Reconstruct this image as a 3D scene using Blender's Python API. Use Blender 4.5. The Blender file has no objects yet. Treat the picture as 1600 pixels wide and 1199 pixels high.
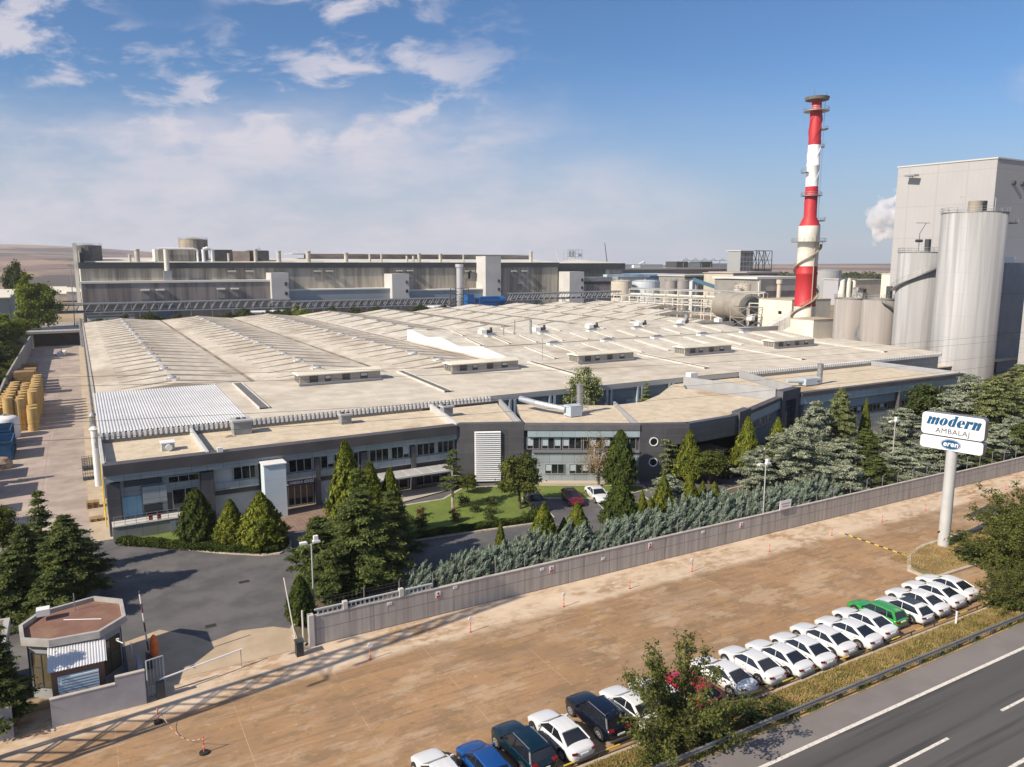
import bpy, math, random
import numpy as np
from mathutils import Vector, Matrix
R_ = math.radians
scene = bpy.context.scene
COL = scene.collection
random.seed(7)

# ------------------------------------------------------------------ camera, sky, sun, exposure
cam_d = bpy.data.cameras.new("camera")
cam = bpy.data.objects.new("camera", cam_d); COL.objects.link(cam)
cam_d.sensor_width = 36.0
cam_d.lens = 36.0 * 1190.0 / 1600.0
cam_d.clip_start = 0.5; cam_d.clip_end = 12000
cam.location = (0, 0, 25.0)
cam.rotation_euler = (R_(90 - 9.001), 0, R_(-29.62))
scene.camera = cam

SUN_AZ = 8.0      # direction the shadows run, degrees from +X towards +Y
SUN_EL = 37.0
world = bpy.data.worlds.new("World"); scene.world = world; world.use_nodes = True
wn = world.node_tree; wn.nodes.clear()
def wnode(t, **k):
    n = wn.nodes.new(t)
    for a, v in k.items(): setattr(n, a, v)
    return n
def wl(a, b): wn.links.new(a, b)
def wmath(op, a, b=None, c=None, clamp=False):
    n = wnode('ShaderNodeMath', operation=op); n.use_clamp = clamp
    for i, v in enumerate((a, b, c)):
        if v is None: continue
        if isinstance(v, (int, float)): n.inputs[i].default_value = v
        else: wl(v, n.inputs[i])
    return n.outputs[0]
wout = wnode('ShaderNodeOutputWorld'); wbg = wnode('ShaderNodeBackground')
sky = wnode('ShaderNodeTexSky', sky_type='NISHITA')
sky.sun_disc = False
sky.sun_elevation = R_(SUN_EL)
# sun stands opposite to the way the shadows run
sky.sun_rotation = math.atan2(-math.cos(R_(SUN_AZ)), -math.sin(R_(SUN_AZ)))
sky.air_density = 1.0; sky.dust_density = .9; sky.ozone_density = 3.5; sky.altitude = 200
tc = wnode('ShaderNodeTexCoord')
def wdot(v):
    n = wnode('ShaderNodeVectorMath', operation='DOT_PRODUCT'); wl(tc.outputs['Generated'], n.inputs[0]); n.inputs[1].default_value = v
    return n.outputs['Value']
yaw = R_(29.62)
fwd = wmath('MAXIMUM', wdot((math.sin(yaw), math.cos(yaw), 0)), 0.15)
cu = wmath('DIVIDE', wdot((math.cos(yaw), -math.sin(yaw), 0)), fwd)
cv = wmath('DIVIDE', wdot((0, 0, 1)), fwd)
comb = wnode('ShaderNodeCombineXYZ'); wl(wmath('MULTIPLY', cu, 1.0), comb.inputs[0]); wl(wmath('MULTIPLY', cv, 2.6), comb.inputs[1])
def wnoise(scale, detail, rough=0.55, off=0.0, dist=0.0):
    n = wnode('ShaderNodeTexNoise'); n.inputs['Scale'].default_value = scale; n.inputs['Detail'].default_value = detail
    n.inputs['Roughness'].default_value = rough; n.inputs['Distortion'].default_value = dist
    m = wnode('ShaderNodeVectorMath', operation='ADD'); wl(comb.outputs[0], m.inputs[0]); m.inputs[1].default_value = (off, off * .7, off * .3)
    wl(m.outputs[0], n.inputs['Vector']); return n.outputs['Fac']
def wstep(v, lo, hi):
    n = wnode('ShaderNodeMapRange', interpolation_type='SMOOTHSTEP'); wl(v, n.inputs[0])
    n.inputs[1].default_value = lo; n.inputs[2].default_value = hi; n.inputs[3].default_value = 0; n.inputs[4].default_value = 1
    return n.outputs[0]
# broad veil of high cloud low over the works
edge = wnoise(2.2, 5, .6, 3.1)
mv = wmath('MULTIPLY', wstep(wmath('ADD', wmath('ADD', wmath('MULTIPLY', wmath('MAXIMUM', cu, -.05), 0.36), cv), wmath('MULTIPLY', edge, .22)), 0.325, 0.20), wstep(cu, 0.42, 0.05))
veil = wmath('MULTIPLY', mv, wmath('ADD', 0.30, wmath('MULTIPLY', wstep(wnoise(4.4, 9, .62, 7.7), .38, .64), .50)))
# small fleecy clouds, thickest at the upper left
puffs = wstep(wnoise(9.0, 8, .58, 14.9, .3), .47, .64)
pm = wmath('MULTIPLY', wmath('MULTIPLY', wstep(cu, 0.10, -0.15), wstep(cv, .10, .16)), wstep(wnoise(2.6, 2, .5, 21.0), .28, .46))
puff = wmath('MULTIPLY', wmath('MULTIPLY', puffs, pm), .85)
low = wmath('MULTIPLY', wmath('MULTIPLY', wstep(wnoise(5.0, 8, .58, 40.0), .48, .66), wstep(cv, .23, .13)), wmath('MULTIPLY', wstep(cu, .30, -.15), .45))
low = wmath('MULTIPLY', low, wstep(cv, .03, .09))
rt = wmath('MULTIPLY', wmath('MULTIPLY', wstep(cu, .56, .70), wstep(wnoise(4.0, 6, .55, 61.0), .42, .6)), wmath('MULTIPLY', wstep(cv, .13, .2), .5))
cl = wmath('SUBTRACT', 1.0, wmath('MULTIPLY', wmath('MULTIPLY', wmath('SUBTRACT', 1, veil), wmath('SUBTRACT', 1, puff)), wmath('MULTIPLY', wmath('SUBTRACT', 1, low), wmath('SUBTRACT', 1, rt))), clamp=True)
tint = wnode('ShaderNodeMix', data_type='RGBA', blend_type='MULTIPLY'); tint.inputs['Factor'].default_value = 1
wl(sky.outputs[0], tint.inputs['A']); tint.inputs['B'].default_value = (.84, 1.12, 1.38, 1)
haze_mix = wnode('ShaderNodeMix', data_type='RGBA'); wl(wmath('MULTIPLY', wstep(cv, .27, -.02), .80), haze_mix.inputs['Factor'])
wl(tint.outputs['Result'], haze_mix.inputs['A']); haze_mix.inputs['B'].default_value = (5.3, 5.9, 7.0, 1)
mix = wnode('ShaderNodeMix', data_type='RGBA')
wl(cl, mix.inputs['Factor']); wl(haze_mix.outputs['Result'], mix.inputs['A']); mix.inputs['B'].default_value = (8.4, 8.0, 8.8, 1)
wl(mix.outputs['Result'], wbg.inputs['Color']); wbg.inputs['Strength'].default_value = 0.063
wl(wbg.outputs[0], wout.inputs[0])

sun_d = bpy.data.lights.new("sun", 'SUN'); sun = bpy.data.objects.new("sun", sun_d); COL.objects.link(sun)
sun_d.energy = 5.0; sun_d.angle = R_(0.5); sun_d.color = (1.0, 0.885, 0.72)
ldir = Vector((math.cos(R_(SUN_AZ)) * math.cos(R_(SUN_EL)), math.sin(R_(SUN_AZ)) * math.cos(R_(SUN_EL)), -math.sin(R_(SUN_EL))))
sun.rotation_euler = ldir.to_track_quat('-Z', 'Y').to_euler()
scene.view_settings.view_transform = 'Standard'; scene.view_settings.look = 'None'
scene.view_settings.exposure = 0.42; scene.view_settings.gamma = 1.0
try: scene.view_settings.use_curve_mapping = False
except Exception: pass
scene.cycles.volume_bounces = 6; scene.cycles.max_bounces = 10; scene.cycles.sample_clamp_indirect = 6
scene.render.resolution_x = 1024; scene.render.resolution_y = 767

# ------------------------------------------------------------------ materials
MATS = {}
def mat(name, c, c2=None, scale=.5, rough=.8, metal=0.0, bump=0.0, bscale=8.0, lines=None, lc=None, stretch=(1, 1, 1),
        c3=None, s3=.1, t3=(.45, .65), spec=.5, detail=6, mid=(.35, .65), wave=None, coat=0.0, island=0.0, cells=None):
    if name in MATS: return MATS[name]
    m = bpy.data.materials.new(name); m.use_nodes = True; MATS[name] = m
    nt = m.node_tree; N = nt.nodes; L = nt.links
    bs = N['Principled BSDF']; bs.inputs['Roughness'].default_value = rough; bs.inputs['Metallic'].default_value = metal
    bs.inputs['Specular IOR Level'].default_value = spec
    if coat: bs.inputs['Coat Weight'].default_value = coat; bs.inputs['Coat Roughness'].default_value = .06
    def mth(op, a, b=None):
        n = N.new('ShaderNodeMath'); n.operation = op
        for i, v in enumerate((a, b)):
            if v is None: continue
            if isinstance(v, (int, float)): n.inputs[i].default_value = v
            else: L.new(v, n.inputs[i])
        return n.outputs[0]
    t = N.new('ShaderNodeTexCoord'); mp = N.new('ShaderNodeMapping'); L.new(t.outputs['Object'], mp.inputs[0]); mp.inputs['Scale'].default_value = stretch
    def mixc(f, a, b):
        n = N.new('ShaderNodeMix'); n.data_type = 'RGBA'
        if isinstance(f, (int, float)): n.inputs['Factor'].default_value = f
        else: L.new(f, n.inputs['Factor'])
        for s, v in (('A', a), ('B', b)):
            if isinstance(v, tuple): n.inputs[s].default_value = (*v[:3], 1)
            else: L.new(v, n.inputs[s])
        return n.outputs['Result']
    def ns(s, d, vec=None):
        n = N.new('ShaderNodeTexNoise'); n.inputs['Scale'].default_value = s; n.inputs['Detail'].default_value = d; n.inputs['Roughness'].default_value = .6
        L.new(vec or mp.outputs[0], n.inputs['Vector']); return n.outputs['Fac']
    def ss(v, a, b):
        n = N.new('ShaderNodeMapRange'); n.interpolation_type = 'SMOOTHSTEP'; L.new(v, n.inputs[0]); n.inputs[1].default_value = a; n.inputs[2].default_value = b
        return n.outputs[0]
    col = tuple(c)
    if c2: col = mixc(ss(ns(scale, detail), *mid), tuple(c), tuple(c2))
    if c3: col = mixc(ss(ns(s3, 4), *t3), col, tuple(c3))
    if cells:
        # every sheet or slab of a grid has its own slight tone
        sx, sy, amp, ax0, ax1 = cells; sp = N.new('ShaderNodeSeparateXYZ'); L.new(t.outputs['Object'], sp.inputs[0]); cb = N.new('ShaderNodeCombineXYZ')
        L.new(mth('FLOOR', mth('DIVIDE', sp.outputs[ax0], sx)), cb.inputs[0]); L.new(mth('FLOOR', mth('DIVIDE', sp.outputs[ax1], sy)), cb.inputs[1]); wn_ = N.new('ShaderNodeTexWhiteNoise'); L.new(cb.outputs[0], wn_.inputs['Vector'])
        hv = N.new('ShaderNodeHueSaturation'); L.new(mth('ADD', 1 - amp, mth('MULTIPLY', wn_.outputs['Value'], 2 * amp)), hv.inputs['Value'])
        if isinstance(col, tuple): hv.inputs['Color'].default_value = (*col[:3], 1)
        else: L.new(col, hv.inputs['Color'])
        col = hv.outputs['Color']
    if island:
        g = N.new('ShaderNodeNewGeometry')
        hv = N.new('ShaderNodeHueSaturation'); L.new(mth('ADD', 1 - island, mth('MULTIPLY', g.outputs['Random Per Island'], 2 * island)), hv.inputs['Value'])
        if isinstance(col, tuple): hv.inputs['Color'].default_value = (*col[:3], 1)
        else: L.new(col, hv.inputs['Color'])
        col = hv.outputs['Color']
    if lines:
        sep = N.new('ShaderNodeSeparateXYZ'); L.new(t.outputs['Object'], sep.inputs[0]); f = None
        for ax, per, w, off in lines:
            fr = mth('FRACT', mth('DIVIDE', mth('ADD', sep.outputs[ax], 1000 * per + off), per))
            k = mth('LESS_THAN', fr, w / per)
            f = k if f is None else mth('MAXIMUM', f, k)
        dk = lc or tuple(x * .55 for x in c)
        col = mixc(f, col, dk)
    if isinstance(col, tuple): bs.inputs['Base Color'].default_value = (*col[:3], 1)
    else: L.new(col, bs.inputs['Base Color'])
    h = None
    if bump: h = mth('MULTIPLY', ns(bscale, 5), bump)
    if wave:
        ax, per, amp = wave
        sep = N.new('ShaderNodeSeparateXYZ'); L.new(t.outputs['Object'], sep.inputs[0])
        w = mth('MULTIPLY', mth('SINE', mth('MULTIPLY', sep.outputs[ax], 2 * math.pi / per)), amp)
        h = w if h is None else mth('ADD', h, w)
    if h is not None:
        b = N.new('ShaderNodeBump'); b.inputs['Strength'].default_value = 1; b.inputs['Distance'].default_value = 1.0; L.new(h, b.inputs['Height']); L.new(b.outputs[0], bs.inputs['Normal'])
    return m
def foliage_mat(name, c1, c2, cs=.5, tr=.25):
    if name in MATS: return MATS[name]
    m = bpy.data.materials.new(name); m.use_nodes = True; MATS[name] = m
    N = m.node_tree.nodes; L = m.node_tree.links
    bs = N['Principled BSDF']; bs.inputs['Roughness'].default_value = .75; bs.inputs['Specular IOR Level'].default_value = .25
    g = N.new('ShaderNodeNewGeometry'); t = N.new('ShaderNodeTexCoord'); ns = N.new('ShaderNodeTexNoise'); ns.inputs['Scale'].default_value = cs; ns.inputs['Detail'].default_value = 3
    L.new(t.outputs['Object'], ns.inputs['Vector'])
    mr = N.new('ShaderNodeMapRange'); L.new(ns.outputs['Fac'], mr.inputs[0]); mr.inputs[1].default_value = .35; mr.inputs[2].default_value = .65; mr.inputs[3].default_value = -.25; mr.inputs[4].default_value = .45
    ad = N.new('ShaderNodeMath'); ad.operation = 'ADD'; ad.use_clamp = True; L.new(mr.outputs[0], ad.inputs[0])
    ml = N.new('ShaderNodeMath'); ml.operation = 'MULTIPLY'; L.new(g.outputs['Random Per Island'], ml.inputs[0]); ml.inputs[1].default_value = .7; L.new(ml.outputs[0], ad.inputs[1])
    mx = N.new('ShaderNodeMix'); mx.data_type = 'RGBA'; L.new(ad.outputs[0], mx.inputs['Factor']); mx.inputs['A'].default_value = (*c1, 1); mx.inputs['B'].default_value = (*c2, 1)
    L.new(mx.outputs['Result'], bs.inputs['Base Color'])
    if tr:
        ts = N.new('ShaderNodeBsdfTranslucent'); L.new(mx.outputs['Result'], ts.inputs['Color']); ms = N.new('ShaderNodeMixShader'); ms.inputs[0].default_value = tr
        L.new(bs.outputs[0], ms.inputs[1]); L.new(ts.outputs[0], ms.inputs[2]); L.new(ms.outputs[0], N['Material Output'].inputs[0])
    return m

# ------------------------------------------------------------------ mesh helpers
class MB:
    """collects shapes for ONE mesh object"""
    def __init__(s): s.v = []; s.f = []; s.m = []; s.mi = 0
    def add(s, vs, fs):
        o = len(s.v); s.v += [tuple(p) for p in vs]
        for f in fs: s.f.append(tuple(i + o for i in f)); s.m.append(s.mi)
        return s
    def box(s, x0, x1, y0, y1, z0, z1, rz=0, top=None):
        cx, cy = (x0 + x1) / 2, (y0 + y1) / 2
        vs = []
        for z in (z0, z1):
            for x, y in ((x0, y0), (x1, y0), (x1, y1), (x0, y1)):
                if rz:
                    dx, dy = x - cx, y - cy; x, y = cx + dx * math.cos(rz) - dy * math.sin(rz), cy + dx * math.sin(rz) + dy * math.cos(rz)
                vs.append((x, y, z))
        return s.add(vs, [(3, 2, 1, 0), (4, 5, 6, 7), (0, 1, 5, 4), (1, 2, 6, 5), (2, 3, 7, 6), (3, 0, 4, 7)])
    def prism(s, pts, z0, z1, ztop=None):
        n = len(pts); vs = [(x, y, z0) for x, y in pts] + [(p[0], p[1], (ztop(p) if ztop else z1)) for p in pts]
        return s.add(vs, [tuple(range(n - 1, -1, -1)), tuple(range(n, 2 * n))] + [(i, (i + 1) % n, n + (i + 1) % n, n + i) for i in range(n)])
    def poly(s, pts, z=None):
        return s.add([(p[0], p[1], p[2] if z is None else z) for p in pts], [tuple(range(len(pts)))])
    def cyl(s, p0, p1, r0, r1=None, n=12, cap=True):
        r1 = r0 if r1 is None else r1; a = Vector(p0); b = Vector(p1); d = (b - a)
        if d.length < 1e-6: return s
        d.normalize(); u = d.orthogonal().normalized(); w = d.cross(u); vs = []
        for c, r in ((a, r0), (b, r1)):
            for i in range(n):
                t = 2 * math.pi * i / n; vs.append(c + u * (math.cos(t) * r) + w * (math.sin(t) * r))
        fs = [(i, (i + 1) % n, n + (i + 1) % n, n + i) for i in range(n)]
        if cap: fs += [tuple(range(n - 1, -1, -1)), tuple(range(n, 2 * n))]
        return s.add(vs, fs)
    def tube(s, pts, r, n=6):
        for a, b in zip(pts[:-1], pts[1:]): s.cyl(a, b, r, r, n)
        return s
    def lathe(s, cx, cy, prof, n=32, a0=0, a1=2 * math.pi):
        full = abs(a1 - a0 - 2 * math.pi) < 1e-6; m = n if full else n + 1; vs = []
        for r, z in prof:
            for i in range(m):
                t = a0 + (a1 - a0) * i / n; vs.append((cx + r * math.cos(t), cy + r * math.sin(t), z))
        fs = []
        for k in range(len(prof) - 1):
            for i in range(n):
                j = (i + 1) % m if full else i + 1
                fs.append((k * m + i, k * m + j, (k + 1) * m + j, (k + 1) * m + i))
        return s.add(vs, fs)
    def build(s, name, m, parent=None, smooth=False, loc=None, rz=0, origin=None):
        """verts are world coordinates; origin (or the parent's place) becomes the object's own"""
        me = bpy.data.meshes.new(name)
        o = Vector(origin) if origin is not None else (parent['_o'] if False else Vector((0, 0, 0)))
        if parent is not None and origin is None: o = BASE.get(parent.name, Vector((0, 0, 0)))
        me.from_pydata([(x - o.x, y - o.y, z - o.z) for x, y, z in s.v], [], s.f)
        mats = m if isinstance(m, (list, tuple)) else [m]
        for q in mats: me.materials.append(q)
        if len(mats) > 1: me.polygons.foreach_set('material_index', s.m)
        if smooth: me.polygons.foreach_set('use_smooth', [True] * len(me.polygons))
        me.update()
        ob = bpy.data.objects.new(name, me); COL.objects.link(ob)
        if parent is not None:
            ob.parent = parent; BASE[ob.name] = o if origin is None else Vector(origin)
            if origin is not None: ob.location = o - BASE.get(parent.name, Vector((0, 0, 0)))
        else:
            ob.location = o; BASE[ob.name] = o
        return ob
BASE = {}
def thing(name, label, cat, loc=(0, 0, 0), group=None):
    o = bpy.data.objects.new(name, None); COL.objects.link(o); o.empty_display_size = .3
    o.location = loc; BASE[o.name] = Vector(loc); o['label'] = label; o['category'] = cat
    if group: o['group'] = group
    return o
def tag(o, label, cat, group=None, kind=None):
    o['label'] = label; o['category'] = cat
    if group: o['group'] = group
    if kind: o['kind'] = kind
    return o
def struct(o):
    o['kind'] = 'structure'; return o
def dup(o, parent=None, loc=None, rz=None, sc=None, label=None, group=None):
    c = o.copy(); COL.objects.link(c)
    if parent is not None: c.parent = parent
    if loc is not None: c.location = loc
    if rz is not None: c.rotation_euler = (0, 0, rz)
    if sc is not None: c.scale = sc if hasattr(sc, '__len__') else (sc, sc, sc)
    if label: c['label'] = label
    if group: c['group'] = group
    for ch in CH.get(o.name, None) or [x for x in o.children]:
        dup(ch, c)
    return c
CH = {}
class Frame:
    """a wall's own axes: x along it, y outwards, z up"""
    def __init__(s, p0, p1):
        s.p0 = Vector((p0[0], p0[1], 0)); d = Vector((p1[0] - p0[0], p1[1] - p0[1], 0)); s.L = d.length; s.d = d.normalized()
        s.n = Vector((s.d.y, -s.d.x, 0)); s.rz = math.atan2(s.d.y, s.d.x)
    def build(s, mb, name, m, parent, smooth=False):
        # local mesh: x along, y = inwards (so outwards is negative y)
        o = mb.build(name, m, None, smooth)
        o.location = s.p0 - BASE.get(parent.name, Vector((0, 0, 0))); o.rotation_euler = (0, 0, s.rz); o.parent = parent
        return o
def text_mesh(txt, size, name, m, parent, mtx, extrude=.01, offset=0.0, shear=0.0, space=1.0, xs=1.0):
    cu_ = bpy.data.curves.new(name, 'FONT'); cu_.body = txt; cu_.size = size; cu_.extrude = extrude; cu_.offset = offset; cu_.shear = shear
    cu_.space_character = space; cu_.align_x = 'CENTER'; cu_.align_y = 'CENTER'; cu_.resolution_u = 4
    tmp = bpy.data.objects.new(name + '_tmp', cu_); COL.objects.link(tmp)
    bpy.context.view_layer.update()
    me = bpy.data.meshes.new_from_object(tmp.evaluated_get(bpy.context.evaluated_depsgraph_get()))
    bpy.data.objects.remove(tmp); bpy.data.curves.remove(cu_)
    me.transform(Matrix.Diagonal((xs, 1, 1, 1))); me.materials.clear(); me.materials.append(m)
    ob = bpy.data.objects.new(name, me); COL.objects.link(ob); ob.parent = parent; ob.matrix_local = mtx
    return ob

# common materials
GRAVEL = mat('roof gravel', (.58, .49, .365), (.47, .395, .29), .9, .95, bump=.04, bscale=5, c3=(.36, .26, .15), s3=.09, t3=(.58, .72), island=0)
DARKP = mat('dark grey cladding', (.062, .060, .068), (.085, .082, .09), .3, .55, cells=(3.0, .9, .10, 0, 2), lines=[(2, .9, .03, 0), (0, 3.0, .03, 0)], lc=(.11, .11, .12))
PANEL = mat('blue grey cladding', (.33, .365, .39), (.27, .305, .335), .25, .42, metal=.15, cells=(1.45, .8, .07, 0, 2), lines=[(0, 1.45, .035, 0), (2, .8, .03, .1)], lc=(.12, .14, .16))
CYANP = mat('pale blue cladding', (.36, .44, .475), (.31, .38, .42), .2, .4, metal=.15, lines=[(0, 1.45, .035, 0)], lc=(.15, .19, .22))
LGREY = mat('light grey plaster', (.42, .43, .44), (.36, .37, .38), .5, .8)
GLASS = mat('dark window glass', (.012, .016, .02), rough=.06, spec=.9)
FRAME = mat('aluminium frame', (.45, .46, .47), rough=.4, metal=.6)
WHITE = mat('white paint', (.74, .74, .74), (.66, .66, .65), .8, .6)
WHITEG = mat('white glossy', (.78, .78, .79), rough=.35)
CONC = mat('concrete', (.33, .31, .29), (.25, .235, .22), .35, .9, stretch=(1, 1, .25), bump=.01, bscale=5)
STEEL = mat('galvanised steel', (.42, .42, .42), (.33, .33, .33), 2, .45, metal=.7)
DSTEEL = mat('dark steel', (.07, .075, .08), rough=.6, metal=.4)
YELLOW = mat('yellow paint', (.62, .42, .03), rough=.6)
RED = mat('red paint', (.50, .03, .03), rough=.5)
BLACK = mat('black rubber', (.018, .018, .018), rough=.8)
CREAM = mat('cream sheet metal', (.70, .66, .56), (.62, .58, .49), .3, .6)
ROOFM = mat('factory roof sheet', (.58, .52, .425), (.46, .40, .32), .5, .75, c3=(.36, .30, .23), s3=.12, t3=(.48, .68), lines=[(1, 1.05, .06, 0)], lc=(.40, .355, .29), stretch=(1, .4, 1), cells=(5.3, 2.1, .07, 0, 1))
ROOFM2 = mat('factory roof sheet pale', (.60, .56, .48), (.48, .44, .365), .5, .7, c3=(.42, .35, .265), s3=.12, t3=(.48, .68), lines=[(0, 1.05, .06, 0)], lc=(.44, .41, .36), cells=(2.1, 5.0, .07, 0, 1))
mat('grey print', (.35, .3, .3), rough=.6)

# ------------------------------------------------------------------ the ground and the roads
def sheet(name, pts, z, m):
    return struct(MB().poly(pts, z).build(name, m))
SOIL = mat('dry soil', (.30, .22, .145), (.22, .165, .10), .01, .95, c3=(.14, .13, .06), s3=.004, t3=(.5, .7))
def ring_sheet():
    mb = MB(); n = 64; rad = [0, 60, 200, 500, 900, 2200, 7000]; prev = None
    for k, r in enumerate(rad):
        row = [(r * math.cos(2 * math.pi * i / n), 60 + r * math.sin(2 * math.pi * i / n), 0) for i in range(n)]
        if k == 0: continue
        if k == 1: mb.add(row, [tuple(range(n))]); prev = row; continue
        mb.add(prev + row, [(i, (i + 1) % n, n + (i + 1) % n, n + i)[::-1] for i in range(n)]); prev = row
    return mb
struct(ring_sheet().build('ground', SOIL))

PARK = mat('stained concrete paving', (.35, .21, .108), (.26, .155, .078), .10, .9, bump=.004, bscale=9, c3=(.40, .31, .215), s3=.10, t3=(.52, .74),
           stretch=(.45, 1, 1), lines=[(0, 6.0, .035, 0), (1, 4.8, .035, 1.2)], lc=(.42, .30, .19), detail=9)
def park_blend():
    # towards the wall the paving is cleaner and paler: a ragged border along world Y
    nt = PARK.node_tree; N = nt.nodes; L = nt.links; bs = N['Principled BSDF']; src = bs.inputs['Base Color'].links[0].from_socket
    g = N.new('ShaderNodeNewGeometry'); sp = N.new('ShaderNodeSeparateXYZ'); L.new(g.outputs['Position'], sp.inputs[0]); mp = N.new('ShaderNodeMapping'); L.new(g.outputs['Position'], mp.inputs[0]); mp.inputs['Scale'].default_value = (.62, 1.05, 1)
    def nz(s, d): n = N.new('ShaderNodeTexNoise'); n.inputs['Scale'].default_value = s; n.inputs['Detail'].default_value = d; n.inputs['Roughness'].default_value = .65; L.new(mp.outputs[0], n.inputs[0]); return n.outputs['Fac']
    def mt(op, a, b): n = N.new('ShaderNodeMath'); n.operation = op; [L.new(v, n.inputs[i]) if not isinstance(v, (int, float)) else setattr(n.inputs[i], 'default_value', v) for i, v in enumerate((a, b))]; return n.outputs[0]
    def sm(v, a, b): n = N.new('ShaderNodeMapRange'); n.interpolation_type = 'SMOOTHSTEP'; L.new(v, n.inputs[0]); n.inputs[1].default_value = a; n.inputs[2].default_value = b; return n.outputs[0]
    def mx(f, a, b): n = N.new('ShaderNodeMix'); n.data_type = 'RGBA'; L.new(f, n.inputs['Factor']); L.new(a, n.inputs['A']); (L.new(b, n.inputs['B']) if not isinstance(b, tuple) else setattr(n.inputs['B'], 'default_value', (*b, 1))); return n.outputs['Result']
    c = mx(mt('MULTIPLY', sm(nz(.30, 8), .50, .66), .38), src, (.47, .36, .26))
    c = mx(mt('MULTIPLY', sm(nz(.35, 9), .46, .68), .75), c, (.245, .155, .088))
    c = mx(mt('MULTIPLY', sm(nz(6.0, 6), .50, .72), .45), c, (.22, .145, .09)); c = mx(mt('MULTIPLY', sm(nz(1.6, 9), .56, .66), .5), c, (.20, .135, .085)); c = mx(mt('MULTIPLY', sm(nz(2.3, 9), .58, .68), .45), c, (.52, .42, .31))
    def vor(s, w):
        n = N.new('ShaderNodeTexVoronoi'); n.feature = 'DISTANCE_TO_EDGE'; n.inputs['Scale'].default_value = s; m2 = N.new('ShaderNodeMapping'); L.new(g.outputs['Position'], m2.inputs[0])
        ad = N.new('ShaderNodeVectorMath'); ad.operation = 'ADD'; nn = N.new('ShaderNodeTexNoise'); nn.inputs['Scale'].default_value = .6; nn.inputs['Detail'].default_value = 4; L.new(m2.outputs[0], nn.inputs[0]); sc_ = N.new('ShaderNodeVectorMath'); sc_.operation = 'SCALE'; sc_.inputs['Scale'].default_value = 2.2
        L.new(nn.outputs['Color'], sc_.inputs[0]); L.new(m2.outputs[0], ad.inputs[0]); L.new(sc_.outputs[0], ad.inputs[1]); L.new(ad.outputs[0], n.inputs['Vector']); return mt('LESS_THAN', n.outputs['Distance'], w)
    c = mx(mt('MULTIPLY', mt('MULTIPLY', vor(.31, .006), sm(nz(.8, 3), .5, .6)), .35), c, (.13, .085, .05)); c = mx(mt('MULTIPLY', sm(nz(.43, 12), .535, .575), .50), c, (.19, .125, .065)); c = mx(mt('MULTIPLY', sm(nz(.24, 12), .53, .60), .50), c, (.46, .34, .225)); c = mx(mt('MULTIPLY', sm(nz(.61, 12), .56, .60), .45), c, (.36, .215, .09)); c = mx(mt('MULTIPLY', sm(nz(1.15, 12), .57, .62), .40), c, (.16, .105, .06))
    # tyre ruts: long faint curved bands
    wv = N.new('ShaderNodeTexWave'); wv.wave_type = 'BANDS'; wv.bands_direction = 'Y'; wv.inputs['Scale'].default_value = .42; wv.inputs['Distortion'].default_value = 5.5; wv.inputs['Detail'].default_value = 2; wv.inputs['Detail Scale'].default_value = .12; m3 = N.new('ShaderNodeMapping'); m3.inputs['Scale'].default_value = (.22, 1.0, 1); L.new(g.outputs['Position'], m3.inputs[0]); L.new(m3.outputs[0], wv.inputs[0])
    c = mx(mt('MULTIPLY', mt('MULTIPLY', sm(wv.outputs['Fac'], .80, .97), sm(nz(.7, 5), .40, .60)), .38), c, (.17, .11, .068))
    pv = mx(mt('MULTIPLY', sm(nz(1.5, 8), .42, .66), .8), mx(sm(nz(.3, 4), .3, .7), N['Principled BSDF'].inputs['Base Color'].links[0].from_socket, (.62, .50, .38)), (.54, .42, .31))
    f = sm(mt('ADD', sp.outputs[1], mt('MULTIPLY', nz(.8, 7), 1.5)), 43.9, 44.9)
    L.new(mx(f, c, mx(mt('MULTIPLY', sm(nz(1.5, 8), .42, .66), 1.0), pv, (.56, .45, .33))), bs.inputs['Base Color'])
park_blend()
sheet('parking_lot', [(-70, 28.4), (190, 28.4), (190, 47.6), (-70, 47.6)], .004, PARK)
def blotches():
    # darker oil and tyre stains, each with a ragged outline
    rnd = random.Random(3); mb = MB()
    for cx_, cy_, a, b in ((19.5, 39.4, 2.6, 1.3), (13.6, 36.2, 1.0, .7), (16.4, 36.0, 1.5, .8), (5.2, 40.4, .8, .5), (31, 38, 3.5, 1.0), (11, 34.0, 1.4, .6)):
        pts = []
        for i in range(26):
            t = 2 * math.pi * i / 26; k = .75 + .5 * rnd.random(); pts.append((cx_ + a * k * math.cos(t), cy_ + b * k * math.sin(t)))
        mb.poly(pts, .0085)
    return mb

PAVE = mat('pale pavement', (.52, .42, .315), (.44, .345, .25), .35, .92, bump=.004, bscale=6, lines=[(0, 4.0, .04, 0)], lc=(.36, .28, .2), c3=(.36, .26, .175), s3=.25, t3=(.56, .72))
# pavement along the wall, its southern edge worn ragged
rp = random.Random(5); edge_pts = [(x, 43.75 + rp.uniform(-.28, .28) + (.9 if x < 8 else 0)) for x in np.arange(-2, 150, 1.1)]

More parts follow.
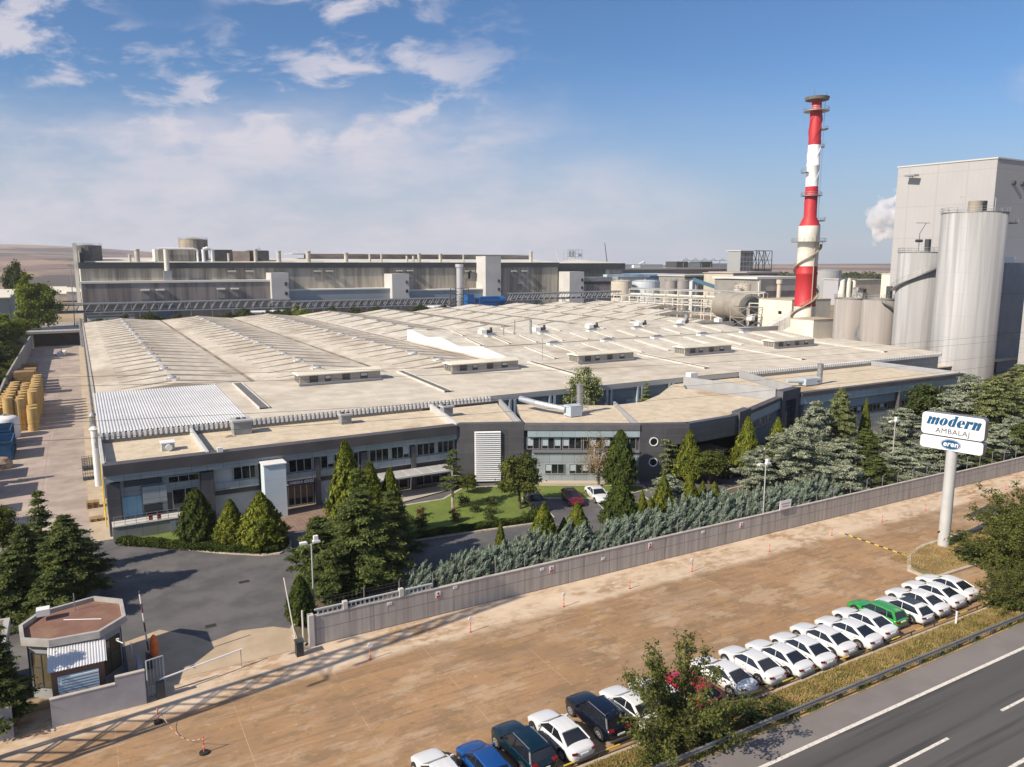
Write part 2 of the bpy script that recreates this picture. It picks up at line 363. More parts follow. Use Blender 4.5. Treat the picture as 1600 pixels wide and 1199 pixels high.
ASPH = mat('yard asphalt', (.078, .076, .080), (.12, .115, .115), .35, .9, bump=.006, bscale=30, c3=(.19, .18, .17), s3=.12, t3=(.55, .8))
ASPH2 = mat('highway asphalt', (.070, .066, .065), (.10, .094, .09), .12, .88, bump=.006, bscale=25, stretch=(.06, 1.6, 1), c3=(.045, .043, .043), s3=.5, t3=(.48, .62))
SHOULD = mat('shoulder asphalt', (.165, .148, .143), (.195, .175, .168), .3, .9, bump=.006, bscale=30)
sheet('yard_road', [(-7.5, 49.2), (135, 49.2), (135, 77), (1, 77), (-7.5, 77)], .010, ASPH)
sheet('pavement', [(1.0, 47.35), (11.1, 47.35), (11.4, 50.2), (10.1, 51.4), (8.0, 51.9), (6.0, 51.2), (5.2, 52.6), (3.2, 54.8), (1.0, 54.0)], .022, mat('gate apron concrete', (.45, .35, .245), (.36, .28, .19), .35, .92, bump=.004, bscale=6))
YARDC = mat('yard concrete', (.37, .30, .265), (.27, .22, .19), .35, .92, cells=(4.6, 6.0, .10, 0, 1), bump=.004, bscale=7, lines=[(0, 4.6, .05, .4), (1, 6.0, .05, 0)], lc=(.22, .18, .155), c3=(.42, .35, .28), s3=.08, t3=(.5, .7))
sheet('yard_pavement', [(-12.5, 79.5), (-.6, 79.5), (-.6, 266), (-12.5, 266)], .016, YARDC)
sheet('yard_road', [(-15, 62), (-.2, 62), (-.2, 79.5), (-15, 79.5)], .013, mat('side yard asphalt', (.155, .145, .14), (.19, .178, .17), .25, .9, bump=.005, bscale=20))
sheet('pavement', [(-.6, 76), (1.4, 76), (1.4, 266), (-.6, 266)], .03, mat('footway concrete', (.44, .36, .27), (.35, .28, .20), .4, .9))
sheet('yard_road', [(-14, 266), (330, 284), (330, 379), (-14, 379)], .010, mat('rear yard asphalt', (.12, .115, .11), (.17, .16, .15), .04, .9))
sheet('road', [(-16, 266.5), (-1, 266.5), (-1, 378), (-16, 378)], .03, mat('rear road', (.30, .27, .24), (.24, .22, .20), .1, .9))
sheet('road', [(-200, -60), (400, -60), (400, 25.9), (-200, 25.9)], .006, ASPH2)
sheet('road_shoulder', [(-200, 24.1), (400, 24.1), (400, 25.95), (-200, 25.95)], .012, SHOULD)
LINE = mat('road paint', (.66, .62, .56), (.42, .385, .35), 5, .7, mid=(.45, .72))
mb = MB(); mb.poly([(-200, 23.88), (400, 23.88), (400, 24.1), (-200, 24.1)], .018)
mb.poly([(-200, 17.7), (400, 17.7), (400, 17.9), (-200, 17.9)], .018)
x = -60.4
while x < 200: mb.poly([(x, 20.68), (x + 5.3, 20.68), (x + 5.3, 20.85), (x, 20.85)], .018); x += 10.4
struct(mb.build('road_marking', LINE))
# the dry grass verge between the car park and the highway
VERG = mat('verge soil', (.38, .24, .11), (.20, .15, .07), .8, .95, bump=.05, bscale=3, c3=(.12, .12, .04), s3=.5, t3=(.5, .68))
def verge_z(x, y):
    t = min(1, max(0, (y - 25.9) / 2.4)); return .03 + .22 * math.sin(math.pi * t) + .05 * math.sin(x * 1.3) * math.sin(math.pi * t)
mb = MB(); xs = np.arange(-80, 200, 1.0); ys = [25.9, 26.3, 26.7, 27.1, 27.5, 27.9, 28.3]
for i in range(len(xs) - 1):
    for j in range(len(ys) - 1):
        mb.add([(xs[i], ys[j], verge_z(xs[i], ys[j])), (xs[i + 1], ys[j], verge_z(xs[i + 1], ys[j])), (xs[i + 1], ys[j + 1], verge_z(xs[i + 1], ys[j + 1])), (xs[i], ys[j + 1], verge_z(xs[i], ys[j + 1]))], [(0, 1, 2, 3)])
struct(mb.build('verge', VERG))
mb = MB(); mb.box(-70, 190, 28.3, 28.5, 0, .12); struct(mb.build('kerb', mat('kerb concrete', (.47, .40, .31), (.38, .32, .25), 1.5, .9)))

# lawns and their kerbs
LAWN = mat('lawn turf', (.10, .145, .022), (.135, .18, .03), .6, .95, bump=.03, bscale=12, c3=(.20, .19, .05), s3=.35, t3=(.56, .75))
lawnA = [(1.3, 76.2), (1.3, 75.0), (4.3, 72.3), (7.0, 69.4), (9.4, 67.2), (12.3, 65.0), (13.6, 64.7), (14.8, 65.6), (15.2, 67.2), (14.9, 69.5), (13.6, 73.0), (9.5, 75.6)]
lawnB = [(19.5, 62.0), (24.8, 61.9), (37.0, 60.3), (38.3, 62.0), (40.0, 67.6), (48.0, 63.0), (53.6, 63.6), (54.2, 65.2), (43.2, 71.6), (41.4, 72.6), (36.0, 74.6), (32.3, 71.9), (26.3, 72.0), (19.8, 68.4)]
def inset(poly, d):
    n = len(poly); out = []
    for i in range(n):
        a, b, c = (Vector(poly[i - 1]), Vector(poly[i]), Vector(poly[(i + 1) % n]))
        e1 = (b - a).normalized(); e2 = (c - b).normalized(); n1 = Vector((-e1.y, e1.x)); n2 = Vector((-e2.y, e2.x)); m = (n1 + n2)
        if m.length < 1e-3: m = n1
        m.normalize(); out.append(tuple(b + m * d / max(.5, m.dot(n1))))
    return out
def area(p): return sum(p[i - 1][0] * p[i][1] - p[i][0] * p[i - 1][1] for i in range(len(p))) / 2
KERB = mat('kerbstone', (.50, .44, .36), (.40, .35, .285), 1.2, .9, lines=[(0, 1.0, .04, 0), (1, 1.0, .04, 0)], lc=(.26, .22, .18))
for P_, nm in ((lawnA, 'a'), (lawnB, 'b')):
    P_ = P_ if area(P_) > 0 else P_[::-1]; I_ = inset(P_, .28)
    sheet('lawn', I_, .115, LAWN)
    mb = MB(); n = len(P_)
    for i in range(n):
        j = (i + 1) % n
        mb.add([(*P_[i], 0), (*P_[j], 0), (*P_[j], .13), (*P_[i], .13), (*I_[i], .13), (*I_[j], .13), (*I_[i], .10), (*I_[j], .10)], [(0, 1, 2, 3), (3, 2, 5, 4), (4, 5, 7, 6)])
    struct(mb.build('kerb', KERB))
# planted strip behind the perimeter wall
BED = mat('planting soil', (.13, .10, .06), (.09, .075, .045), .8, .95, bump=.05, bscale=4)
bedp = [(11.3, 47.52), (135, 47.9), (135, 58), (84, 60.5), (62, 59.5), (58, 58.6), (45.5, 56.0), (33.5, 54.2), (24, 53.6), (20.5, 54.9), (18.6, 57.6), (15.5, 56.6), (12.4, 52.4), (11.1, 50.5), (10.9, 48.6)]
sheet('planting_bed', inset(bedp if area(bedp) > 0 else bedp[::-1], .2), .10, BED)
mb = MB(); P_ = bedp if area(bedp) > 0 else bedp[::-1]; I_ = inset(P_, .2)
for i in range(2, len(P_)):
    j = (i + 1) % len(P_)
    if j == 1: continue
    mb.add([(*P_[i], 0), (*P_[j], 0), (*P_[j], .14), (*P_[i], .14), (*I_[i], .14), (*I_[j], .14), (*I_[i], .1), (*I_[j], .1)], [(0, 1, 2, 3), (3, 2, 5, 4), (4, 5, 7, 6)])
struct(mb.build('kerb', KERB))
# paving by the canopy and parking bay lines
sheet('pavement', [(25.5, 72.2), (36.2, 74.9), (36.3, 76.4), (25.5, 76.4)], .125, mat('entrance paving', (.42, .38, .33), (.36, .32, .28), .6, .9))
sheet('pavement', [(15.2, 70.0), (20.0, 69.4), (25.4, 72.2), (25.4, 76.4), (15.2, 76.4)], .03, mat('red block paving', (.20, .13, .10), (.25, .17, .13), 1.0, .9, lines=[(0, .4, .03, 0), (1, .4, .03, 0)]))
mb = MB()
for x0, y0, x1, y1 in ((39.6, 61.2, 41.0, 66.2), (42.5, 60.6, 43.9, 65.4), (45.2, 60.2, 46.5, 64.2), (48.2, 59.8, 49.6, 63.6), (51.0, 59.6, 52.2, 63.2), (53.6, 59.3, 54.6, 62.9)):
    d = Vector((x1 - x0, y1 - y0)).normalized(); w = Vector((-d.y, d.x)) * .06
    mb.poly([(x0 - w.x, y0 - w.y), (x1 - w.x, y1 - w.y), (x1 + w.x, y1 + w.y), (x0 + w.x, y0 + w.y)], .016)
struct(mb.build('parking_bay_marking', LINE))
# kerbed island of the pylon sign
isl = [(57.6, 35.6), (57.4, 34.2), (58.6, 33.4), (72, 33.2), (84, 33.2), (84, 38.6), (64, 38.4), (60.6, 37.6)]
P_ = isl if area(isl) > 0 else isl[::-1]; I_ = inset(P_, .3)
sheet('verge', I_, .13, VERG)
mb = MB()
for i in range(len(P_)):
    j = (i + 1) % len(P_)
    mb.add([(*P_[i], 0), (*P_[j], 0), (*P_[j], .16), (*P_[i], .16), (*I_[i], .16), (*I_[j], .16), (*I_[i], .1), (*I_[j], .1)], [(0, 1, 2, 3), (3, 2, 5, 4), (4, 5, 7, 6)])
struct(mb.build('kerb', MATS['kerb concrete']))
# painted rubber speed hump
hump = thing('speed_hump', 'black and yellow striped rubber hump across the car park near the sign', 'speed hump', (60.65, 36.3, 0))
for nm, m, k0 in (('dark_segment', BLACK, 0), ('yellow_segment', YELLOW, 1)):
    mb = MB()
    for i in range(18):
        if i % 2 == k0:
            y = 36.3 + i * .44; mb.add([(60.55, y, .005), (60.75, y, .005), (60.75, y + .44, .005), (60.55, y + .44, .005), (60.62, y, .05), (60.68, y, .05), (60.68, y + .44, .05), (60.62, y + .44, .05)],
                   [(4, 5, 6, 7), (0, 4, 7, 3), (5, 1, 2, 6), (0, 1, 5, 4), (3, 7, 6, 2)])
    mb.build(nm, m, hump)

# the banked slope on the left and the far hills
def bank_z(x, y):
    t = min(1, max(0, (-x - 12.6) / 9)); t = t * t * (3 - 2 * t); k = min(1, max(0, (y - 88) / 40)); k *= min(1, max(0, (700 - y) / 200))
    return t * k * (5.0 + .8 * math.sin(y * .05) + .5 * math.sin(x * .4 + y * .09)) + .02
mb = MB(); xs = [-12.6, -13.4, -14.5, -16, -18, -20, -22, -26, -34, -50, -80, -140, -240]; ys = list(np.arange(86, 300, 7)) + [310, 340, 380, 440, 520, 620, 700]
for i in range(len(xs) - 1):
    for j in range(len(ys) - 1):
        mb.add([(xs[i + a], ys[j + b], bank_z(xs[i + a], ys[j + b])) for a, b in ((1, 0), (0, 0), (0, 1), (1, 1))], [(0, 1, 2, 3)])
struct(mb.build('slope', mat('rough grass', (.17, .15, .045), (.10, .105, .03), .12, .95, bump=.1, bscale=2, c3=(.28, .20, .10), s3=.06, t3=(.5, .68)), smooth=True))
HILL = mat('far fields', (.27, .185, .13), (.17, .115, .09), .003, .95, c3=(.075, .06, .055), s3=.002, t3=(.50, .54), stretch=(1, .8, 1), mid=(.45, .53))
def hill_h(u, d):
    # u: tangent of the bearing from the view axis; the skyline falls from left to right
    base = 94 * (1 / (1 + math.exp((u + .46) * 7.5))) + 9 * (1 / (1 + math.exp(-(u - .30) * 14)))
    base += 7 * math.sin(u * 9 + 1.0) * (u < -.2)
    t = min(1, max(0, (d - 700) / 2300)); t = t ** 1.25
    return (base * t + 5 * math.sin(d * .004 + u * 9) * min(1, t * 2) * (u < -.3) + 14 * t) 
mb = MB(); us = np.linspace(-1.0, 1.25, 110); ds = [700, 850, 1000, 1200, 1400, 1650, 1900, 2200, 2500, 2800, 3100, 3500, 4200]
cw = math.cos(R_(29.62)); sw = math.sin(R_(29.62)); rows = []
for d in ds:
    for u in us:
        X = d * sw + u * d * cw; Y = d * cw - u * d * sw
        z = hill_h(u, d) - (1.0 if d == 700 else 0)
        if d > 3200: z -= (d - 3200) * .05
        rows.append((X, Y, z))
n = len(us); mb.add(rows, [(k * n + i, k * n + i + 1, (k + 1) * n + i + 1, (k + 1) * n + i) for k in range(len(ds) - 1) for i in range(n - 1)])
struct(mb.build('hills', HILL, smooth=True))

mb = MB(); mb.box(6.0, 6.7, 53.4, 53.9, .0, .02); mb.box(9.4, 10.2, 60.0, 60.5, 0, .018); struct(mb.build('road_drain', mat('drain iron', (.035, .03, .028), rough=.7, lines=[(0, .1, .04, 0)])))

# ------------------------------------------------------------------ the factory halls
fac = thing('factory_hall', 'wide low factory with cream roofs and long vent houses behind the offices', 'factory', (75, 170, 0))
BLUEW = mat('blue grey wall sheet', (.17, .215, .26), (.20, .25, .295), .2, .5, metal=.2, lines=[(2, 1.2, .05, 0), (0, 6, .06, 0)], lc=(.08, .10, .13))
GREYW = mat('grey wall sheet', (.30, .30, .30), (.24, .24, .24), .15, .8, stretch=(1, 1, .2), lines=[(1, 1.5, .05, 0)], lc=(.17, .17, .17))
WHITEW = mat('white wall sheet', (.80, .79, .77), (.74, .73, .71), .1, .6); KERBW = mat('roof light kerb', (.56, .54, .50), (.48, .46, .42), .4, .7)
MB().box(1.0, 150, 90.0, 90.4, 0, 7.1).build('wall', BLUEW, fac)
MB().box(1.0, 1.4, 90.4, 264, 0, 7.0).build('wall', GREYW, fac)
MB().box(1.4, 215, 264.6, 265, 0, 6.9).build('wall', GREYW, fac)
MB().box(149.6, 150, 90.4, 166, 0, 7.0).build('wall', GREYW, fac)
# front strip: one shallow slope with gutters
def strip_z(y): return 7.2 + (y - 89.7) * .033 if y < 113.5 else 7.986 - (y - 113.5) * .30
mb = MB(); P = [(16.2, 89.7), (16.2, 113.5), (150.4, 113.5), (150.4, 89.7)]
mb.add([(x, y, strip_z(y)) for x, y in P], [(0, 3, 2, 1)]); mb.add([(1.0, 113.5, 7.986), (150.4, 113.5, 7.986), (150.4, 116.5, 7.08), (1.0, 116.5, 7.08)], [(0, 1, 2, 3)])
mb.build('roof', mat('front roof sheet', (.58, .52, .43), (.48, .425, .345), .4, .75, cells=(6.0, 2.1, .06, 0, 1), c3=(.40, .34, .265), s3=.05, t3=(.54, .75), lines=[(1, 2.1, .05, 0)], lc=(.47, .42, .35)), fac)
# new white corrugated section, its ribs modelled
mb = MB(); n = 50; x0, x1 = .9, 16.2; w = (x1 - x0) / n
for i in range(n):
    a = x0 + i * w; prof = [(a, .0), (a + w * .22, .07), (a + w * .5, .07), (a + w * .72, 0), (a + w, 0)]
    for (xa, za), (xb, zb) in zip(prof[:-1], prof[1:]):
        mb.add([(xa, 89.6, strip_z(89.7) + za), (xb, 89.6, strip_z(89.7) + zb), (xb, 113.5, 7.99 + zb), (xa, 113.5, 7.99 + za)], [(0, 1, 2, 3)])
mb.build('roof', mat('new roof sheet', (.60, .60, .60), (.52, .52, .52), .2, .45, metal=.1), fac)
# ribbed white fascia at the eave
mb = MB(); x = 1.0
while x < 47.5: mb.box(x, x + .26, 89.42, 89.6, 6.55, 7.2); x += .52
while x < 150:
    if x > 94: mb.box(x, x + .26, 89.42, 89.6, 6.55, 7.2)
    x += .52
mb.build('fascia', WHITE, fac)
mb = MB().box(.9, 150.4, 89.6, 89.98, 6.45, 7.12); mb.build('gutter', mat('gutter grey', (.34, .35, .36), rough=.6), fac)
# columns of the blue wall in the light well
for x in (50.5, 57.0, 62.3, 67.0, 72.8, 79.0, 84):
    MB().box(x, x + .35, 89.55, 90.0, 0, 6.45).box(x + .75, x + 1.1, 89.55, 90.0, 0, 6.45).build('column', mat('pale blue column', (.36, .42, .46), rough=.5), fac)
MB().box(50, 84, 89.9, 89.99, 1.2, 4.6).build('shutter', mat('blue shutter', (.10, .17, .25), rough=.5, lines=[(2, .35, .04, 0)]), fac)
# sloping slot skylights of the strip
for xc in (18.9, 43.6, 67.6, 91.6, 115.6, 139.6):
    mb = MB()
    for xo in (-.62, .55):
        mb.add([(xc + xo, 94.5, strip_z(94.5)), (xc + xo + .12, 94.5, strip_z(94.5)), (xc + xo + .12, 112.5, strip_z(112.5)), (xc + xo, 112.5, strip_z(112.5)),
                (xc + xo, 94.5, strip_z(94.5) + .26), (xc + xo + .1, 94.5, strip_z(94.5) + .26), (xc + xo + .1, 112.5, strip_z(112.5) + .26), (xc + xo, 112.5, strip_z(112.5) + .26)],
               [(3, 2, 1, 0), (4, 5, 6, 7), (0, 1, 5, 4), (1, 2, 6, 5), (2, 3, 7, 6), (3, 0, 4, 7)])
    fr = mb.build('roof_light', KERBW, fac)
    mb = MB(); mb.add([(xc - .63, 94.5, strip_z(94.5) + .15), (xc + .65, 94.5, strip_z(94.5) + .15), (xc + .65, 112.5, strip_z(112.5) + .15), (xc - .63, 112.5, strip_z(112.5) + .15)], [(0, 1, 2, 3)])
    mb.build('pane', mat('slot grille', (.14, .135, .13), (.11, .105, .10), 1, .6, lines=[(1, .6, .08, 0)], lc=(.24, .23, .22)), fr)
# long vent houses
VH = mat('vent house wall', (.40, .36, .31), (.34, .30, .26), .5, .8)
def vent_house(xc, y):
    z0 = strip_z(y) - .05; L = 6.0; W = 1.5
    mb = MB(); mb.box(xc - L, xc + L, y - W, y + W, z0, z0 + 1.35); mb.box(xc - L - .25, xc + L + .1, y - W - .25, y - W, z0, z0 + .22)
    vh = mb.build('vent_house', VH, fac)
    mb = MB(); n = 30
    mb.prism([(xc - L - .3, y - W - .25), (xc + L + .3, y - W - .25), (xc + L + .3, y), (xc - L - .3, y)], z0 + 1.352, 0, lambda p: z0 + 1.45 + (p[1] - (y - W - .25)) * .2)
    mb.prism([(xc - L - .3, y), (xc + L + .3, y), (xc + L + .3, y + W + .25), (xc - L - .3, y + W + .25)], z0 + 1.352, 0, lambda p: z0 + 1.8 - (p[1] - y) * .2)
    for i in range(n):
        x = xc - L + i * 2 * L / n; mb.add([(x, y - W - .25, z0 + 1.5), (x + .12, y - W - .25, z0 + 1.5), (x + .12, y, z0 + 1.85), (x, y, z0 + 1.85)], [(0, 1, 2, 3)])
    mb.build('roof', CREAM, vh)
    for k, (a, b) in enumerate(((-4.6, -3.4), (-2.4, -1.5), (.2, 1.3), (2.9, 4.0))):
        f = MB().box(xc + a, xc + b, y - W - .06, y - W - .003, z0 + .35, z0 + 1.2).build('window', DSTEEL, vh)
        MB().box(xc + a + .07, xc + b - .07, y - W - .075, y - W - .062, z0 + .75, z0 + 1.15).build('pane', mat('pale blind', (.5, .49, .46), rough=.6) if k % 2 else GLASS, f)
    mb = MB()
    for i in range(4): mb.box(xc - L - .07, xc - L - .003, y - W + .25 + i * .66, y - W + .75 + i * .66, z0 + .3, z0 + 1.2)
    mb.build('louvre', mat('vent louvre', (.10, .10, .10), rough=.7, lines=[(2, .12, .03, 0)], lc=(.3, .3, .3)), vh)
    MB().box(xc - L - .2, xc + L + .05, y - W - .9, y - W - .3, z0 - .02, z0 + .12).build('duct', mat('duct blue grey', (.13, .15, .2), rough=.5), vh)
for xc in (32.6, 56.4, 80.4, 104.6, 128.6): vent_house(xc, 109.2)

# western bays: ridges run north
def bay(xa, xr, xb, y0, y1, zr, m=ROOFM, zv=7.1, name='roof'):
    mb = MB(); mb.add([(xa, y0, zv), (xr, y0, zr), (xr, y1, zr), (xa, y1, zv), (xb, y0, zv), (xb, y1, zv)], [(0, 1, 2, 3), (1, 4, 5, 2)])
    mb.add([(xa, y0, zv), (xr, y0, zr), (xb, y0, zv)], [(0, 2, 1)])
    return mb.build(name, m, fac)
def rib(mb, x0, z0, x1, z1, y, h=.30, w=.30):
    mb.add([(x0, y - w / 2, z0), (x1, y - w / 2, z1), (x1, y + w / 2, z1), (x0, y + w / 2, z0), (x0, y - w / 2, z0 + h * .3), (x1, y - w / 2, z1 + h), (x1, y + w / 2, z1 + h), (x0, y + w / 2, z0 + h * .3)],
           [(4, 5, 6, 7), (0, 1, 5, 4), (1, 2, 6, 5), (2, 3, 7, 6), (3, 0, 4, 7)])
DOME = mat('skylight dome', (.36, .38, .43), rough=.35, spec=.6)
RIBM = mat('roof rib', (.42, .39, .34), (.36, .33, .285), .3, .75)
for xa, xr, xb in ((1.0, 11.3, 22.4), (22.4, 33.0, 43.6), (43.6, 54.6, 64.8)):
    bay(xa, xr, xb, 116.5, 264, 8.1)
    y = 119.0; k = 0
    def zl(x): return 7.1 + 1.0 * (x - xa) / (xr - xa) if x < xr else 7.1 + 1.0 * (xb - x) / (xb - xr)
    while y < 262:
        for p_ in ((xa + 3.4, xr - .3, 0), (xb - 2.0, xr + .3, .3)): mb = MB(); rib(mb, p_[0], zl(p_[0]) + .01, p_[1], 8.07, y + p_[2], .22, .26); mb.build('roof_rib', RIBM, fac)
        y += 6.2
    y = 115.5 + 6.6
    while y < 262:
        mb = MB(); mb.box(xr - .85, xr + .85, y - .7, y + .7, 7.95, 8.22); d = mb.build('skylight', KERBW, fac)
        MB().lathe(xr, y, [(.7, 8.222), (.66, 8.32), (.52, 8.42), (.3, 8.48), (.02, 8.5)], 12).build('dome', DOME, d, smooth=True)
        y += 11.4
    mb = MB().box(xb - .35, xb + .35, 116.5, 264, 7.02, 7.16); mb.build('gutter', mat('dirty gutter', (.17, .12, .085), (.30, .26, .21), .16, .9, stretch=(1, 1, 1)), fac)
MB().box(.82, 1.12, 90, 264, 6.7, 7.25).build('fascia', mat('left eave trim', (.42, .36, .29), rough=.7), fac)

# eastern rows: ridges run east, white west gable
prof = [(116.5, 7.1), (130.5, 8.55), (140.5, 7.55), (150.0, 8.75), (157.2, 8.1), (166.5, 9.1), (167.5, 9.05)]
for k, ((ya, za), (yb, zb)) in enumerate(zip(prof[:-1], prof[1:])):
    mb = MB(); mb.add([(67.6, ya, za), (150.4, ya, za), (150.4, yb, zb), (67.6, yb, zb)], [(0, 1, 2, 3)]); mb.build('roof', ROOFM2, fac)
mb = MB(); n = len(prof)
for yo, xx in ((0, 66.9),):
    vs = [(xx, prof[0][0] - .6, 6.9)] + [(xx, prof[-1][0], 6.9)] + [(xx, y, z + .45) for y, z in prof[::-1]] + [(xx, prof[0][0] - .6, 7.5)]
    vs2 = [(x + .75, y, z) for x, y, z in vs]; m_ = len(vs)
    mb.add(vs + vs2, [tuple(range(m_ - 1, -1, -1)), tuple(range(m_, 2 * m_))] + [(i, (i + 1) % m_, m_ + (i + 1) % m_, m_ + i) for i in range(m_)])
mb.build('gable_wall', WHITEW, fac)
MB().box(64.8, 66.9, 116.5, 264, 6.95, 7.08).build('roof', ROOFM, fac)
for ya, za, yb, zb, x0, dx in ((118.6, 7.32, 129.6, 8.45, 76.5, 6.9), (142.0, 7.75, 149.3, 8.66, 73.0, 6.9), (158.5, 8.25, 165.0, 8.97, 77.0, 13.4)):
    x = x0
    while x < 148:
        mb = MB()
        for xo, ww in ((0, .16), (.85, .06)):
            mb.add([(x + xo, ya, za), (x + xo + ww, ya, za), (x + xo + ww, yb, zb), (x + xo, yb, zb), (x + xo, ya, za + .22), (x + xo + ww, ya, za + .22), (x + xo + ww, yb, zb + .22), (x + xo, yb, zb + .22)],
                   [(4, 5, 6, 7), (0, 1, 5, 4), (1, 2, 6, 5), (2, 3, 7, 6), (3, 0, 4, 7)])
        f = mb.build('roof_light', KERBW, fac)
        MB().add([(x + .28, ya, za + .06), (x + .95, ya, za + .06), (x + .95, yb, zb + .06), (x + .28, yb, zb + .06)], [(0, 1, 2, 3)]).build('pane', MATS['slot grille'], f)
        x += dx
for yy, zz, x0, st in ((130.5, 8.5, 84.0, 13.6), (150.0, 8.7, 80, 13.8)):
    x = x0
    while x < 147:
        b = MB().box(x - 1.4, x + 1.4, yy - .7, yy + .7, zz, zz + .35).build('skylight', WHITE, fac)
        MB().add([(x + a, yy + c, zz + h) for a, c, h in ((-1.3, -.6, .352), (1.3, -.6, .352), (1.3, .6, .352), (-1.3, .6, .352), (-.7, 0, .8), (.7, 0, .8))], [(0, 1, 5, 4), (1, 2, 5), (2, 3, 4, 5), (3, 0, 4)]).build('dome', mat('tinted dome', (.16, .17, .19), rough=.25), b)
        x += st
MB().box(67.6, 150.4, 140.2, 140.8, 7.5, 7.66).build('gutter', MATS['dirty gutter'], fac)
# small roof plant on the third row
for x in (84, 99, 115, 131, 146, 160, 173):
    m = MB().box(x - 1.6, x - .2, 159.5, 161.4, 8.3, 9.3); m.add([(x - 1.6, 159.5, 9.302), (x - .2, 159.5, 9.302), (x - .2, 161.4, 9.75), (x - 1.6, 161.4, 9.75)], [(0, 1, 2, 3)])
    u = m.build('roof_fan', WHITE, fac); MB().cyl((x - .2, 160.4, 8.9), (x + 1.7, 160.4, 8.9), .35, .35, 10).cyl((x + 1.4, 160.4, 8.9), (x + 1.4, 160.4, 9.8), .3, .3, 10).build('duct', DSTEEL, u)
for x, y, h, r in ((92, 153, 3.4, .3), (89.4, 156, 3.4, .15), (150, 163.6, 2.6, .6), (86.4, 156, 2.4, .15)):
    MB().cyl((x, y, 8), (x, y, 8.2 + h), r, r, 12).cyl((x, y, 8.2 + h), (x, y, 8.45 + h), r * 1.5, .05, 12).build('flue', STEEL, fac)
MB().cyl((73.5, 118, 7.2), (73.5, 118, 11.4), .05, .05, 6).build('rod', STEEL, fac)

# northern bays of the eastern half, their far end stepped
rnd = random.Random(9)
xs_ = [64.8 + 21.4 * k for k in range(8)]
for k in range(7):
    xa = xs_[k]; xb = xa + 21.4; xr = (xa + xb) / 2 - .4
    y0 = 167.5 if k < 5 else (205 if k == 5 else 236); y1 = 264 if k < 3 else 279
    if xa < 66: y0 = 167.5
    bay(xa, xr, xb, y0, y1, 8.4, ROOFM2, name='roof')
    y = y0 + 3
    while y < y1:
        for p_ in ((xa + 1.2, xr - .4, 0), (xb - 1.2, xr + .4, 6)): mb = MB(); rib(mb, p_[0], 7.25, p_[1], 8.36, y + p_[2], .34, .5); mb.build('roof_rib', RIBM, fac)
        y += 12.2
    MB().box(xb - .4, xb + .4, y0, y1, 7.02, 7.18).build('gutter', MATS['dirty gutter'], fac)
MB().box(150.4, 172, 150, 150.4, 0, 7.4).build('wall', GREYW, fac); MB().box(150.4, 172, 166.9, 167.4, 0, 7.6).build('wall', GREYW, fac)
MB().box(150.4, 172, 150.4, 167.0, 5.0, 5.2).build('roof', ROOFM, fac)
MB().box(150.4, 192, 94, 150, 3.0, 3.2).build('roof', ROOFM, fac)
# yard-side pipes and ducts on the west wall
MB().cyl((.55, 101, 1.0), (.55, 101, 7.2), .38, .38, 14).cyl((.55, 101, 7.2), (.55, 101, 7.55), .55, .2, 14).build('duct', STEEL, fac)
MB().cyl((.5, 93.6, .6), (.5, 93.6, 7.0), .33, .33, 14).cyl((.5, 93.6, 7.0), (.5, 93.6, 7.3), .5, .2, 14).build('duct', WHITE, fac)
MB().cyl((.4, 262, 0), (.4, 262, 8.6), .5, .5, 10).build('duct', STEEL, fac)
mb = MB(); mb.tube([(.55, 90, 6.2), (.55, 260, 6.2)], .09); mb.tube([(.7, 104, 5.5), (.7, 262, 5.5)], .07)
for y in range(92, 262, 6): mb.box(.5, 1.0, y, y + .1, 5.2, 6.4)
mb.build('pipe', STEEL, fac)

# ------------------------------------------------------------------ the office building in front
off = thing('office_building', 'two storey grey and pale blue offices with gravel roofs and white louvre', 'office building', (60, 78, 0))
def wallseg(p0, p1): return Frame(p0, p1)
# solid bodies under the roofs
WALLB = mat('office wall', (.24, .25, .265), (.20, .21, .225), .3, .75)
RA = [(1.3, 77.6), (36.3, 77.6), (43.2, 74.6), (48.1, 88.6), (48.6, 89.55), (1.3, 89.55)]
RC = [(43.9, 74.2), (54.9, 67.9), (61.5, 80.6), (50.6, 87.6)]
RD = [(55.4, 67.3), (60.0, 65.2), (67.6, 65.8), (71.4, 67.2), (82.4, 71.7), (79.0, 86.2), (79.5, 89.5), (72.0, 83.6), (66.2, 80.3), (61.7, 80.3)]
RF = [(82.8, 72.0), (88.0, 72.8), (93.6, 89.5), (79.9, 89.5), (79.4, 86.2)]
RG = [(88.2, 73.0), (127.6, 73.0), (127.6, 89.4), (94.0, 89.4)]
for P_, zt in ((RA, 6.15), (RC, 6.1), (RF, 6.3), (RG, 6.05)):
    P_ = P_ if area(P_) > 0 else P_[::-1]
    MB().prism(P_, 0, zt - .12).build('wall', WALLB, off)
    I_ = inset(P_, -.05); MB().prism(I_, zt - .117, zt).build('roof', GRAVEL, off)
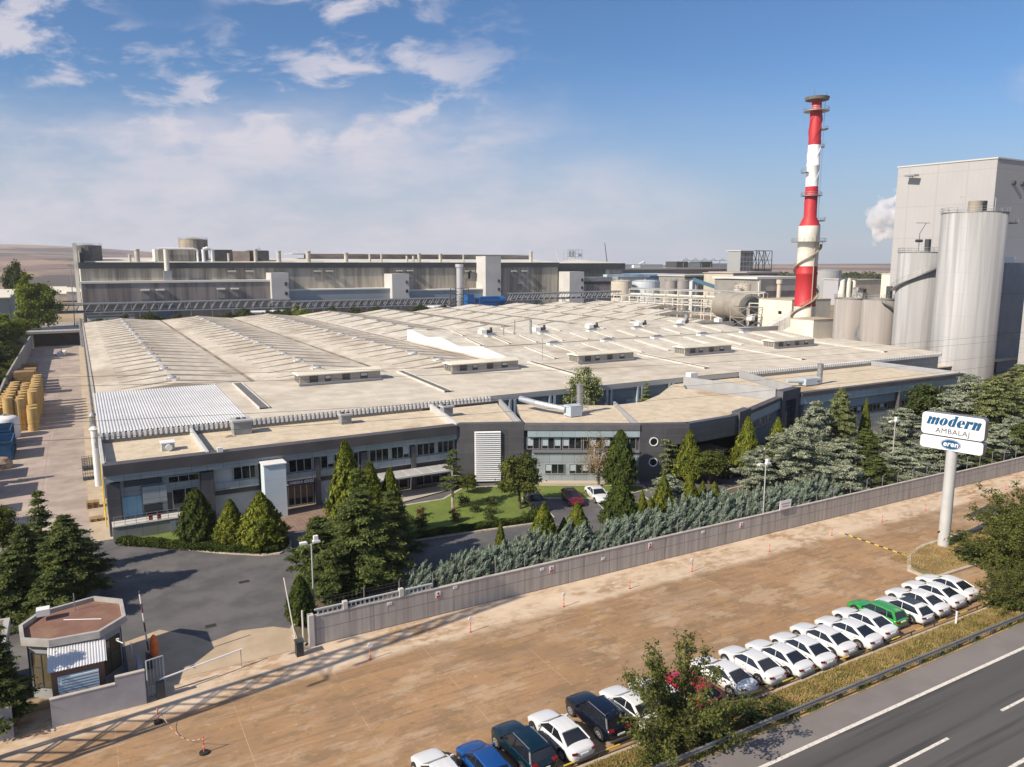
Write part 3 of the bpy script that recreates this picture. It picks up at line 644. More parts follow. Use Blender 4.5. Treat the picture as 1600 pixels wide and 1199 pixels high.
# block D stands on a deep shaded porch
P_ = RD if area(RD) > 0 else RD[::-1]
MB().prism(inset(P_, -.05), 6.0, 6.2).build('roof', GRAVEL, off)
MB().prism(P_, 4.45, 5.98).build('wall', WALLB, off)
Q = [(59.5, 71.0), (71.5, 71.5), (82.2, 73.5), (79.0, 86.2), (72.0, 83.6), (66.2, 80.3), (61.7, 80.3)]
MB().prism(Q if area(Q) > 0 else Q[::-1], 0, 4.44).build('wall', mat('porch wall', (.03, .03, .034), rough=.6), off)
def parapet(p0, p1, z0, z1, w=.28, m=None, name='parapet'):
    F = Frame(p0, p1); mb = MB().box(0, F.L, 0, w, z0, z1); F.build(mb, name, m or mat('parapet grey', (.30, .31, .325), (.26, .27, .285), .4, .7), off)
PARM = mat('parapet grey', (.33, .335, .345), (.28, .285, .30), .4, .7)
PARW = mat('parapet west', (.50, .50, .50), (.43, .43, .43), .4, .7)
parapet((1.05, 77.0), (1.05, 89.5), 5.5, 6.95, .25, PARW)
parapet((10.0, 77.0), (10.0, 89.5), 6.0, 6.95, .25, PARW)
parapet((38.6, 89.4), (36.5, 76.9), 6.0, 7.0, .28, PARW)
parapet((48.2, 88.4), (43.35, 74.6), 6.0, 6.95, .28, PARM)
parapet((61.3, 80.4), (55.1, 67.6), 5.9, 6.7, .25, PARM)
parapet((79.2, 86.6), (82.6, 71.9), 6.1, 7.9, .3, PARM)
parapet((93.9, 89.4), (88.1, 73.1), 6.1, 7.5, .3, PARM)
parapet((127.9, 89.4), (127.9, 73.0), 5.5, 6.9, .3, PARM)
parapet((1.3, 89.5), (37.6, 89.5), 6.0, 6.55, .12, mat('rear upstand', (.20, .19, .18), rough=.85))
parapet((94, 89.42), (127.6, 89.42), 6.0, 6.5, .12, MATS['rear upstand'])

def window(F, x0, x1, z0, z1, n, y=0.0, blinds=(), fw=.07, name='window', dep=.10):
    """framed window of n panes whose frame stands proud of the wall face at depth y"""
    mb = MB(); y0 = y - dep
    mb.box(x0, x1, y0, y - .002, z0, z0 + fw); mb.box(x0, x1, y0, y - .002, z1 - fw, z1)
    w = (x1 - x0 - fw) / n
    for i in range(n + 1): mb.box(x0 + i * w, x0 + i * w + fw, y0, y - .002, z0 + fw, z1 - fw)
    f = F.build(mb, name, FRAME, off)
    mb = MB(); bl = MB()
    for i in range(n):
        a, b = x0 + i * w + fw, x0 + (i + 1) * w
        if i in blinds: bl.box(a + .002, b - .002, y - .05, y - .04, z0 + fw + .25 * (z1 - z0), z1 - fw - .001); mb.box(a, b, y - .035, y - .02, z0 + fw, z1 - fw)
        else: mb.box(a, b, y - .04, y - .02, z0 + fw, z1 - fw)
    g = mb.build('pane', GLASS, None); g.parent = f
    if blinds: b_ = bl.build('blind', mat('window blind', (.36, .42, .45), rough=.7), None); b_.parent = f
    return f
# --- facade A
A = Frame((1.0, 77.6), (36.3, 77.6))
def ax(x): return x - 1.0
A.build(MB().box(-.15, A.L, -1.25, -.0, 5.85, 6.85), 'fascia', mat('dark fascia', (.065, .058, .062), (.085, .077, .08), .5, .6), off)
A.build(MB().box(0.02, A.L, -1.05, -.01, 5.2, 5.845), 'cladding', PANEL, off)
for x0, x1 in ((ax(10.3), ax(14.5)), (ax(16.9), ax(25.0)), (ax(25.9), ax(30.8)), (ax(31.4), ax(36.3))):
    A.build(MB().box(x0, x1, -.75, -.01, 2.95, 3.68), 'cladding', PANEL, off)
    A.build(MB().box(x0, x1, -.5, -.01, 3.683, 5.198), 'wall', LGREY, off)
for x0, x1, bl in ((12.1, 14.5, ()), (17.5, 19.9, ()), (20.8, 23.0, (1,)), (23.3, 24.9, ()), (26.1, 28.3, ()), (28.6, 30.7, (2,)), (31.6, 33.8, ()), (34.1, 36.1, ())):
    window(A, ax(x0), ax(x1), 3.72, 5.1, 3, -.502, bl)
for x0, x1 in ((9.1, 10.25), (20.15, 20.65), (25.1, 25.8), (30.85, 31.35)):
    A.build(MB().box(ax(x0), ax(x1), -.95, -.01, 0, 5.0), 'pillar', DARKP, off)
A.build(MB().box(ax(10.3), A.L, -.33, -.01, 2.35, 2.945), 'fascia', MATS['dark fascia'], off)
A.build(MB().box(ax(10.3), ax(17.0), -.2, -.01, 0, 2.345), 'wall', LGREY, off)
A.build(MB().box(ax(20.7), ax(25.0), -.2, -.01, 0, 2.345), 'wall', LGREY, off)
# left corner bay with dock
A.build(MB().box(0, ax(2.1), -.9, -.01, 0, 5.0), 'pillar', DARKP, off)
A.build(MB().box(ax(2.15), ax(9.05), -.3, -.01, 0, 5.0), 'cladding', PANEL, off)
A.build(MB().box(ax(3.9), ax(6.0), -.85, -.31, 2.7, 4.3), 'bay_panel', PANEL, off)
A.build(MB().box(ax(2.5), ax(5.7), -.40, -.305, 4.4, 4.95), 'louvre', mat('dark louvre', (.06, .07, .08), rough=.6, lines=[(2, .1, .03, 0)]), off)
window(A, ax(6.2), ax(9.0), 4.2, 4.9, 3, -.302)
window(A, ax(6.5), ax(8.8), 1.5, 3.6, 2, -.302)
d_ = A.build(MB().box(ax(2.2), ax(3.85), -.38, -.305, 1.35, 3.45), 'door', mat('pale blue door', (.20, .38, .50), (.24, .42, .54), .6, .5, lines=[(0, .8, .03, 0)], lc=(.1, .2, .28)), off)
g_ = MB().box(ax(3.0), ax(3.1), -.43, -.382, 2.3, 2.5).build('handle', STEEL, None); g_.parent = d_
A.build(MB().box(ax(4.0), ax(5.6), -.40, -.305, 1.5, 2.4), 'notice_board', DSTEEL, off)
A.build(MB().box(ax(6.05), ax(6.45), -.36, -.305, 1.5, 3.3), 'door', DSTEEL, off)
A.build(MB().box(ax(1.2), ax(9.6), -2.55, -.96, .0, 1.38), 'dock', mat('dock wall', (.25, .26, .25), (.20, .21, .20), .4, .85, lines=[(0, 1.3, .05, 0)], lc=(.12, .12, .12)), off)
A.build(MB().box(ax(1.2), ax(9.6), -2.62, -.955, 1.383, 1.46), 'dock_edge', mat('dock slab', (.5, .49, .46), rough=.8), off)
A.build(MB().box(ax(6.0), ax(8.3), -2.6, -2.552, .2, 1.2), 'shutter', mat('grey blue shutter', (.22, .25, .32), rough=.5, lines=[(0, .55, .04, 0)]), off)
mb = MB()
for i in range(10): mb.cyl((ax(1.35) + i * .9, -2.5, 1.46), (ax(1.35) + i * .9, -2.5, 2.3), .025, n=6)
for z in (1.75, 2.02, 2.3): mb.cyl((ax(1.35), -2.5, z), (ax(9.45), -2.5, z), .022, n=6)
A.build(mb, 'railing', STEEL, off)
for x in (4.2, 4.9): A.build(MB().box(ax(x), ax(x) + .35, -2.47, -2.4, 1.55, 2.05), 'fire_cabinet', RED, off)
# white box porch and entrance with its lettering
A.build(MB().box(ax(14.6), ax(16.7), -2.9, -1.26, 0, 5.4), 'porch_pier', mat('pale blue white panel', (.56, .64, .70), (.60, .67, .72), .3, .5, lines=[(2, 1.3, .02, 0)], lc=(.4, .45, .5)), off)
A.build(MB().box(ax(14.5), ax(16.8), -3.0, -1.255, 5.403, 5.5), 'porch_pier_cap', WHITE, off)
A.build(MB().box(ax(16.75), ax(20.1), -.62, -.34, 2.3, 2.94), 'sign_band', mat('sign band', (.045, .042, .045), rough=.5), off)
text_mesh('FABRİKA GİRİŞİ', .37, 'lettering', WHITEG, off, Matrix.Translation(Vector((1.0 + ax(18.78), 77.6 - .64, 2.63)) - Vector((60, 78, 0))) @ Matrix.Rotation(math.pi / 2, 4, 'X'), .01, .012, 0, 1.06, .86)
A.build(MB().box(ax(17.05), ax(17.4), -.64, -.622, 2.45, 2.62).box(ax(17.02), ax(17.4), -.64, -.622, 2.78, 2.84), 'lettering', WHITEG, off)
window(A, ax(17.4), ax(20.05), .05, 2.25, 4, -.05, (), .09, 'door')
# canopy over the shop front
mb = MB(); mb.box(ax(25.9), ax(34.9), -3.6, -.96, 2.42, 2.5); cano = A.build(mb, 'canopy', mat('frosted canopy', (.46, .45, .44), (.40, .39, .38), .8, .3, lines=[(0, 1.5, .08, 0)], lc=(.72, .72, .7)), off)
mb = MB(); mb.box(ax(25.85), ax(34.95), -3.7, -3.602, 2.36, 2.56); g_ = mb.build('edge_beam', WHITE, None); g_.parent = cano
for x in (26.2, 34.4): A.build(MB().cyl((ax(x), -3.3, 0), (ax(x), -3.3, 2.41), .06, n=8), 'post', STEEL, off)
window(A, ax(27.4), ax(30.7), .15, 2.25, 3, -.05, (), .08)
window(A, ax(31.5), ax(35.6), .15, 2.25, 4, -.05, (), .08)
# --- block B : dark face with white louvre
B_ = Frame((36.3, 76.55), (43.25, 73.35))
B_.build(MB().box(0, B_.L, -.0, .95, 0, 6.95), 'wall', DARKP, off)
B_.build(MB().box(1.95, 5.05, -.12, -.003, .25, 6.1), 'louvre_frame', mat('louvre back', (.03, .03, .035), rough=.8), off)
mb = MB(); z = .34
while z < 6.0: mb.add([(2.0, -.30, z), (5.0, -.30, z), (5.0, -.122, z + .1), (2.0, -.122, z + .1), (2.0, -.30, z - .02), (5.0, -.30, z - .02)], [(0, 1, 2, 3), (4, 5, 1, 0)]); mb.box(2.0, 5.0, -.32, -.302, z - .06, z + .05); z += .235
B_.build(mb, 'louvre', WHITEG, off)
# --- block C
Cc = Frame((43.3, 73.35), (54.75, 66.75))
L_ = Cc.L
Cc.build(MB().box(0, L_, -.15, 1.1, 6.12, 6.75), 'fascia', mat('dark fascia c', (.10, .095, .10), (.12, .115, .12), .5, .6), off)
Cc.build(MB().box(.4, L_, -.05, .95, 5.32, 6.115), 'cladding', CYANP, off)
Cc.build(MB().box(.0, L_, .35, .95, 3.72, 5.315), 'wall', DARKP, off)
Cc.build(MB().box(.9, L_, -.15, .95, 3.5, 3.715), 'ledge', mat('ledge', (.16, .165, .17), rough=.6), off)
Cc.build(MB().box(.9, L_, .1, .95, 0, 3.495), 'cladding', PANEL, off)
for x0, n, bl in ((.3, 2, (0,)), (2.0, 3, (0, 2)), (4.4, 3, (0,)), (6.8, 3, (1,)), (9.1, 3, (0,)), (11.4, 2, ())):
    window(Cc, x0, x0 + n * .74, 3.8, 5.2, n, .348, bl)
for x0, n, bl in ((2.4, 3, (0,)), (5.2, 3, (0, 2)), (7.6, 3, (1,)), (10.2, 3, ())):
    window(Cc, x0, x0 + n * .75, .95, 2.15, n, .098, bl)
Cc.build(MB().box(.2, L_, -1.1, .05, 0, .16), 'pavement_slab', mat('pale slab', (.44, .38, .30), rough=.9), off)
# --- block D/E : dark faces, portholes, porch overhang
D = Frame((54.75, 66.75), (60.0, 64.35))
D.build(MB().box(0, 3.4, 0, .9, 0, 6.8), 'wall', DARKP, off)
D.build(MB().box(3.4, D.L, 0, .9, 4.4, 6.8), 'wall', DARKP, off)
for z in (2.35, 4.75):
    mb = MB(); ring = []
    c = (1.65, z); n = 28
    for r, y in ((.52, -.10), (.42, -.10), (.42, -.003), (.52, -.003)):
        ring.append([(c[0] + r * math.cos(2 * math.pi * i / n), y, c[1] + r * math.sin(2 * math.pi * i / n)) for i in range(n)])
    vs = sum(ring, [])
    mb.add(vs, [(k * n + i, k * n + (i + 1) % n, ((k + 1) % 4) * n + (i + 1) % n, ((k + 1) % 4) * n + i) for k in range(4) for i in range(n)])
    w_ = D.build(mb, 'round_window', WHITE, off)
    g_ = MB().cyl((c[0], -.02, c[1]), (c[0], -.004, c[1]), .42, .42, 28).build('pane', GLASS, None); g_.parent = w_
E1 = Frame((60.0, 64.35), (67.8, 64.95)); E1.build(MB().box(0, E1.L, 0, .8, 4.4, 6.8), 'wall', mat('dark blue grey cladding', (.075, .08, .095), (.09, .095, .11), .3, .5, lines=[(2, .8, .03, 0), (0, 3.0, .03, 0)], lc=(.13, .14, .16)), off)
E2 = Frame((67.8, 64.95), (71.6, 66.4)); E2.build(MB().box(.9, E2.L + .25, -.25, .8, 4.4, 7.15), 'wall', DARKP, off); E2.build(MB().box(0, .898, 0, .8, 4.4, 6.8), 'wall', DARKP, off)
E2.build(MB().box(2.6, E2.L, .1, .7, 0, 4.39), 'pillar', DARKP, off)
E3 = Frame((71.6, 66.4), (83.0, 71.3))
E3.build(MB().box(0, E3.L, -.15, .8, 6.35, 6.8), 'fascia', MATS['dark fascia'], off)
E3.build(MB().box(0, E3.L, 0, .8, 5.2, 6.345), 'cladding', CYANP, off)
E3.build(MB().box(0, E3.L, .3, .8, 0, 5.195), 'wall', mat('blue wall', (.13, .17, .21), rough=.6, lines=[(2, 1.2, .04, 0)]), off)
for x0 in (1.2, 4.2, 7.2): window(E3, x0, x0 + 2.7, 3.9, 5.0, 4, .298, (1,))
MB().box(62.2, 68.2, 66.2, 69.2, 2.3, 2.44).build('canopy', mat('entrance canopy', (.33, .30, .27), rough=.6), off)
for x in (62.6, 67.8): MB().cyl((x, 66.5, 0), (x, 66.5, 2.3), .08, n=8).build('post', STEEL, off)
MB().box(63.5, 67.0, 71.05, 71.2, 0, 2.3).build('door', GLASS, off) if False else None
# --- block F tall portal
Ff = Frame((83.0, 71.3), (88.1, 72.6))
Ff.build(MB().box(0, .9, -.3, .9, 0, 7.6).box(4.0, Ff.L, -.3, .9, 0, 7.6).box(.9, 4.0, -.3, .9, 6.2, 7.6), 'portal', DARKP, off)
Ff.build(MB().box(.9, 4.0, .3, .8, 0, 6.195), 'curtain_wall', mat('blue dark glass', (.02, .035, .05), rough=.1, spec=.8, lines=[(2, 1.0, .06, 0), (0, .8, .05, 0)], lc=(.1, .12, .14)), off)
# --- block G
G = Frame((88.2, 72.9), (127.8, 72.9))
G.build(MB().box(0, G.L, -.9, .05, 6.25, 6.8), 'fascia', MATS['dark fascia'], off)
G.build(MB().box(0, G.L, -.7, .05, 5.1, 6.245), 'cladding', CYANP, off)
G.build(MB().box(0, G.L, -.1, .05, 3.6, 5.095), 'cladding', mat('mid blue panel', (.22, .29, .34), (.25, .32, .37), .3, .5, lines=[(0, 1.5, .03, 0)]), off)
G.build(MB().box(0, G.L, -.12, .05, 2.4, 3.595), 'wall', mat('dark strip', (.045, .05, .055), rough=.4), off)
G.build(MB().box(0, G.L, -.14, .05, 0, 2.395), 'cladding', PANEL, off)
for x in (0.0, 10.0, 22.5, 33.0): G.build(MB().box(x, x + .5, -.85, -.15, 0, 5.09), 'pillar', DARKP, off)
for x in (1.2, 6, 11.5, 17, 24, 28.5, 34): window(G, x, x + 3.6, 2.55, 3.5, 4, -.122, (2,))
# roof plant
def vent_box(x, y, z, w, h):
    v = MB().box(x - w, x + w, y - w, y + w, z, z + h).build('roof_vent', mat('grey blockwork', (.24, .25, .26), (.20, .21, .22), .8, .85), off)
    MB().box(x - w - .15, x + w + .15, y - w - .15, y + w + .15, z + h + .003, z + h + .18).build('cap', mat('vent cap', (.38, .38, .38), rough=.7), v)
    MB().cyl((x - .3, y, z + h + .18), (x - .3, y, z + h + .35), .25, n=10).cyl((x + .35, y, z + h + .18), (x + .35, y, z + h + .3), .2, n=10).build('fan', DSTEEL, v)
vent_box(14.9, 87.6, 6.1, .95, 1.5); vent_box(26.6, 86.9, 6.1, .6, 1.1); vent_box(38.9, 84.9, 6.1, .6, 1.25)
v = MB().box(6.3, 7.5, 82.6, 83.8, 6.15, 6.95).build('roof_vent', LGREY, off)
MB().box(6.2, 7.6, 82.5, 83.9, 6.953, 7.05).cyl((6.95, 82.3, 6.55), (6.95, 82.6, 6.55), .32, n=16).build('fan_outlet', WHITE, v)
MB().box(10.7, 11.2, 76.5, 76.9, 6.86, 7.3).build('camera_box', WHITEG, off)
# duct, fan box and stack on block C
st = MB().cyl((54.6, 78.6, 6.5), (54.6, 78.6, 9.7), .42, .42, 18).cyl((54.6, 78.6, 9.7), (54.6, 78.6, 9.8), .5, .5, 18).build('exhaust_stack', STEEL, off, smooth=False)
mb = MB()
for dx, dy in ((-.8, -.7), (.8, -.7), (.8, .7), (-.8, .7)): mb.cyl((54.6 + dx, 78.6 + dy, 6.1), (54.6 + dx, 78.6 + dy, 8.0), .04, n=6)
for z in (6.9, 7.9): mb.tube([(53.8, 77.9, z), (55.4, 77.9, z), (55.4, 79.3, z), (53.8, 79.3, z), (53.8, 77.9, z)], .035)
mb.tube([(54.6, 78.6, 9.8), (54.6, 78.6, 10.4)], .03); mb.build('frame', STEEL, st)
MB().box(51.9, 53.6, 76.6, 78.2, 6.2, 7.5).cyl((53.6, 77.6, 7.0), (54.6, 78.6, 7.1), .4, n=14).build('fan_box', mat('blue grey plant', (.40, .46, .52), rough=.5), off)
MB().cyl((51.9, 77.8, 6.95), (50.0, 81.8, 7.3), .38, n=16).cyl((50.0, 81.8, 7.3), (49.3, 84.5, 7.5), .38, n=16).build('duct', mat('duct steel', (.52, .54, .57), rough=.35, metal=.5), off)
# plant on block G roof
st = MB().cyl((101.2, 79.5, 6.3), (101.2, 79.5, 9.2), .42, n=18).cyl((101.2, 79.5, 9.2), (101.2, 79.5, 9.3), .5, n=18).cyl((101.2, 79.5, 9.3), (101.2, 79.5, 9.9), .03, n=6).build('exhaust_stack', STEEL, off)
MB().box(97.2, 99.8, 78.8, 80.2, 6.2, 7.2).cyl((99.8, 79.5, 6.8), (101.2, 79.5, 6.9), .4, n=14).cyl((97.2, 79.5, 6.8), (94.8, 80.4, 6.9), .3, n=12).build('fan_box', MATS['blue grey plant'], off)
MB().box(80.4, 81.8, 86.3, 87.4, 6.3, 8.4).build('roof_hatch', WHITE, off)
mb = MB(); mb.tube([(78.4, 85.6, 6.6), (79.6, 86.6, 6.6), (79.6, 86.6, 7.4)], .12, 8); mb.build('pipe', STEEL, off)
mb = MB(); mb.tube([(12.5, 87.2, 6.2), (13.2, 86.6, 6.2), (13.9, 86.9, 6.2), (14.0, 86.2, 6.2), (12.9, 86.1, 6.2)], .05); mb.build('hose', YELLOW if False else mat('hose', (.4, .33, .24), rough=.8), off)

# ------------------------------------------------------------------ perimeter wall and fence
WALLC = mat('board marked concrete', (.44, .405, .375), (.32, .29, .27), .8, .9, stretch=(2.6, 1, .12), bump=.006, bscale=5, lines=[(0, 4.0, .04, 0), (2, 1.05, .035, 1.0)], lc=(.16, .14, .13), c3=(.20, .18, .165), s3=.6, t3=(.54, .72))
pw = thing('perimeter_wall', 'long board marked concrete wall between the car park pavement and the planted strip', 'wall', (48, 47.4, 0))
MB().box(11.9, 84, 47.3, 47.5, 0, 2.0).build('panel', WALLC, pw)
MB().box(84.003, 135, 47.3, 47.5, 0, 1.75).build('panel', WALLC, pw)
MB().box(11.95, 84, 47.27, 47.53, 2.003, 2.07).build('coping', mat('wall coping', (.46, .42, .38), (.38, .34, .31), 1, .9), pw)
MB().box(84.01, 135, 47.27, 47.53, 1.753, 1.82).build('coping', MATS['wall coping'], pw)
MB().box(11.55, 11.898, 47.2, 47.6, 0, 2.2).build('end_pier', mat('pale pier', (.50, .48, .45), rough=.8), pw)
# small warning plates on the wall
for x, z, k in ((20.6, 1.55, 0), (30.2, 1.5, 0), (40.0, 1.55, 0), (50.6, 1.5, 0), (17.0, 1.65, 1), (22.0, 1.75, 1), (29.4, 1.6, 1), (35.2, 1.3, 1), (46, 1.6, 1)):
    if k:
        s_ = MB().box(x, x + .32, 47.27, 47.298, z, z + .2).build('small_plate', WHITEG, None)
        tag(s_, 'small white plate fixed on the concrete wall', 'sign', 'small white plates on the concrete wall')
        m_ = MB().box(x + .05, x + .27, 47.26, 47.269, z + .08, z + .12).build('print', mat('grey print', (.35, .3, .3), rough=.6), s_)
    else:
        s_ = MB().box(x + .04, x + .40, 47.27, 47.298, z - .2, z + .28).build('warning_sign', WHITEG, None)
        tag(s_, 'white and red no parking plate on the concrete wall', 'sign', 'no parking plates on the concrete wall')
        MB().box(x + .06, x + .38, 47.26, 47.269, z - .18, z - .03).build('red_panel', RED, s_)
        MB().box(x + .16, x + .28, 47.255, 47.269, z + .03, z + .2).build('symbol', mat('dark print', (.12, .08, .09), rough=.6), s_)
        
fence = thing('wire_fence', 'low wire fence on posts along the top of the concrete wall', 'fence', (60, 47.7, 0))
x = 15.5
while x < 132:
    MB().cyl((x, 47.72, 0), (x, 47.72, 3.05), .035, n=6).cyl((x, 47.72, 3.05), (x - .0, 47.45, 3.35), .03, n=6).build('post', STEEL, fence); x += 2.55
mb = MB()
for z in (2.2, 2.5, 2.8, 3.0): mb.tube([(12.2, 47.72, z), (132, 47.72, z)], .008, 4)
x = 12.3
while x < 132: mb.cyl((x, 47.72, 2.1), (x, 47.72, 3.0), .0035, n=3, cap=False); x += .3
mb.build('mesh', mat('fence wire', (.12, .13, .12), rough=.6, metal=.3), fence)
rail = thing('parapet_railing', 'short grey concrete balustrade on the wall beside the gate', 'railing', (15, 47.4, 2.07))
mb = MB(); mb.box(12.0, 20.4, 47.33, 47.47, 2.42, 2.5); mb.box(12.0, 20.4, 47.35, 47.45, 2.075, 2.13)
x = 12.2
while x < 20.3: mb.box(x, x + .09, 47.36, 47.44, 2.13, 2.42); x += .32
mb.build('bars', mat('rail grey', (.40, .42, .44), rough=.6), rail)
for x in (13.9, 17.9): MB().box(x, x + .3, 47.25, 47.55, 2.075, 2.62).build('pier', mat('pale pier', (.50, .48, .45), rough=.8), rail)

# gate leaf and uprights at the wall's end
gp = thing('gate_frame', 'tall thin pale gate frame standing at the end of the concrete wall', 'gate', (10.9, 47.4, 0))
MB().cyl((10.7, 46.9, 0), (10.4, 48.6, 4.6), .04, n=8).build('upright', mat('pale post', (.58, .55, .50), rough=.6), gp)
MB().cyl((11.2, 47.4, 0), (11.2, 47.4, 2.6), .06, n=8).build('upright', mat('pale post', (.58, .55, .50), rough=.6), gp)
b_ = MB().box(10.5, 10.95, 46.35, 46.85, 0, .95).build('waste_bin', mat('bin black', (.03, .032, .035), rough=.5), None)
tag(b_, 'black square bin at the foot of the gate frame', 'bin'); MB().box(10.46, 10.99, 46.31, 46.89, .953, 1.02).build('lid', DSTEEL, b_)

# ------------------------------------------------------------------ guard house
gh = thing('guard_house', 'octagonal grey guard house with brown roof and white corrugated lean-to by the gate', 'guard house', (-1.6, 50.5, 0))
OCT = [(-4.3, 49.2), (-2.9, 48.2), (-.35, 48.0), (1.1, 49.5), (1.05, 52.2), (-.5, 53.6), (-3.5, 52.8), (-4.5, 51.2)]
OCT = OCT if area(OCT) > 0 else OCT[::-1]
IN = inset(OCT, .35)
MB().prism(IN, 0, 3.379).build('wall', mat('guard house wall', (.30, .31, .32), (.25, .26, .27), .6, .8), gh)
MB().prism(inset(OCT, .12), 3.382, 3.55).build('roof', mat('red brown roof felt', (.17, .085, .06), (.22, .12, .085), .8, .9, c3=(.24, .16, .10), s3=.5, t3=(.52, .7)), gh)
n = len(OCT); I_ = inset(OCT, .2)
mb = MB()
for i in range(n):
    j = (i + 1) % n
    mb.add([(*OCT[i], 3.38), (*OCT[j], 3.38), (*OCT[j], 3.8), (*OCT[i], 3.8), (*I_[i], 3.8), (*I_[j], 3.8), (*I_[i], 3.5), (*I_[j], 3.5), (*IN[i], 3.38), (*IN[j], 3.38)], [(0, 1, 2, 3), (3, 2, 5, 4), (4, 5, 7, 6), (1, 0, 8, 9)])
mb.build('parapet', mat('guard house parapet', (.40, .38, .36), (.31, .295, .28), .8, .7), gh)
MB().box(-3.6, -2.9, 51.6, 52.2, 3.9, 4.3).build('air_conditioner', WHITE, gh)
MB().cyl((-1.6, 52.4, 3.55), (-1.6, 52.4, 4.7), .03, n=6).build('antenna', STEEL, gh)
MB().cyl((-2.2, 51.2, 3.6), (-.2, 50.2, 3.6), .03, n=6).build('pipe', WHITE, gh)
def gwin(p0, p1, z0, z1, n):
    F = Frame(p0, p1); mb = MB(); w = F.L / n
    for i in range(n + 1): mb.box(i * w - .03, i * w + .03, -.06, -.004, z0, z1)
    for z in (z0, (z0 + z1) / 2 + .2, z1): mb.box(-.03, F.L + .03, -.061, -.005, z - .03, z + .03)
    f = F.build(mb, 'window', DSTEEL, gh); g = MB().box(0, F.L, -.03, -.006, z0, z1).build('pane', mat('warm glass', (.10, .085, .05), rough=.08, spec=.9), None); g.parent = f
def lerp(a, b, t): return (a[0] + (b[0] - a[0]) * t, a[1] + (b[1] - a[1]) * t)
for i in range(n):
    a, b = IN[i], IN[(i + 1) % n]; mx = (a[0] + b[0]) / 2; my = (a[1] + b[1]) / 2
    if my < 51 : gwin(lerp(a, b, .10), lerp(a, b, .90), .7, 2.75, 2 if (Vector(b) - Vector(a)).length < 2.4 else 3)
# louvred plant room in front with white corrugated lean-to roof
MB().box(-2.85, -.25, 46.35, 48.6, 0, 2.75).build('plant_room', mat('brown plant room', (.16, .10, .075), (.13, .08, .06), .5, .8), gh)
mb = MB(); n_ = 20; x0, x1 = -3.0, -.1; w = (x1 - x0) / n_
for i in range(n_):
    a = x0 + i * w
    for (xa, za), (xb, zb) in zip(((a, 0), (a + w * .2, .03), (a + w * .5, .03), (a + w * .7, 0)), ((a + w * .2, .03), (a + w * .5, .03), (a + w * .7, 0), (a + w, 0))):
        mb.add([(xa, 46.2, 2.78 + za), (xb, 46.2, 2.78 + zb), (xb, 49.3, 3.5 + zb), (xa, 49.3, 3.5 + za)], [(0, 1, 2, 3)])
mb.build('lean_to_roof', mat('white corrugated sheet', (.66, .67, .69), (.60, .61, .63), .6, .4, metal=.2), gh)
mb = MB(); z = .9
while z < 2.35: mb.add([(-2.55, 46.22, z), (-.55, 46.22, z), (-.55, 46.33, z + .13), (-2.55, 46.33, z + .13)], [(0, 1, 2, 3)]); mb.box(-2.55, -.55, 46.2, 46.219, z - .03, z + .06); z += .17
mb.build('louvre', mat('pale blue louvre', (.46, .56, .64), rough=.4), gh)
tree_rail = MB()
gw = thing('gate_wall', 'stepped grey wall in front of the guard house plant room', 'wall', (-.6, 45.5, 0))
GWM = mat('grey painted wall', (.36, .35, .37), (.30, .29, .31), .6, .85, bump=.004, bscale=5)
MB().box(-2.95, .2, 45.4, 45.62, 0, 1.6).box(.2, 1.7, 45.4, 45.62, 0, 2.0).build('panel', GWM, gw)
MB().box(-2.97, .198, 45.38, 45.64, 1.603, 1.66).box(.2, 1.72, 45.38, 45.64, 2.003, 2.06).build('coping', MATS['wall coping'], gw)
MB().box(1.45, 1.7, 45.63, 49.5, 0, 1.2).build('side_panel', GWM, gw)
gw2 = MB().box(-9, -4.7, 45.4, 45.62, 0, 1.75).build('low_wall', GWM, None); tag(gw2, 'low grey wall at the left edge beside the guard house', 'wall')
MB().box(-9, -4.68, 45.38, 45.64, 1.753, 1.81).build('coping', MATS['wall coping'], gw2)
# gate leaf, barrier arms, orange covered barrier box
gl = thing('swing_gate', 'small grey barred gate beside the guard house wall', 'gate', (2.0, 46.2, 0))
mb = MB(); mb.tube([(1.85, 46.0, .1), (1.85, 46.0, 2.3), (2.75, 46.2, 2.3), (2.75, 46.2, .1), (1.85, 46.0, .1)], .045)
for k in range(1, 5): mb.cyl((1.85 + k * .18, 46.0 + k * .04, .1), (1.85 + k * .18, 46.0 + k * .04, 2.3), .022, n=5)
mb.build('bars', mat('gate blue grey', (.34, .38, .41), rough=.5), gl)
ba = thing('barrier', 'white barrier arm lowered across the gate entrance', 'barrier', (2.6, 45.9, 0))
MB().box(2.25, 2.7, 45.55, 45.95, 0, 1.0).build('cabinet', DSTEEL, ba)
mb = MB(); mb.cyl((2.4, 45.75, 1.1), (7.3, 47.0, 1.15), .05, n=8); mb.build('arm', WHITEG, ba)
MB().cyl((7.2, 46.97, 1.1), (7.2, 46.97, 0.0), .025, n=6).cyl((2.45, 45.75, .95), (2.45, 45.75, 1.2), .06, n=8).build('rest_post', STEEL, ba)
bb = thing('raised_barrier', 'raised red and white barrier arm with orange cover beside the guard house', 'barrier', (2.2, 49.6, 0))
MB().cyl((2.2, 49.6, .9), (1.95, 50.0, 5.0), .05, n=8).build('arm', mat('barrier paint', (.62, .60, .58), (.6, .58, .56), 1, .5, lines=[(2, 1.2, .6, 0)], lc=(.12, .05, .06)), bb)
MB().box(2.0, 2.4, 49.4, 49.8, 0, 1.0).build('cabinet', DSTEEL, bb)
MB().lathe(2.5, 49.3, [(.02, .75), (.2, .9), (.26, 1.3), (.24, 1.8), (.17, 2.15), (.02, 2.3)], 14).build('cover', mat('orange cover', (.72, .17, .04), (.6, .13, .03), 2, .6, bump=.02, bscale=6), bb, smooth=True)
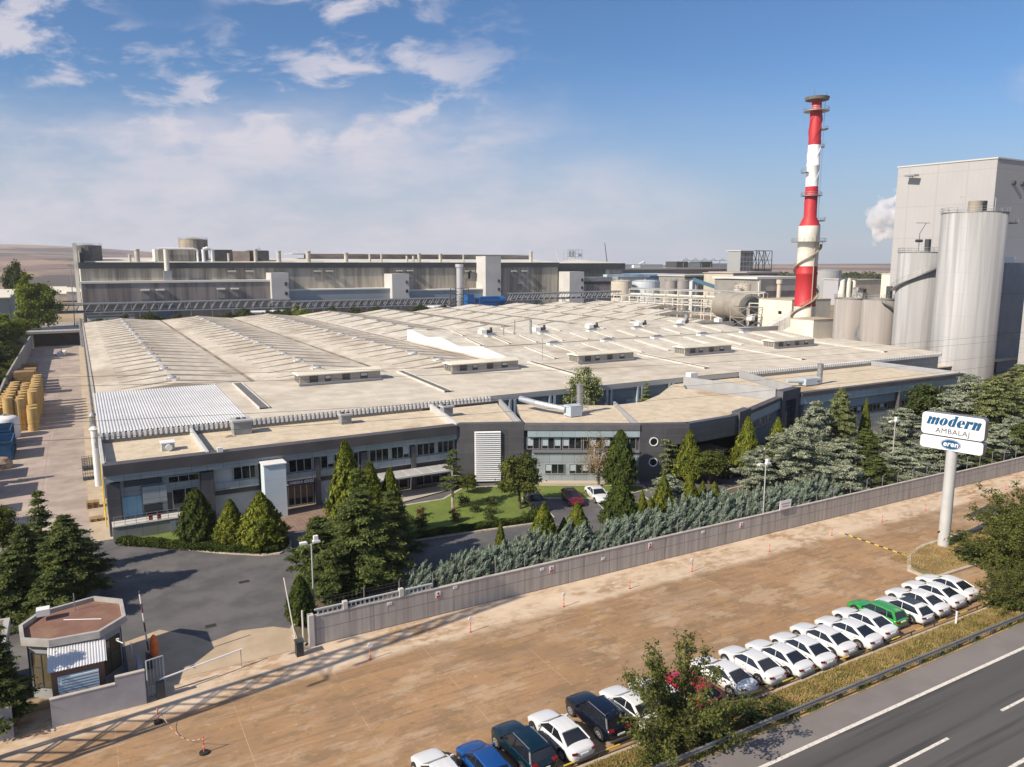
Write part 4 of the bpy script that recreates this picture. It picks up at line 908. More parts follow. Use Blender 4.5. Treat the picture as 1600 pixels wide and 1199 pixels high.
# wire strung between the barriers, sign plates at the hut
n_ = MB().box(1.25, 1.3, 49.8, 50.4, .9, 1.6).build('notice', WHITEG, gh)
MB().box(.45, .62, 47.95, 48.05, 3.0, 3.12).cyl((.5, 47.9, 3.05), (.8, 47.6, 2.95), .03, n=5).build('lamp', WHITE, gh)
sh2 = thing('side_hut', 'second brown roofed hut cut by the left edge beside the guard house', 'hut', (-7, 50.5, 0))
MB().box(-9.4, -5.15, 49.2, 52.4, 0, 3.3).build('wall', MATS['guard house wall'], sh2); MB().box(-9.5, -5.05, 49.1, 52.5, 3.303, 3.5).build('roof', MATS['red brown roof felt'], sh2)
mb = MB(); mb.box(-5.3, -5.0, 49.0, 52.6, 3.2, 3.85); mb.box(-9.6, -5.303, 49.0, 49.2, 3.2, 3.85); mb.box(-9.6, -5.303, 52.4, 52.6, 3.2, 3.85); mb.build('parapet', MATS['guard house parapet'], sh2)

# ------------------------------------------------------------------ pylon sign on the island
sg = thing('pylon_sign', 'tall white two panel advertising sign on a thick round pole by the car park', 'sign', (65.4, 37.3, 0))
MB().cyl((65.4, 37.3, 0), (65.4, 37.3, 9.0), .48, .44, 32).cyl((65.4, 37.3, 0), (65.4, 37.3, .12), .75, .75, 24).build('pole', mat('pole paint', (.56, .56, .56), (.50, .50, .50), .5, .4, metal=.2), sg, smooth=False)
def rrect(w, h, r, n=8):
    pts = []
    for cx_, cz_, a0 in ((w / 2 - r, h / 2 - r, 0), (-w / 2 + r, h / 2 - r, 90), (-w / 2 + r, -h / 2 + r, 180), (w / 2 - r, -h / 2 + r, 270)):
        for i in range(n + 1): t = R_(a0 + 90 * i / n); pts.append((cx_ + r * math.cos(t), cz_ + r * math.sin(t)))
    return pts
def panel(w, h, r, depth, cen, name, face_m, side_m):
    pts = rrect(w, h, r); m_ = len(pts); mb = MB(); x0, y0, z0 = cen
    f = [(x, -depth / 2, z) for x, z in pts]; b = [(x, depth / 2, z) for x, z in pts]
    mb.mi = 1
    mb.add(f + b, [(i, (i + 1) % m_, m_ + (i + 1) % m_, m_ + i) for i in range(m_)])
    mb.mi = 0
    mb.add([(x * .985, -depth / 2 - .03, z * .97) for x, z in pts], [tuple(range(m_))]); mb.add([(x * .985, depth / 2 + .03, z * .97) for x, z in pts], [tuple(range(m_ - 1, -1, -1))])
    mb.add(f + [(x * .985, -depth / 2 - .03, z * .97) for x, z in pts], [(i, (i + 1) % m_, m_ + (i + 1) % m_, m_ + i)[::-1] for i in range(m_)])
    mb.add(b + [(x * .985, depth / 2 + .03, z * .97) for x, z in pts], [(i, (i + 1) % m_, m_ + (i + 1) % m_, m_ + i) for i in range(m_)])
    o = mb.build(name, [face_m, side_m], None); o.parent = sg; o.location = Vector(cen) - Vector((65.4, 37.3, 0)); o.rotation_euler = (0, 0, SR); return o
SR = R_(-78.0)
SIDE = mat('sign side', (.30, .30, .33), (.26, .26, .29), 1, .4, metal=.5, lines=[(1, .22, .03, 0)], lc=(.1, .1, .1))
SFACE = mat('sign face', (.68, .69, .73), rough=.4)
p1 = panel(5.0, 1.95, .32, .9, (65.4, 37.3, 11.05), 'upper_panel', SFACE, SIDE)
p2 = panel(5.0, 1.12, .26, .9, (65.4, 37.3, 9.42), 'lower_panel', SFACE, SIDE)
BLUE = mat('sign blue', (.003, .075, .18), rough=.4)
Rt = Matrix.Rotation(math.pi / 2, 4, 'X')
def on_face(dx, dz, side=-1): return Matrix.Translation((dx, side * .485, dz)) @ Rt
def fat_word(word, h, x0, zb, par, ink, paper, y=-.487, wf=.36, hs=1.0):
    """heavy italic letters: thick slanted stems, hairline joins, slit counters"""
    S = .30; xh = h; asc = h * 1.42; w = wf * h; mb = MB(); st_ = [0]; x = x0
    def pt(px, pz): return (px + S * (pz - zb), pz)
    def shape(pts, mi):
        st_[0] += 1; yy = y - .0012 * st_[0] - (.02 if mi else 0); mb.mi = mi; q = [pt(a, b) for a, b in pts]
        if area(q) < 0: q = q[::-1]
        mb.add([(a, yy, b) for a, b in q], [tuple(range(len(q)))])
    def stem(px, top, serif=True):
        shape([(px, zb), (px + w, zb), (px + w, zb + top), (px, zb + top)], 0)
        if serif: shape([(px - .10 * h, zb + top - .07 * h), (px + w * .5, zb + top - .07 * h), (px + w * .5, zb + top), (px - .10 * h, zb + top)], 0); shape([(px - .04 * h, zb), (px + w + .06 * h, zb), (px + w + .06 * h, zb + .05 * h), (px - .04 * h, zb + .05 * h)], 0)
    def ell(cx_, cz_, a, b, mi, n=26): shape([(cx_ + a * math.cos(2 * math.pi * i / n), cz_ + b * math.sin(2 * math.pi * i / n)) for i in range(n)], mi)
    def slit(px, z0_, z1_, ww=.07): shape([(px - ww * h / 2, z0_ + .04 * h), (px, z0_), (px + ww * h / 2, z0_ + .04 * h), (px + ww * h / 2, z1_ - .04 * h), (px, z1_), (px - ww * h / 2, z1_ - .04 * h)], 1)
    def arch(px): shape([(px + w * .9, zb + .66 * h), (px + w * 1.25, zb + .92 * h), (px + w * 1.6, zb + h), (px + w * 2.0, zb + h), (px + w * 2.0, zb + .86 * h), (px + w * 1.5, zb + .88 * h), (px + w, zb + .55 * h)], 0)
    for c in word:
        if c in 'mnr':
            stem(x, xh)
            if c == 'r': ell(x + w * 1.62, zb + .80 * h, .20 * h, .19 * h, 0); arch(x - w * .28); x += w * 2.35
            else:
                for k in range(2 if c == 'm' else 1): arch(x + k * w * 1.32); stem(x + (k + 1) * w * 1.32, xh * .93, False)
                x += w * (3.95 if c == 'm' else 2.65)
        elif c == 'o': ell(x + .46 * h, zb + .5 * h, .47 * h, .51 * h, 0); slit(x + .46 * h, zb + .10 * h, zb + .90 * h, .12); x += 1.03 * h
        elif c == 'd': ell(x + .42 * h, zb + .5 * h, .43 * h, .51 * h, 0); stem(x + .50 * h, asc); slit(x + .47 * h, zb + .10 * h, zb + .88 * h, .10); x += 1.0 * h
        elif c == 'e':
            ell(x + .44 * h, zb + .5 * h, .45 * h, .51 * h, 0); slit(x + .46 * h, zb + .56 * h, zb + .92 * h, .12); shape([(x + .45 * h, zb + .40 * h), (x + .95 * h, zb + .40 * h), (x + .95 * h, zb + .47 * h), (x + .45 * h, zb + .47 * h)], 1)
            shape([(x + .50 * h, zb + .16 * h), (x + .95 * h, zb + .24 * h), (x + .95 * h, zb + .41 * h), (x + .50 * h, zb + .41 * h)], 1); x += .98 * h
    o = mb.build('lettering', [ink, paper], None); o.parent = par; return x
fat_word('modern', .68, -2.10, -.06, p1, BLUE, SFACE)
text_mesh('AMBALAJ', .62, 'lettering', mat('sign grey', (.03, .03, .035), rough=.5), p1, on_face(.05, -.54), .012, 0.0, 0, 1.08, 1.02)
def oval(name, a, b, y, m, par):
    mb = MB(); n = 40; mb.add([(a * math.cos(2 * math.pi * i / n), y, b * math.sin(2 * math.pi * i / n)) for i in range(n)], [tuple(range(n))])
    mb.add([(a * math.cos(2 * math.pi * i / n), y + k, b * math.sin(2 * math.pi * i / n)) for k in (0, .02) for i in range(n)], [(i, (i + 1) % n, n + (i + 1) % n, n + i) for i in range(n)])
    o = mb.build(name, m, None); o.parent = par; return o
oval('oval_rim', .82, .47, -.487, BLUE, p2); oval('oval_ring', .78, .43, -.490, SFACE, p2); oval('oval', .74, .40, -.493, BLUE, p2)
text_mesh('eren', .64, 'lettering', SFACE, p2, Matrix.Translation((0, -.503, .03)) @ Rt, .006, .016, .15, 1.04, 1.0)

# ------------------------------------------------------------------ street lamps
LP = mat('lamp post paint', (.50, .50, .49), rough=.5, metal=.3)
def lamp(x, y, h, label, name='street_lamp', arms=((-.55, .15), (.35, .1))):
    l = thing(name, label, 'street lamp', (x, y, 0))
    MB().cyl((x, y, 0), (x, y, h), .075, .05, 10).box(x - .15, x + .15, y - .15, y + .15, 0, .05).build('pole', LP, l)
    for k, (dx, dy) in enumerate(arms):
        MB().cyl((x, y, h - .1), (x + dx, y + dy, h + .05), .03, n=6).build('arm', LP, l)
        MB().prism([(x + dx - .28, y + dy - .16), (x + dx + .28, y + dy - .16), (x + dx + .22, y + dy + .16), (x + dx - .22, y + dy + .16)], h + .02, h + .16).build('lamp_head', WHITE, l)
        if k: MB().box(x + dx - .15, x + dx + .15, y + dy - .1, y + dy + .15, h + .165, h + .5).build('floodlight', WHITE, l)
lamp(13.0, 51.4, 5.5, 'thin double headed lamp post beside the tall conifer near the gate')
lamp(54.6, 48.2, 6.4, 'thin double headed lamp post behind the middle of the concrete wall')
lamp(79.5, 52.0, 7.2, 'double headed lamp post half hidden in the blue cedars near the sign')
# small plates standing on the wall fence
s_ = thing('fence_notice', 'white notice board fixed to the fence on top of the concrete wall', 'sign', (56.4, 47.2, 0))
MB().box(55.6, 57.1, 47.15, 47.2, 2.15, 3.0).build('board', WHITEG, s_); MB().cyl((55.8, 47.25, 1.9), (55.8, 47.25, 3.0), .03, n=6).cyl((56.9, 47.25, 1.9), (56.9, 47.25, 3.0), .03, n=6).build('post', STEEL, s_)
MB().box(55.8, 56.9, 47.14, 47.148, 2.65, 2.75).box(55.9, 56.8, 47.14, 47.148, 2.4, 2.5).build('print', MATS['grey print'], s_)

# ------------------------------------------------------------------ red marker posts along the pavement
def marker(x, y, disc=False, base=False, label='', grp=None, h=.85):
    o = thing('marker_post', label, 'bollard', (x, y, 0), grp)
    MB().cyl((x, y, .02), (x, y, h), .033, .03, 8).build('post', mat('red white post', (.58, .10, .06), rough=.6, lines=[(2, .42, .07, .05)], lc=(.6, .55, .5)), o)
    MB().cyl((x, y, 0), (x, y, .03 if not base else .10), .09 if not base else .24, n=12).build('base', BLACK if base else RED, o)
    if disc: MB().cyl((x, y - .02, h + .12), (x, y + .02, h + .12), .16, n=16).build('disc', WHITEG, o)
    return o
G1 = 'red marker posts along the pavement by the concrete wall'
for i, (x, d) in enumerate(((42.1, 1), (51.0, 0), (59.2, 0), (66.6, 0), (73.6, 0), (81.6, 0), (88.4, 0), (95.5, 0), (35.6, 0))):
    if x in (42.1,): continue
    marker(x, 44.1, False, False, 'thin red marker post standing on the pale pavement by the concrete wall', G1)
marker(14.5, 43.8, True, False, 'red marker post with a round white disc, nearest to the gate end of the wall')
marker(21.7, 43.9, True, False, 'red marker post with a round white disc, second from the gate end of the wall')
marker(29.4, 44.0, True, False, 'red marker post with a round white disc, third from the gate end of the wall')
marker(42.1, 44.2, True, False, 'red marker post with a round white disc, fourth and last along the pavement')
marker(2.1, 43.1, False, True, 'red and white post on black foot just outside the guard house wall', None, .95)
marker(3.9, 39.0, False, True, 'red and white post on black foot nearest the lower left corner of the car park', None, .95)
ch = MB(); pts = []
for i in range(13):
    t = i / 12; pts.append((2.1 + 1.8 * t, 43.1 - 4.1 * t, .06 + .85 * (2 * t - 1) ** 2))
for a, b in zip(pts[:-1], pts[1:]): ch.cyl(a, b, .012, n=5)
tag(ch.build('plastic_chain', mat('chain paint', (.6, .5, .42), rough=.6, lines=[(1, .5, .25, 0)], lc=(.3, .06, .05)), None), 'red and white plastic chain sagging between the two footed posts', 'chain')

# ------------------------------------------------------------------ crash barrier along the highway
gr = thing('crash_barrier', 'long steel crash barrier between the dry verge and the highway', 'crash barrier', (40, 28.1, 0))
mb = MB(); prof_ = [(0, .42), (.06, .47), (.06, .53), (0, .58), (.06, .63), (.06, .69), (0, .74)]
for (y0, z0), (y1, z1) in zip(prof_[:-1], prof_[1:]):
    mb.add([(-60, 25.98 - y0, z0), (190, 25.98 - y0, z0), (190, 25.98 - y1, z1), (-60, 25.98 - y1, z1)], [(0, 1, 2, 3)])
mb.build('beam', mat('weathered galvanised beam', (.33, .31, .29), (.25, .235, .22), .8, .5, metal=.5, lines=[(0, 4, .05, 0)], lc=(.15, .14, .13)), gr)
x = 18.2
while x < 132: MB().box(x, x + .1, 25.99, 26.09, 0, .7).build('post', STEEL, gr); x += 2.0
# steel tube rail at the back of the parking bays
tr = thing('tube_rail', 'low black and yellow tube rail along the kerb behind the parked cars', 'railing', (40, 29.6, 0))
mb = MB().tube([(10, 28.62, .32), (62, 28.62, .32)], .045); mb.build('tube', mat('rail stripes', (.05, .05, .04), rough=.6, lines=[(0, 2.6, .9, 0)], lc=(.6, .42, .05)), tr)
x = 11.0
while x < 62: MB().cyl((x, 28.62, 0), (x, 28.62, .32), .04, n=6).build('post', DSTEEL, tr); x += 2.6
mp = thing('verge_marker', 'single white post in the dry verge near the crash barrier', 'post', (51.3, 27.9, 0))
MB().cyl((51.3, 27.9, 0), (51.3, 27.9, 1.1), .07, .06, 8).cyl((51.3, 27.9, 1.1), (51.3, 27.9, 1.15), .08, n=8).build('post', WHITE, mp)

# ------------------------------------------------------------------ cars
def make_car(kind):
    """unit car at the origin, nose towards +Y"""
    root = bpy.data.objects.new('parked_car', None); COL.objects.link(root); BASE[root.name] = Vector((0, 0, 0)); root.empty_display_size = .3
    suv = kind in ('suv', 'wagon', 'hatch')
    L2 = {'sedan': 2.3, 'suv': 2.25, 'wagon': 2.15, 'hatch': 2.05}[kind]; W = {'sedan': .90, 'suv': .93, 'wagon': .84, 'hatch': .87}[kind]
    H = {'sedan': 1.46, 'suv': 1.66, 'wagon': 1.45, 'hatch': 1.50}[kind]; belt = {'sedan': .95, 'suv': 1.08, 'wagon': .90, 'hatch': .96}[kind]
    hood = {'sedan': .93, 'suv': 1.08, 'wagon': .88, 'hatch': .94}[kind]; deck = {'sedan': 1.03, 'suv': 1.08, 'wagon': .92, 'hatch': .98}[kind]
    # lower body
    st = [(-L2, .80 * W, .42, .62, deck * .80), (-L2 + .10, .92 * W, .24, .70, deck * .96), (-L2 + .42, .985 * W, .20, .72, deck), (-L2 + .95, W, .19, .70, deck if not suv else belt), (-.6, W, .19, .68, belt + .02), (.4, W, .19, .66, belt),
          (.85, W, .19, .66, hood + .01), (L2 - .75, .985 * W, .19, .64, hood - .05), (L2 - .25, .93 * W, .20, .60, hood - .17), (L2 - .06, .82 * W, .24, .55, hood - .28), (L2, .66 * W, .36, .50, hood - .38)]
    mb = MB(); rows = []
    for y, w, zb, zm, zt in st:
        half = [(w * .80, zb), (w * .97, zb + .07), (w, zm - .08), (w * .995, zm + .08), (w * .94, zt - .06), (w * .84, zt), (w * .45, zt + .025), (0, zt + .032)]
        row = [(x, y, z) for x, z in half] + [(-x, y, z) for x, z in half[-2::-1]]
        rows.append(row)
    nn = len(rows[0]); mb.add(sum(rows, []), [(k * nn + i, k * nn + i + 1, (k + 1) * nn + i + 1, (k + 1) * nn + i) for k in range(len(rows) - 1) for i in range(nn - 1)] +
                              [(k * nn, (k + 1) * nn, (k + 1) * nn + nn - 1, k * nn + nn - 1) for k in range(len(rows) - 1)] + [tuple(range(nn - 1, -1, -1)), tuple(range((len(rows) - 1) * nn, len(rows) * nn))])
    paint = bpy.data.materials.get('white paint')
    body = mb.build('body', paint, root, smooth=True)
    bm_ = body.modifiers.new('smooth', 'SUBSURF'); bm_.levels = 1; bm_.render_levels = 1
    # wheel arches (dark), cut look
    wy = (L2 - .86, -L2 + .92)
    # glasshouse
    if kind == 'sedan': g = [(.98, belt - .02), (.22, H - .07), (-.95, H - .07), (-1.72, deck - .01)]
    elif kind == 'suv': g = [(.85, belt - .02), (.25, H - .07), (-1.72, H - .09), (-2.05, belt)]
    elif kind == 'wagon': g = [(.80, belt - .02), (.20, H - .07), (-1.70, H - .07), (-2.00, belt)]
    else: g = [(.95, belt - .02), (.15, H - .06), (-1.45, H - .10), (-1.93, belt + .02)]
    wb, wt = W * .90, W * .68
    def pane(name, pts, m, par): return MB().add(pts, [tuple(range(len(pts)))]).build(name, m, par)
    A0, A1, C1, C0 = g
    # cabin shell in glass: windscreen, rear window, side windows, each its own mesh
    CG = mat('car glass', (.012, .014, .018), rough=.05, spec=.9)
    pane('windscreen', [(-wb, A0[0], A0[1]), (wb, A0[0], A0[1]), (wt, A1[0], A1[1]), (-wt, A1[0], A1[1])], CG, root)
    pane('rear_window', [(wb * .97, C0[0], C0[1]), (-wb * .97, C0[0], C0[1]), (-wt, C1[0], C1[1]), (wt, C1[0], C1[1])], CG, root)
    for s in (-1, 1):
        p = [(s * wb, A0[0], A0[1]), (s * wb * .97, C0[0], C0[1]), (s * wt, C1[0], C1[1]), (s * wt, A1[0], A1[1])]
        pane('side_window', p if s > 0 else p[::-1], CG, root)
        # doors' pillars
    ro = MB(); t = .06; y0, y1 = A1[0] + .03, C1[0] - .03; n_ = 7
    rows = []
    for i in range(n_):
        y = y0 + (y1 - y0) * i / (n_ - 1); bul = .05 * math.sin(math.pi * i / (n_ - 1)) + .0
        zt = A1[1] + (C1[1] - A1[1]) * i / (n_ - 1) + bul
        rows.append([(-wt - .03, y, zt - .035), (-wt * .93, y, zt + .03), (-wt * .4, y, zt + .055), (wt * .4, y, zt + .055), (wt * .93, y, zt + .03), (wt + .03, y, zt - .035)])
    m_ = 6; ro.add(sum(rows, []), [(k * m_ + i, (k + 1) * m_ + i, (k + 1) * m_ + i + 1, k * m_ + i + 1) for k in range(n_ - 1) for i in range(m_ - 1)] + [tuple(range(m_)), tuple(range((n_ - 1) * m_, n_ * m_))[::-1]])
    def bar(mb, a, b, r=.035): mb.cyl(a, b, r, r, 5)
    for s in (-1, 1):
        bar(ro, (s * wb, A0[0], A0[1]), (s * (wt + .01), A1[0], A1[1] + .0), .04)
        cw_ = .10 if kind in ('sedan', 'hatch') else .07
        for k in (0, cw_, 2 * cw_): bar(ro, (s * wb * .985, C0[0] + k * .9, C0[1]), (s * (wt + .01), C1[0] + k, C1[1]), .05)
        ym = -.32; bar(ro, (s * (wb + .003), ym, belt), (s * (wt + .02), ym + .05, A1[1] + .03), .022)
        if kind == 'wagon' or kind == 'suv': bar(ro, (s * (wb + .003), ym - .95, belt), (s * (wt + .02), ym - .85, A1[1]), .03)
    ro.build('roof', paint, root, smooth=False)
    if kind in ('suv', 'wagon'):
        mb = MB()
        for s in (-1, 1): mb.tube([(s * wt * .93, y0 - .2, H + .03), (s * wt * .93, y1 + .2, H + .01)], .022, 5)
        mb.build('roof_rail', STEEL, root)
    # wheels
    for s in (-1, 1):
        for y in wy:
            r = .33 if not kind == 'suv' else .36
            MB().cyl((s * (W * .62), y, r + .04), (s * (W + .004), y, r + .04), r + .075, n=20).build('wheel_arch', BLACK, root)
            whl = MB().cyl((s * (W - .2), y, r), (s * (W + .012), y, r), r, n=22).build('wheel', BLACK, root)
            rm = MB(); rm.cyl((s * (W + .012), y, r), (s * (W + .02), y, r), r * .68, n=18)
            rm.build('rim', mat('alloy rim', (.45, .45, .46), rough=.35, metal=.6), whl)
            dk = MB()
            for q in range(5):
                a = 2 * math.pi * q / 5 + .3; dk.cyl((s * (W + .021), y + math.cos(a) * r * .38, r + math.sin(a) * r * .38), (s * (W + .024), y + math.cos(a) * r * .38, r + math.sin(a) * r * .38), r * .15, n=7)
            dk.build('spoke_gap', BLACK, whl)
    TL = mat('tail lamp', (.17, .008, .012), rough=.25); HL = mat('head lamp', (.55, .58, .6), rough=.15)
    zt = deck - .24 if kind != 'suv' else .98
    for s in (-1, 1):
        MB().box(s * W * .70 - .16, s * W * .70 + .16, -L2 - .0, -L2 + .22, zt - .0, zt + .11, rz=s * .25).build('tail_light', TL, root)
        MB().box(s * W * .62 - .15, s * W * .62 + .15, L2 - .34, L2 - .13, hood - .37, hood - .26, rz=-s * .45).build('headlight', HL, root)
        mr = MB().box(s * (W + .08) - .09, s * (W + .08) + .09, .62, .72, belt, belt + .14); mr.build('mirror', paint, root)
    MB().box(-.26, .26, -L2 - .02, -L2 + .08, .66 if kind != 'sedan' else .64, .77 if kind != 'sedan' else .76).build('number_plate', WHITEG, root)
    MB().box(-W * .8, W * .8, -L2 - .012, -L2 + .14, .26, .40).build('bumper', mat('bumper grey', (.10, .10, .105), rough=.6), root)
    MB().box(-W * .5, W * .5, L2 - .1, L2 + .005, .34, .50).build('grille', BLACK, root)
    mb = MB()
    for s in (-1, 1):
        for y in (.62, -.34, -1.28): mb.box(s * W * 1.003 - .002, s * W * 1.003 + .002, y - .006, y + .006, .34, belt - .10)
        for y in (-.12, -1.08): mb.box(s * W * 1.005 - .008, s * W * 1.005 + .008, y - .08, y + .08, belt - .15, belt - .12)
    mb.build('door_line', BLACK, root)
    return root
PROTO = {}
def car_paint(name, c, rough=.25): return mat(name, c, rough=rough, coat=.6, spec=.5)
CWHITE = car_paint('car white', (.64, .645, .65), .3); 
PAINTS = {'white': CWHITE, 'blue': car_paint('car blue', (.006, .055, .22)), 'teal': car_paint('car teal', (.001, .013, .024)), 'navy': car_paint('car navy black', (.003, .005, .012)),
          'red': car_paint('car red', (.45, .012, .04)), 'green': car_paint('car green', (.03, .27, .05)), 'darkred': car_paint('car dark red', (.12, .005, .012)), 'black': car_paint('car black', (.012, .013, .016))}
USED = set()
def place_car(kind, paint, x, y, rz, label, group='cars parked along the verge', blackroof=False):
    key = (kind, paint, blackroof)
    if key not in PROTO:
        root = make_car(kind)
        for o in root.children:
            for sl in o.material_slots:
                if sl.material and sl.material.name == 'white paint': sl.material = PAINTS[paint]
        if blackroof:
            H_ = 1.5; b_ = MB().box(-.50, .50, -1.05, .10, H_ + .02, H_ + .045); b_.build('roof_glass', PAINTS['black'], root)
        PROTO[key] = root; o = root
    else:
        o = dup(PROTO[key])
    o.location = (x, y, 0.008); o.rotation_euler = (0, 0, rz); o.scale = (.91, .95, .84); o['label'] = label; o['category'] = 'car'; o['group'] = group
    return o
CARS_HERE = True
# rear corners: cars stand nose to the paving, tails over the kerb
cy_ = 30.72
place_car('sedan', 'white', 13.55, cy_ + .0, R_(2), 'white sedan cut off by the lower edge, left end of the parked row')
place_car('hatch', 'blue', 15.75, cy_ - .25, R_(1), 'bright blue hatchback in the parked row')
place_car('suv', 'teal', 18.1, cy_ - .0, R_(2), 'dark teal estate car between the blue hatchback and a white sedan')
place_car('sedan', 'white', 20.4, cy_ + .05, R_(2), 'white sedan between the dark teal car and the navy black off-roader')
place_car('suv', 'navy', 23.05, cy_ + .4, R_(1), 'navy black off-roader beside the feathery tree')
place_car('sedan', 'white', 25.2, cy_ + .1, R_(1), 'white car behind the feathery tree, next to the navy black off-roader')
place_car('sedan', 'white', 27.2, cy_ + .0, R_(0), 'white car behind the feathery tree, next to the red hatchback')
place_car('hatch', 'red', 29.3, cy_ - .1, R_(1), 'crimson red hatchback half hidden by the feathery tree')
for i, (x, lab) in enumerate(((32.1, 'white sedan directly right of the crimson hatchback'), (34.6, 'white sedan second to the right of the crimson hatchback'), (36.75, 'white sedan third to the right of the crimson hatchback'),
        (38.85, 'white sedan fourth to the right of the crimson hatchback'), (41.15, 'white sedan third to the left of the green estate car'), (43.5, 'white sedan second to the left of the green estate car'), (45.65, 'white sedan directly left of the green estate car'))):
    place_car('sedan', 'white', x, cy_ + (.08, .15, -.1, -.15, .1, -.05, .25)[i], R_((3, .5, 2.5, -1.5, 1, 3, 0)[i]), lab)
place_car('wagon', 'green', 47.8, cy_ + .8, R_(0), 'bright green old estate car among the white sedans')
place_car('hatch', 'white', 49.9, cy_ + .15, R_(-1), 'white hatchback with black roof right of the green estate car', blackroof=True)
place_car('sedan', 'white', 52.0, cy_ + .5, R_(0), 'white sedan next to the white hatchback with black roof')
place_car('sedan', 'white', 54.3, cy_ + .7, R_(0), 'white sedan partly under the right hand tree, second from the row end')
place_car('sedan', 'white', 56.4, cy_ + .9, R_(0), 'white sedan under the right hand tree, right end of the row')
GI = 'cars parked in front of the offices'
place_car('suv', 'black', 39.7, 65.0, R_(180 - 16), 'black car parked by the lawn beside the broad tree', GI)
place_car('hatch', 'darkred', 43.9, 64.3, R_(180 - 16), 'dark red hatchback with black roof parked before the offices', GI, blackroof=True)
place_car('sedan', 'white', 46.9, 64.0, R_(180 - 16), 'white sedan parked before the offices beside the dark red car', GI)
place_car('suv', 'navy', 66.2, 63.2, R_(90), 'dark car in the shade of the entrance porch', GI)

# ------------------------------------------------------------------ yard at the left
KR = mat('kraft paper', (.50, .34, .13), (.42, .27, .10), 1.2, .8)
def roll(x, y, z, r, h, lab, grp):
    o = MB().cyl((x, y, z), (x, y, z + h), r, r, 20).cyl((x, y, z + h), (x, y, z + h + .012), r * .12, r * .12, 10).build('paper_roll', KR, None, origin=(x, y, z)); tag(o, lab, 'paper roll', grp)
    return o
rr = random.Random(4); GRP = 'kraft paper rolls stacked in the left yard'
base = [(-9.6, 138), (-8.0, 137.2), (-10.9, 139.5)]
k = 0
for j in range(10):
    for i in range(4):
        x = -11.6 + i * 1.45 + rr.uniform(-.08, .08); y = 134.6 + j * 2.9 + rr.uniform(-.2, .2) + (2.2 if i < 1 else 0) - (1.2 if i == 3 else 0)
        hh = 3 if i in (1, 2) else 2
        if j < 1 and i == 3: hh = 1
        if j > 6: hh = 2
        h = 1.7 if i != 2 else 1.6
        for q in range(hh if i != 3 else min(hh + 1, 2 + (j > 1))):
            roll(x, y, .02 + q * (h + .015), .70, h, 'brown kraft paper roll standing in the stack on the left yard', GRP); k += 1
# cardboard bales further back
BL = mat('waste board bale', (.34, .22, .09), (.24, .15, .07), 2.5, .9, bump=.08, bscale=4)
for y, z, x in ((176, 0, -9.8), (176, 1.5, -9.7), (180, 0, -9.9), (180, 1.5, -10), (184, 0, -10.2), (184, 1.5, -10.2), (189, 0, -10.4), (189, 1.5, -10.3), (196, 0, -10.6), (172, 0, -9.6), (172, 1.5, -10), (172, 3.0, -9.8), (203, 0, -10.8), (210, 0, -11)):
    o = MB().box(x - 1.7, x + 1.7, y - 1.6, y + 1.6, .02 + z, .02 + z + 1.47, rz=rr.uniform(-.05, .05)).build('paper_bale', BL, None, origin=(x, y, z)); tag(o, 'brown waste board bale in the far part of the left yard', 'bale', 'waste board bales in the left yard')
    MB().box(x - 1.72, x + 1.72, y - .9, y - .8, .01 + z, .03 + z + 1.48).box(x - 1.72, x + 1.72, y + .8, y + .9, .01 + z, .03 + z + 1.48).build('strap', DSTEEL, o, origin=(x, y, z)).location = (0, 0, 0)
# blue skips and white tank
SB = mat('skip blue', (.012, .07, .16), (.02, .09, .19), .8, .5)
def skip(x, y, w, l, h, lab):
    o = thing('waste_skip', lab, 'skip', (x, y, 0))
    mb = MB(); t = .12
    mb.box(x - w, x + w, y - l, y + l, .15, .25)
    for a in (-1, 1):
        mb.box(x + a * w - t / 2, x + a * w + t / 2, y - l, y + l, .25, h); mb.box(x - w + t, x + w - t, y + a * l - t / 2, y + a * l + t / 2, .25, h - .02)
    mb.build('body', SB, o); m2 = MB()
    for k in range(5):
        yy = y - l + l * 2 * (k + .5) / 5
        m2.box(x + w + .062, x + w + .14, yy - .06, yy + .06, .2, h)
    m2.box(x - w - .1, x + w + .12, y - l - .14, y - l - .07, h - .14, h); m2.build('rib', SB, o)
    MB().box(x - w, x + w, y - l, y + l, 0, .14).build('skid', DSTEEL, o)
skip(-10.9, 124.5, 1.6, 3.0, 2.6, 'dark blue open skip farther from the camera in the left yard')
skip(-10.3, 117.0, 1.6, 2.8, 2.5, 'dark blue open skip nearer to the camera in the left yard')
o = MB().lathe(-10.4, 130.3, [(1.75, 0), (1.75, 2.7), (1.4, 3.0), (.6, 3.15), (.02, 3.2)], 24).build('white_tank', WHITE, None, smooth=True, origin=(-10.4, 130.3, 0)); tag(o, 'white round topped tank between the blue skip and the paper rolls', 'tank')
MB().cyl((-10.4, 130.3, 3.2), (-10.4, 130.3, 3.45), .3, n=12).build('hatch', STEEL, o, origin=(-10.4, 130.3, 0)).location = (0, 0, 0)
o = MB().lathe(-9.8, 110.5, [(.02, 0), (1.3, 0), (1.35, .7), (.9, 1.2), (.3, 1.35), (.02, 1.36)], 12).build('covered_heap', mat('heap cover', (.26, .16, .09), (.40, .33, .26), 1.5, .9, bump=.1, bscale=3), None, origin=(-9.8, 110.5, 0)); tag(o, 'small brown covered heap beside the yard road on the left', 'heap')
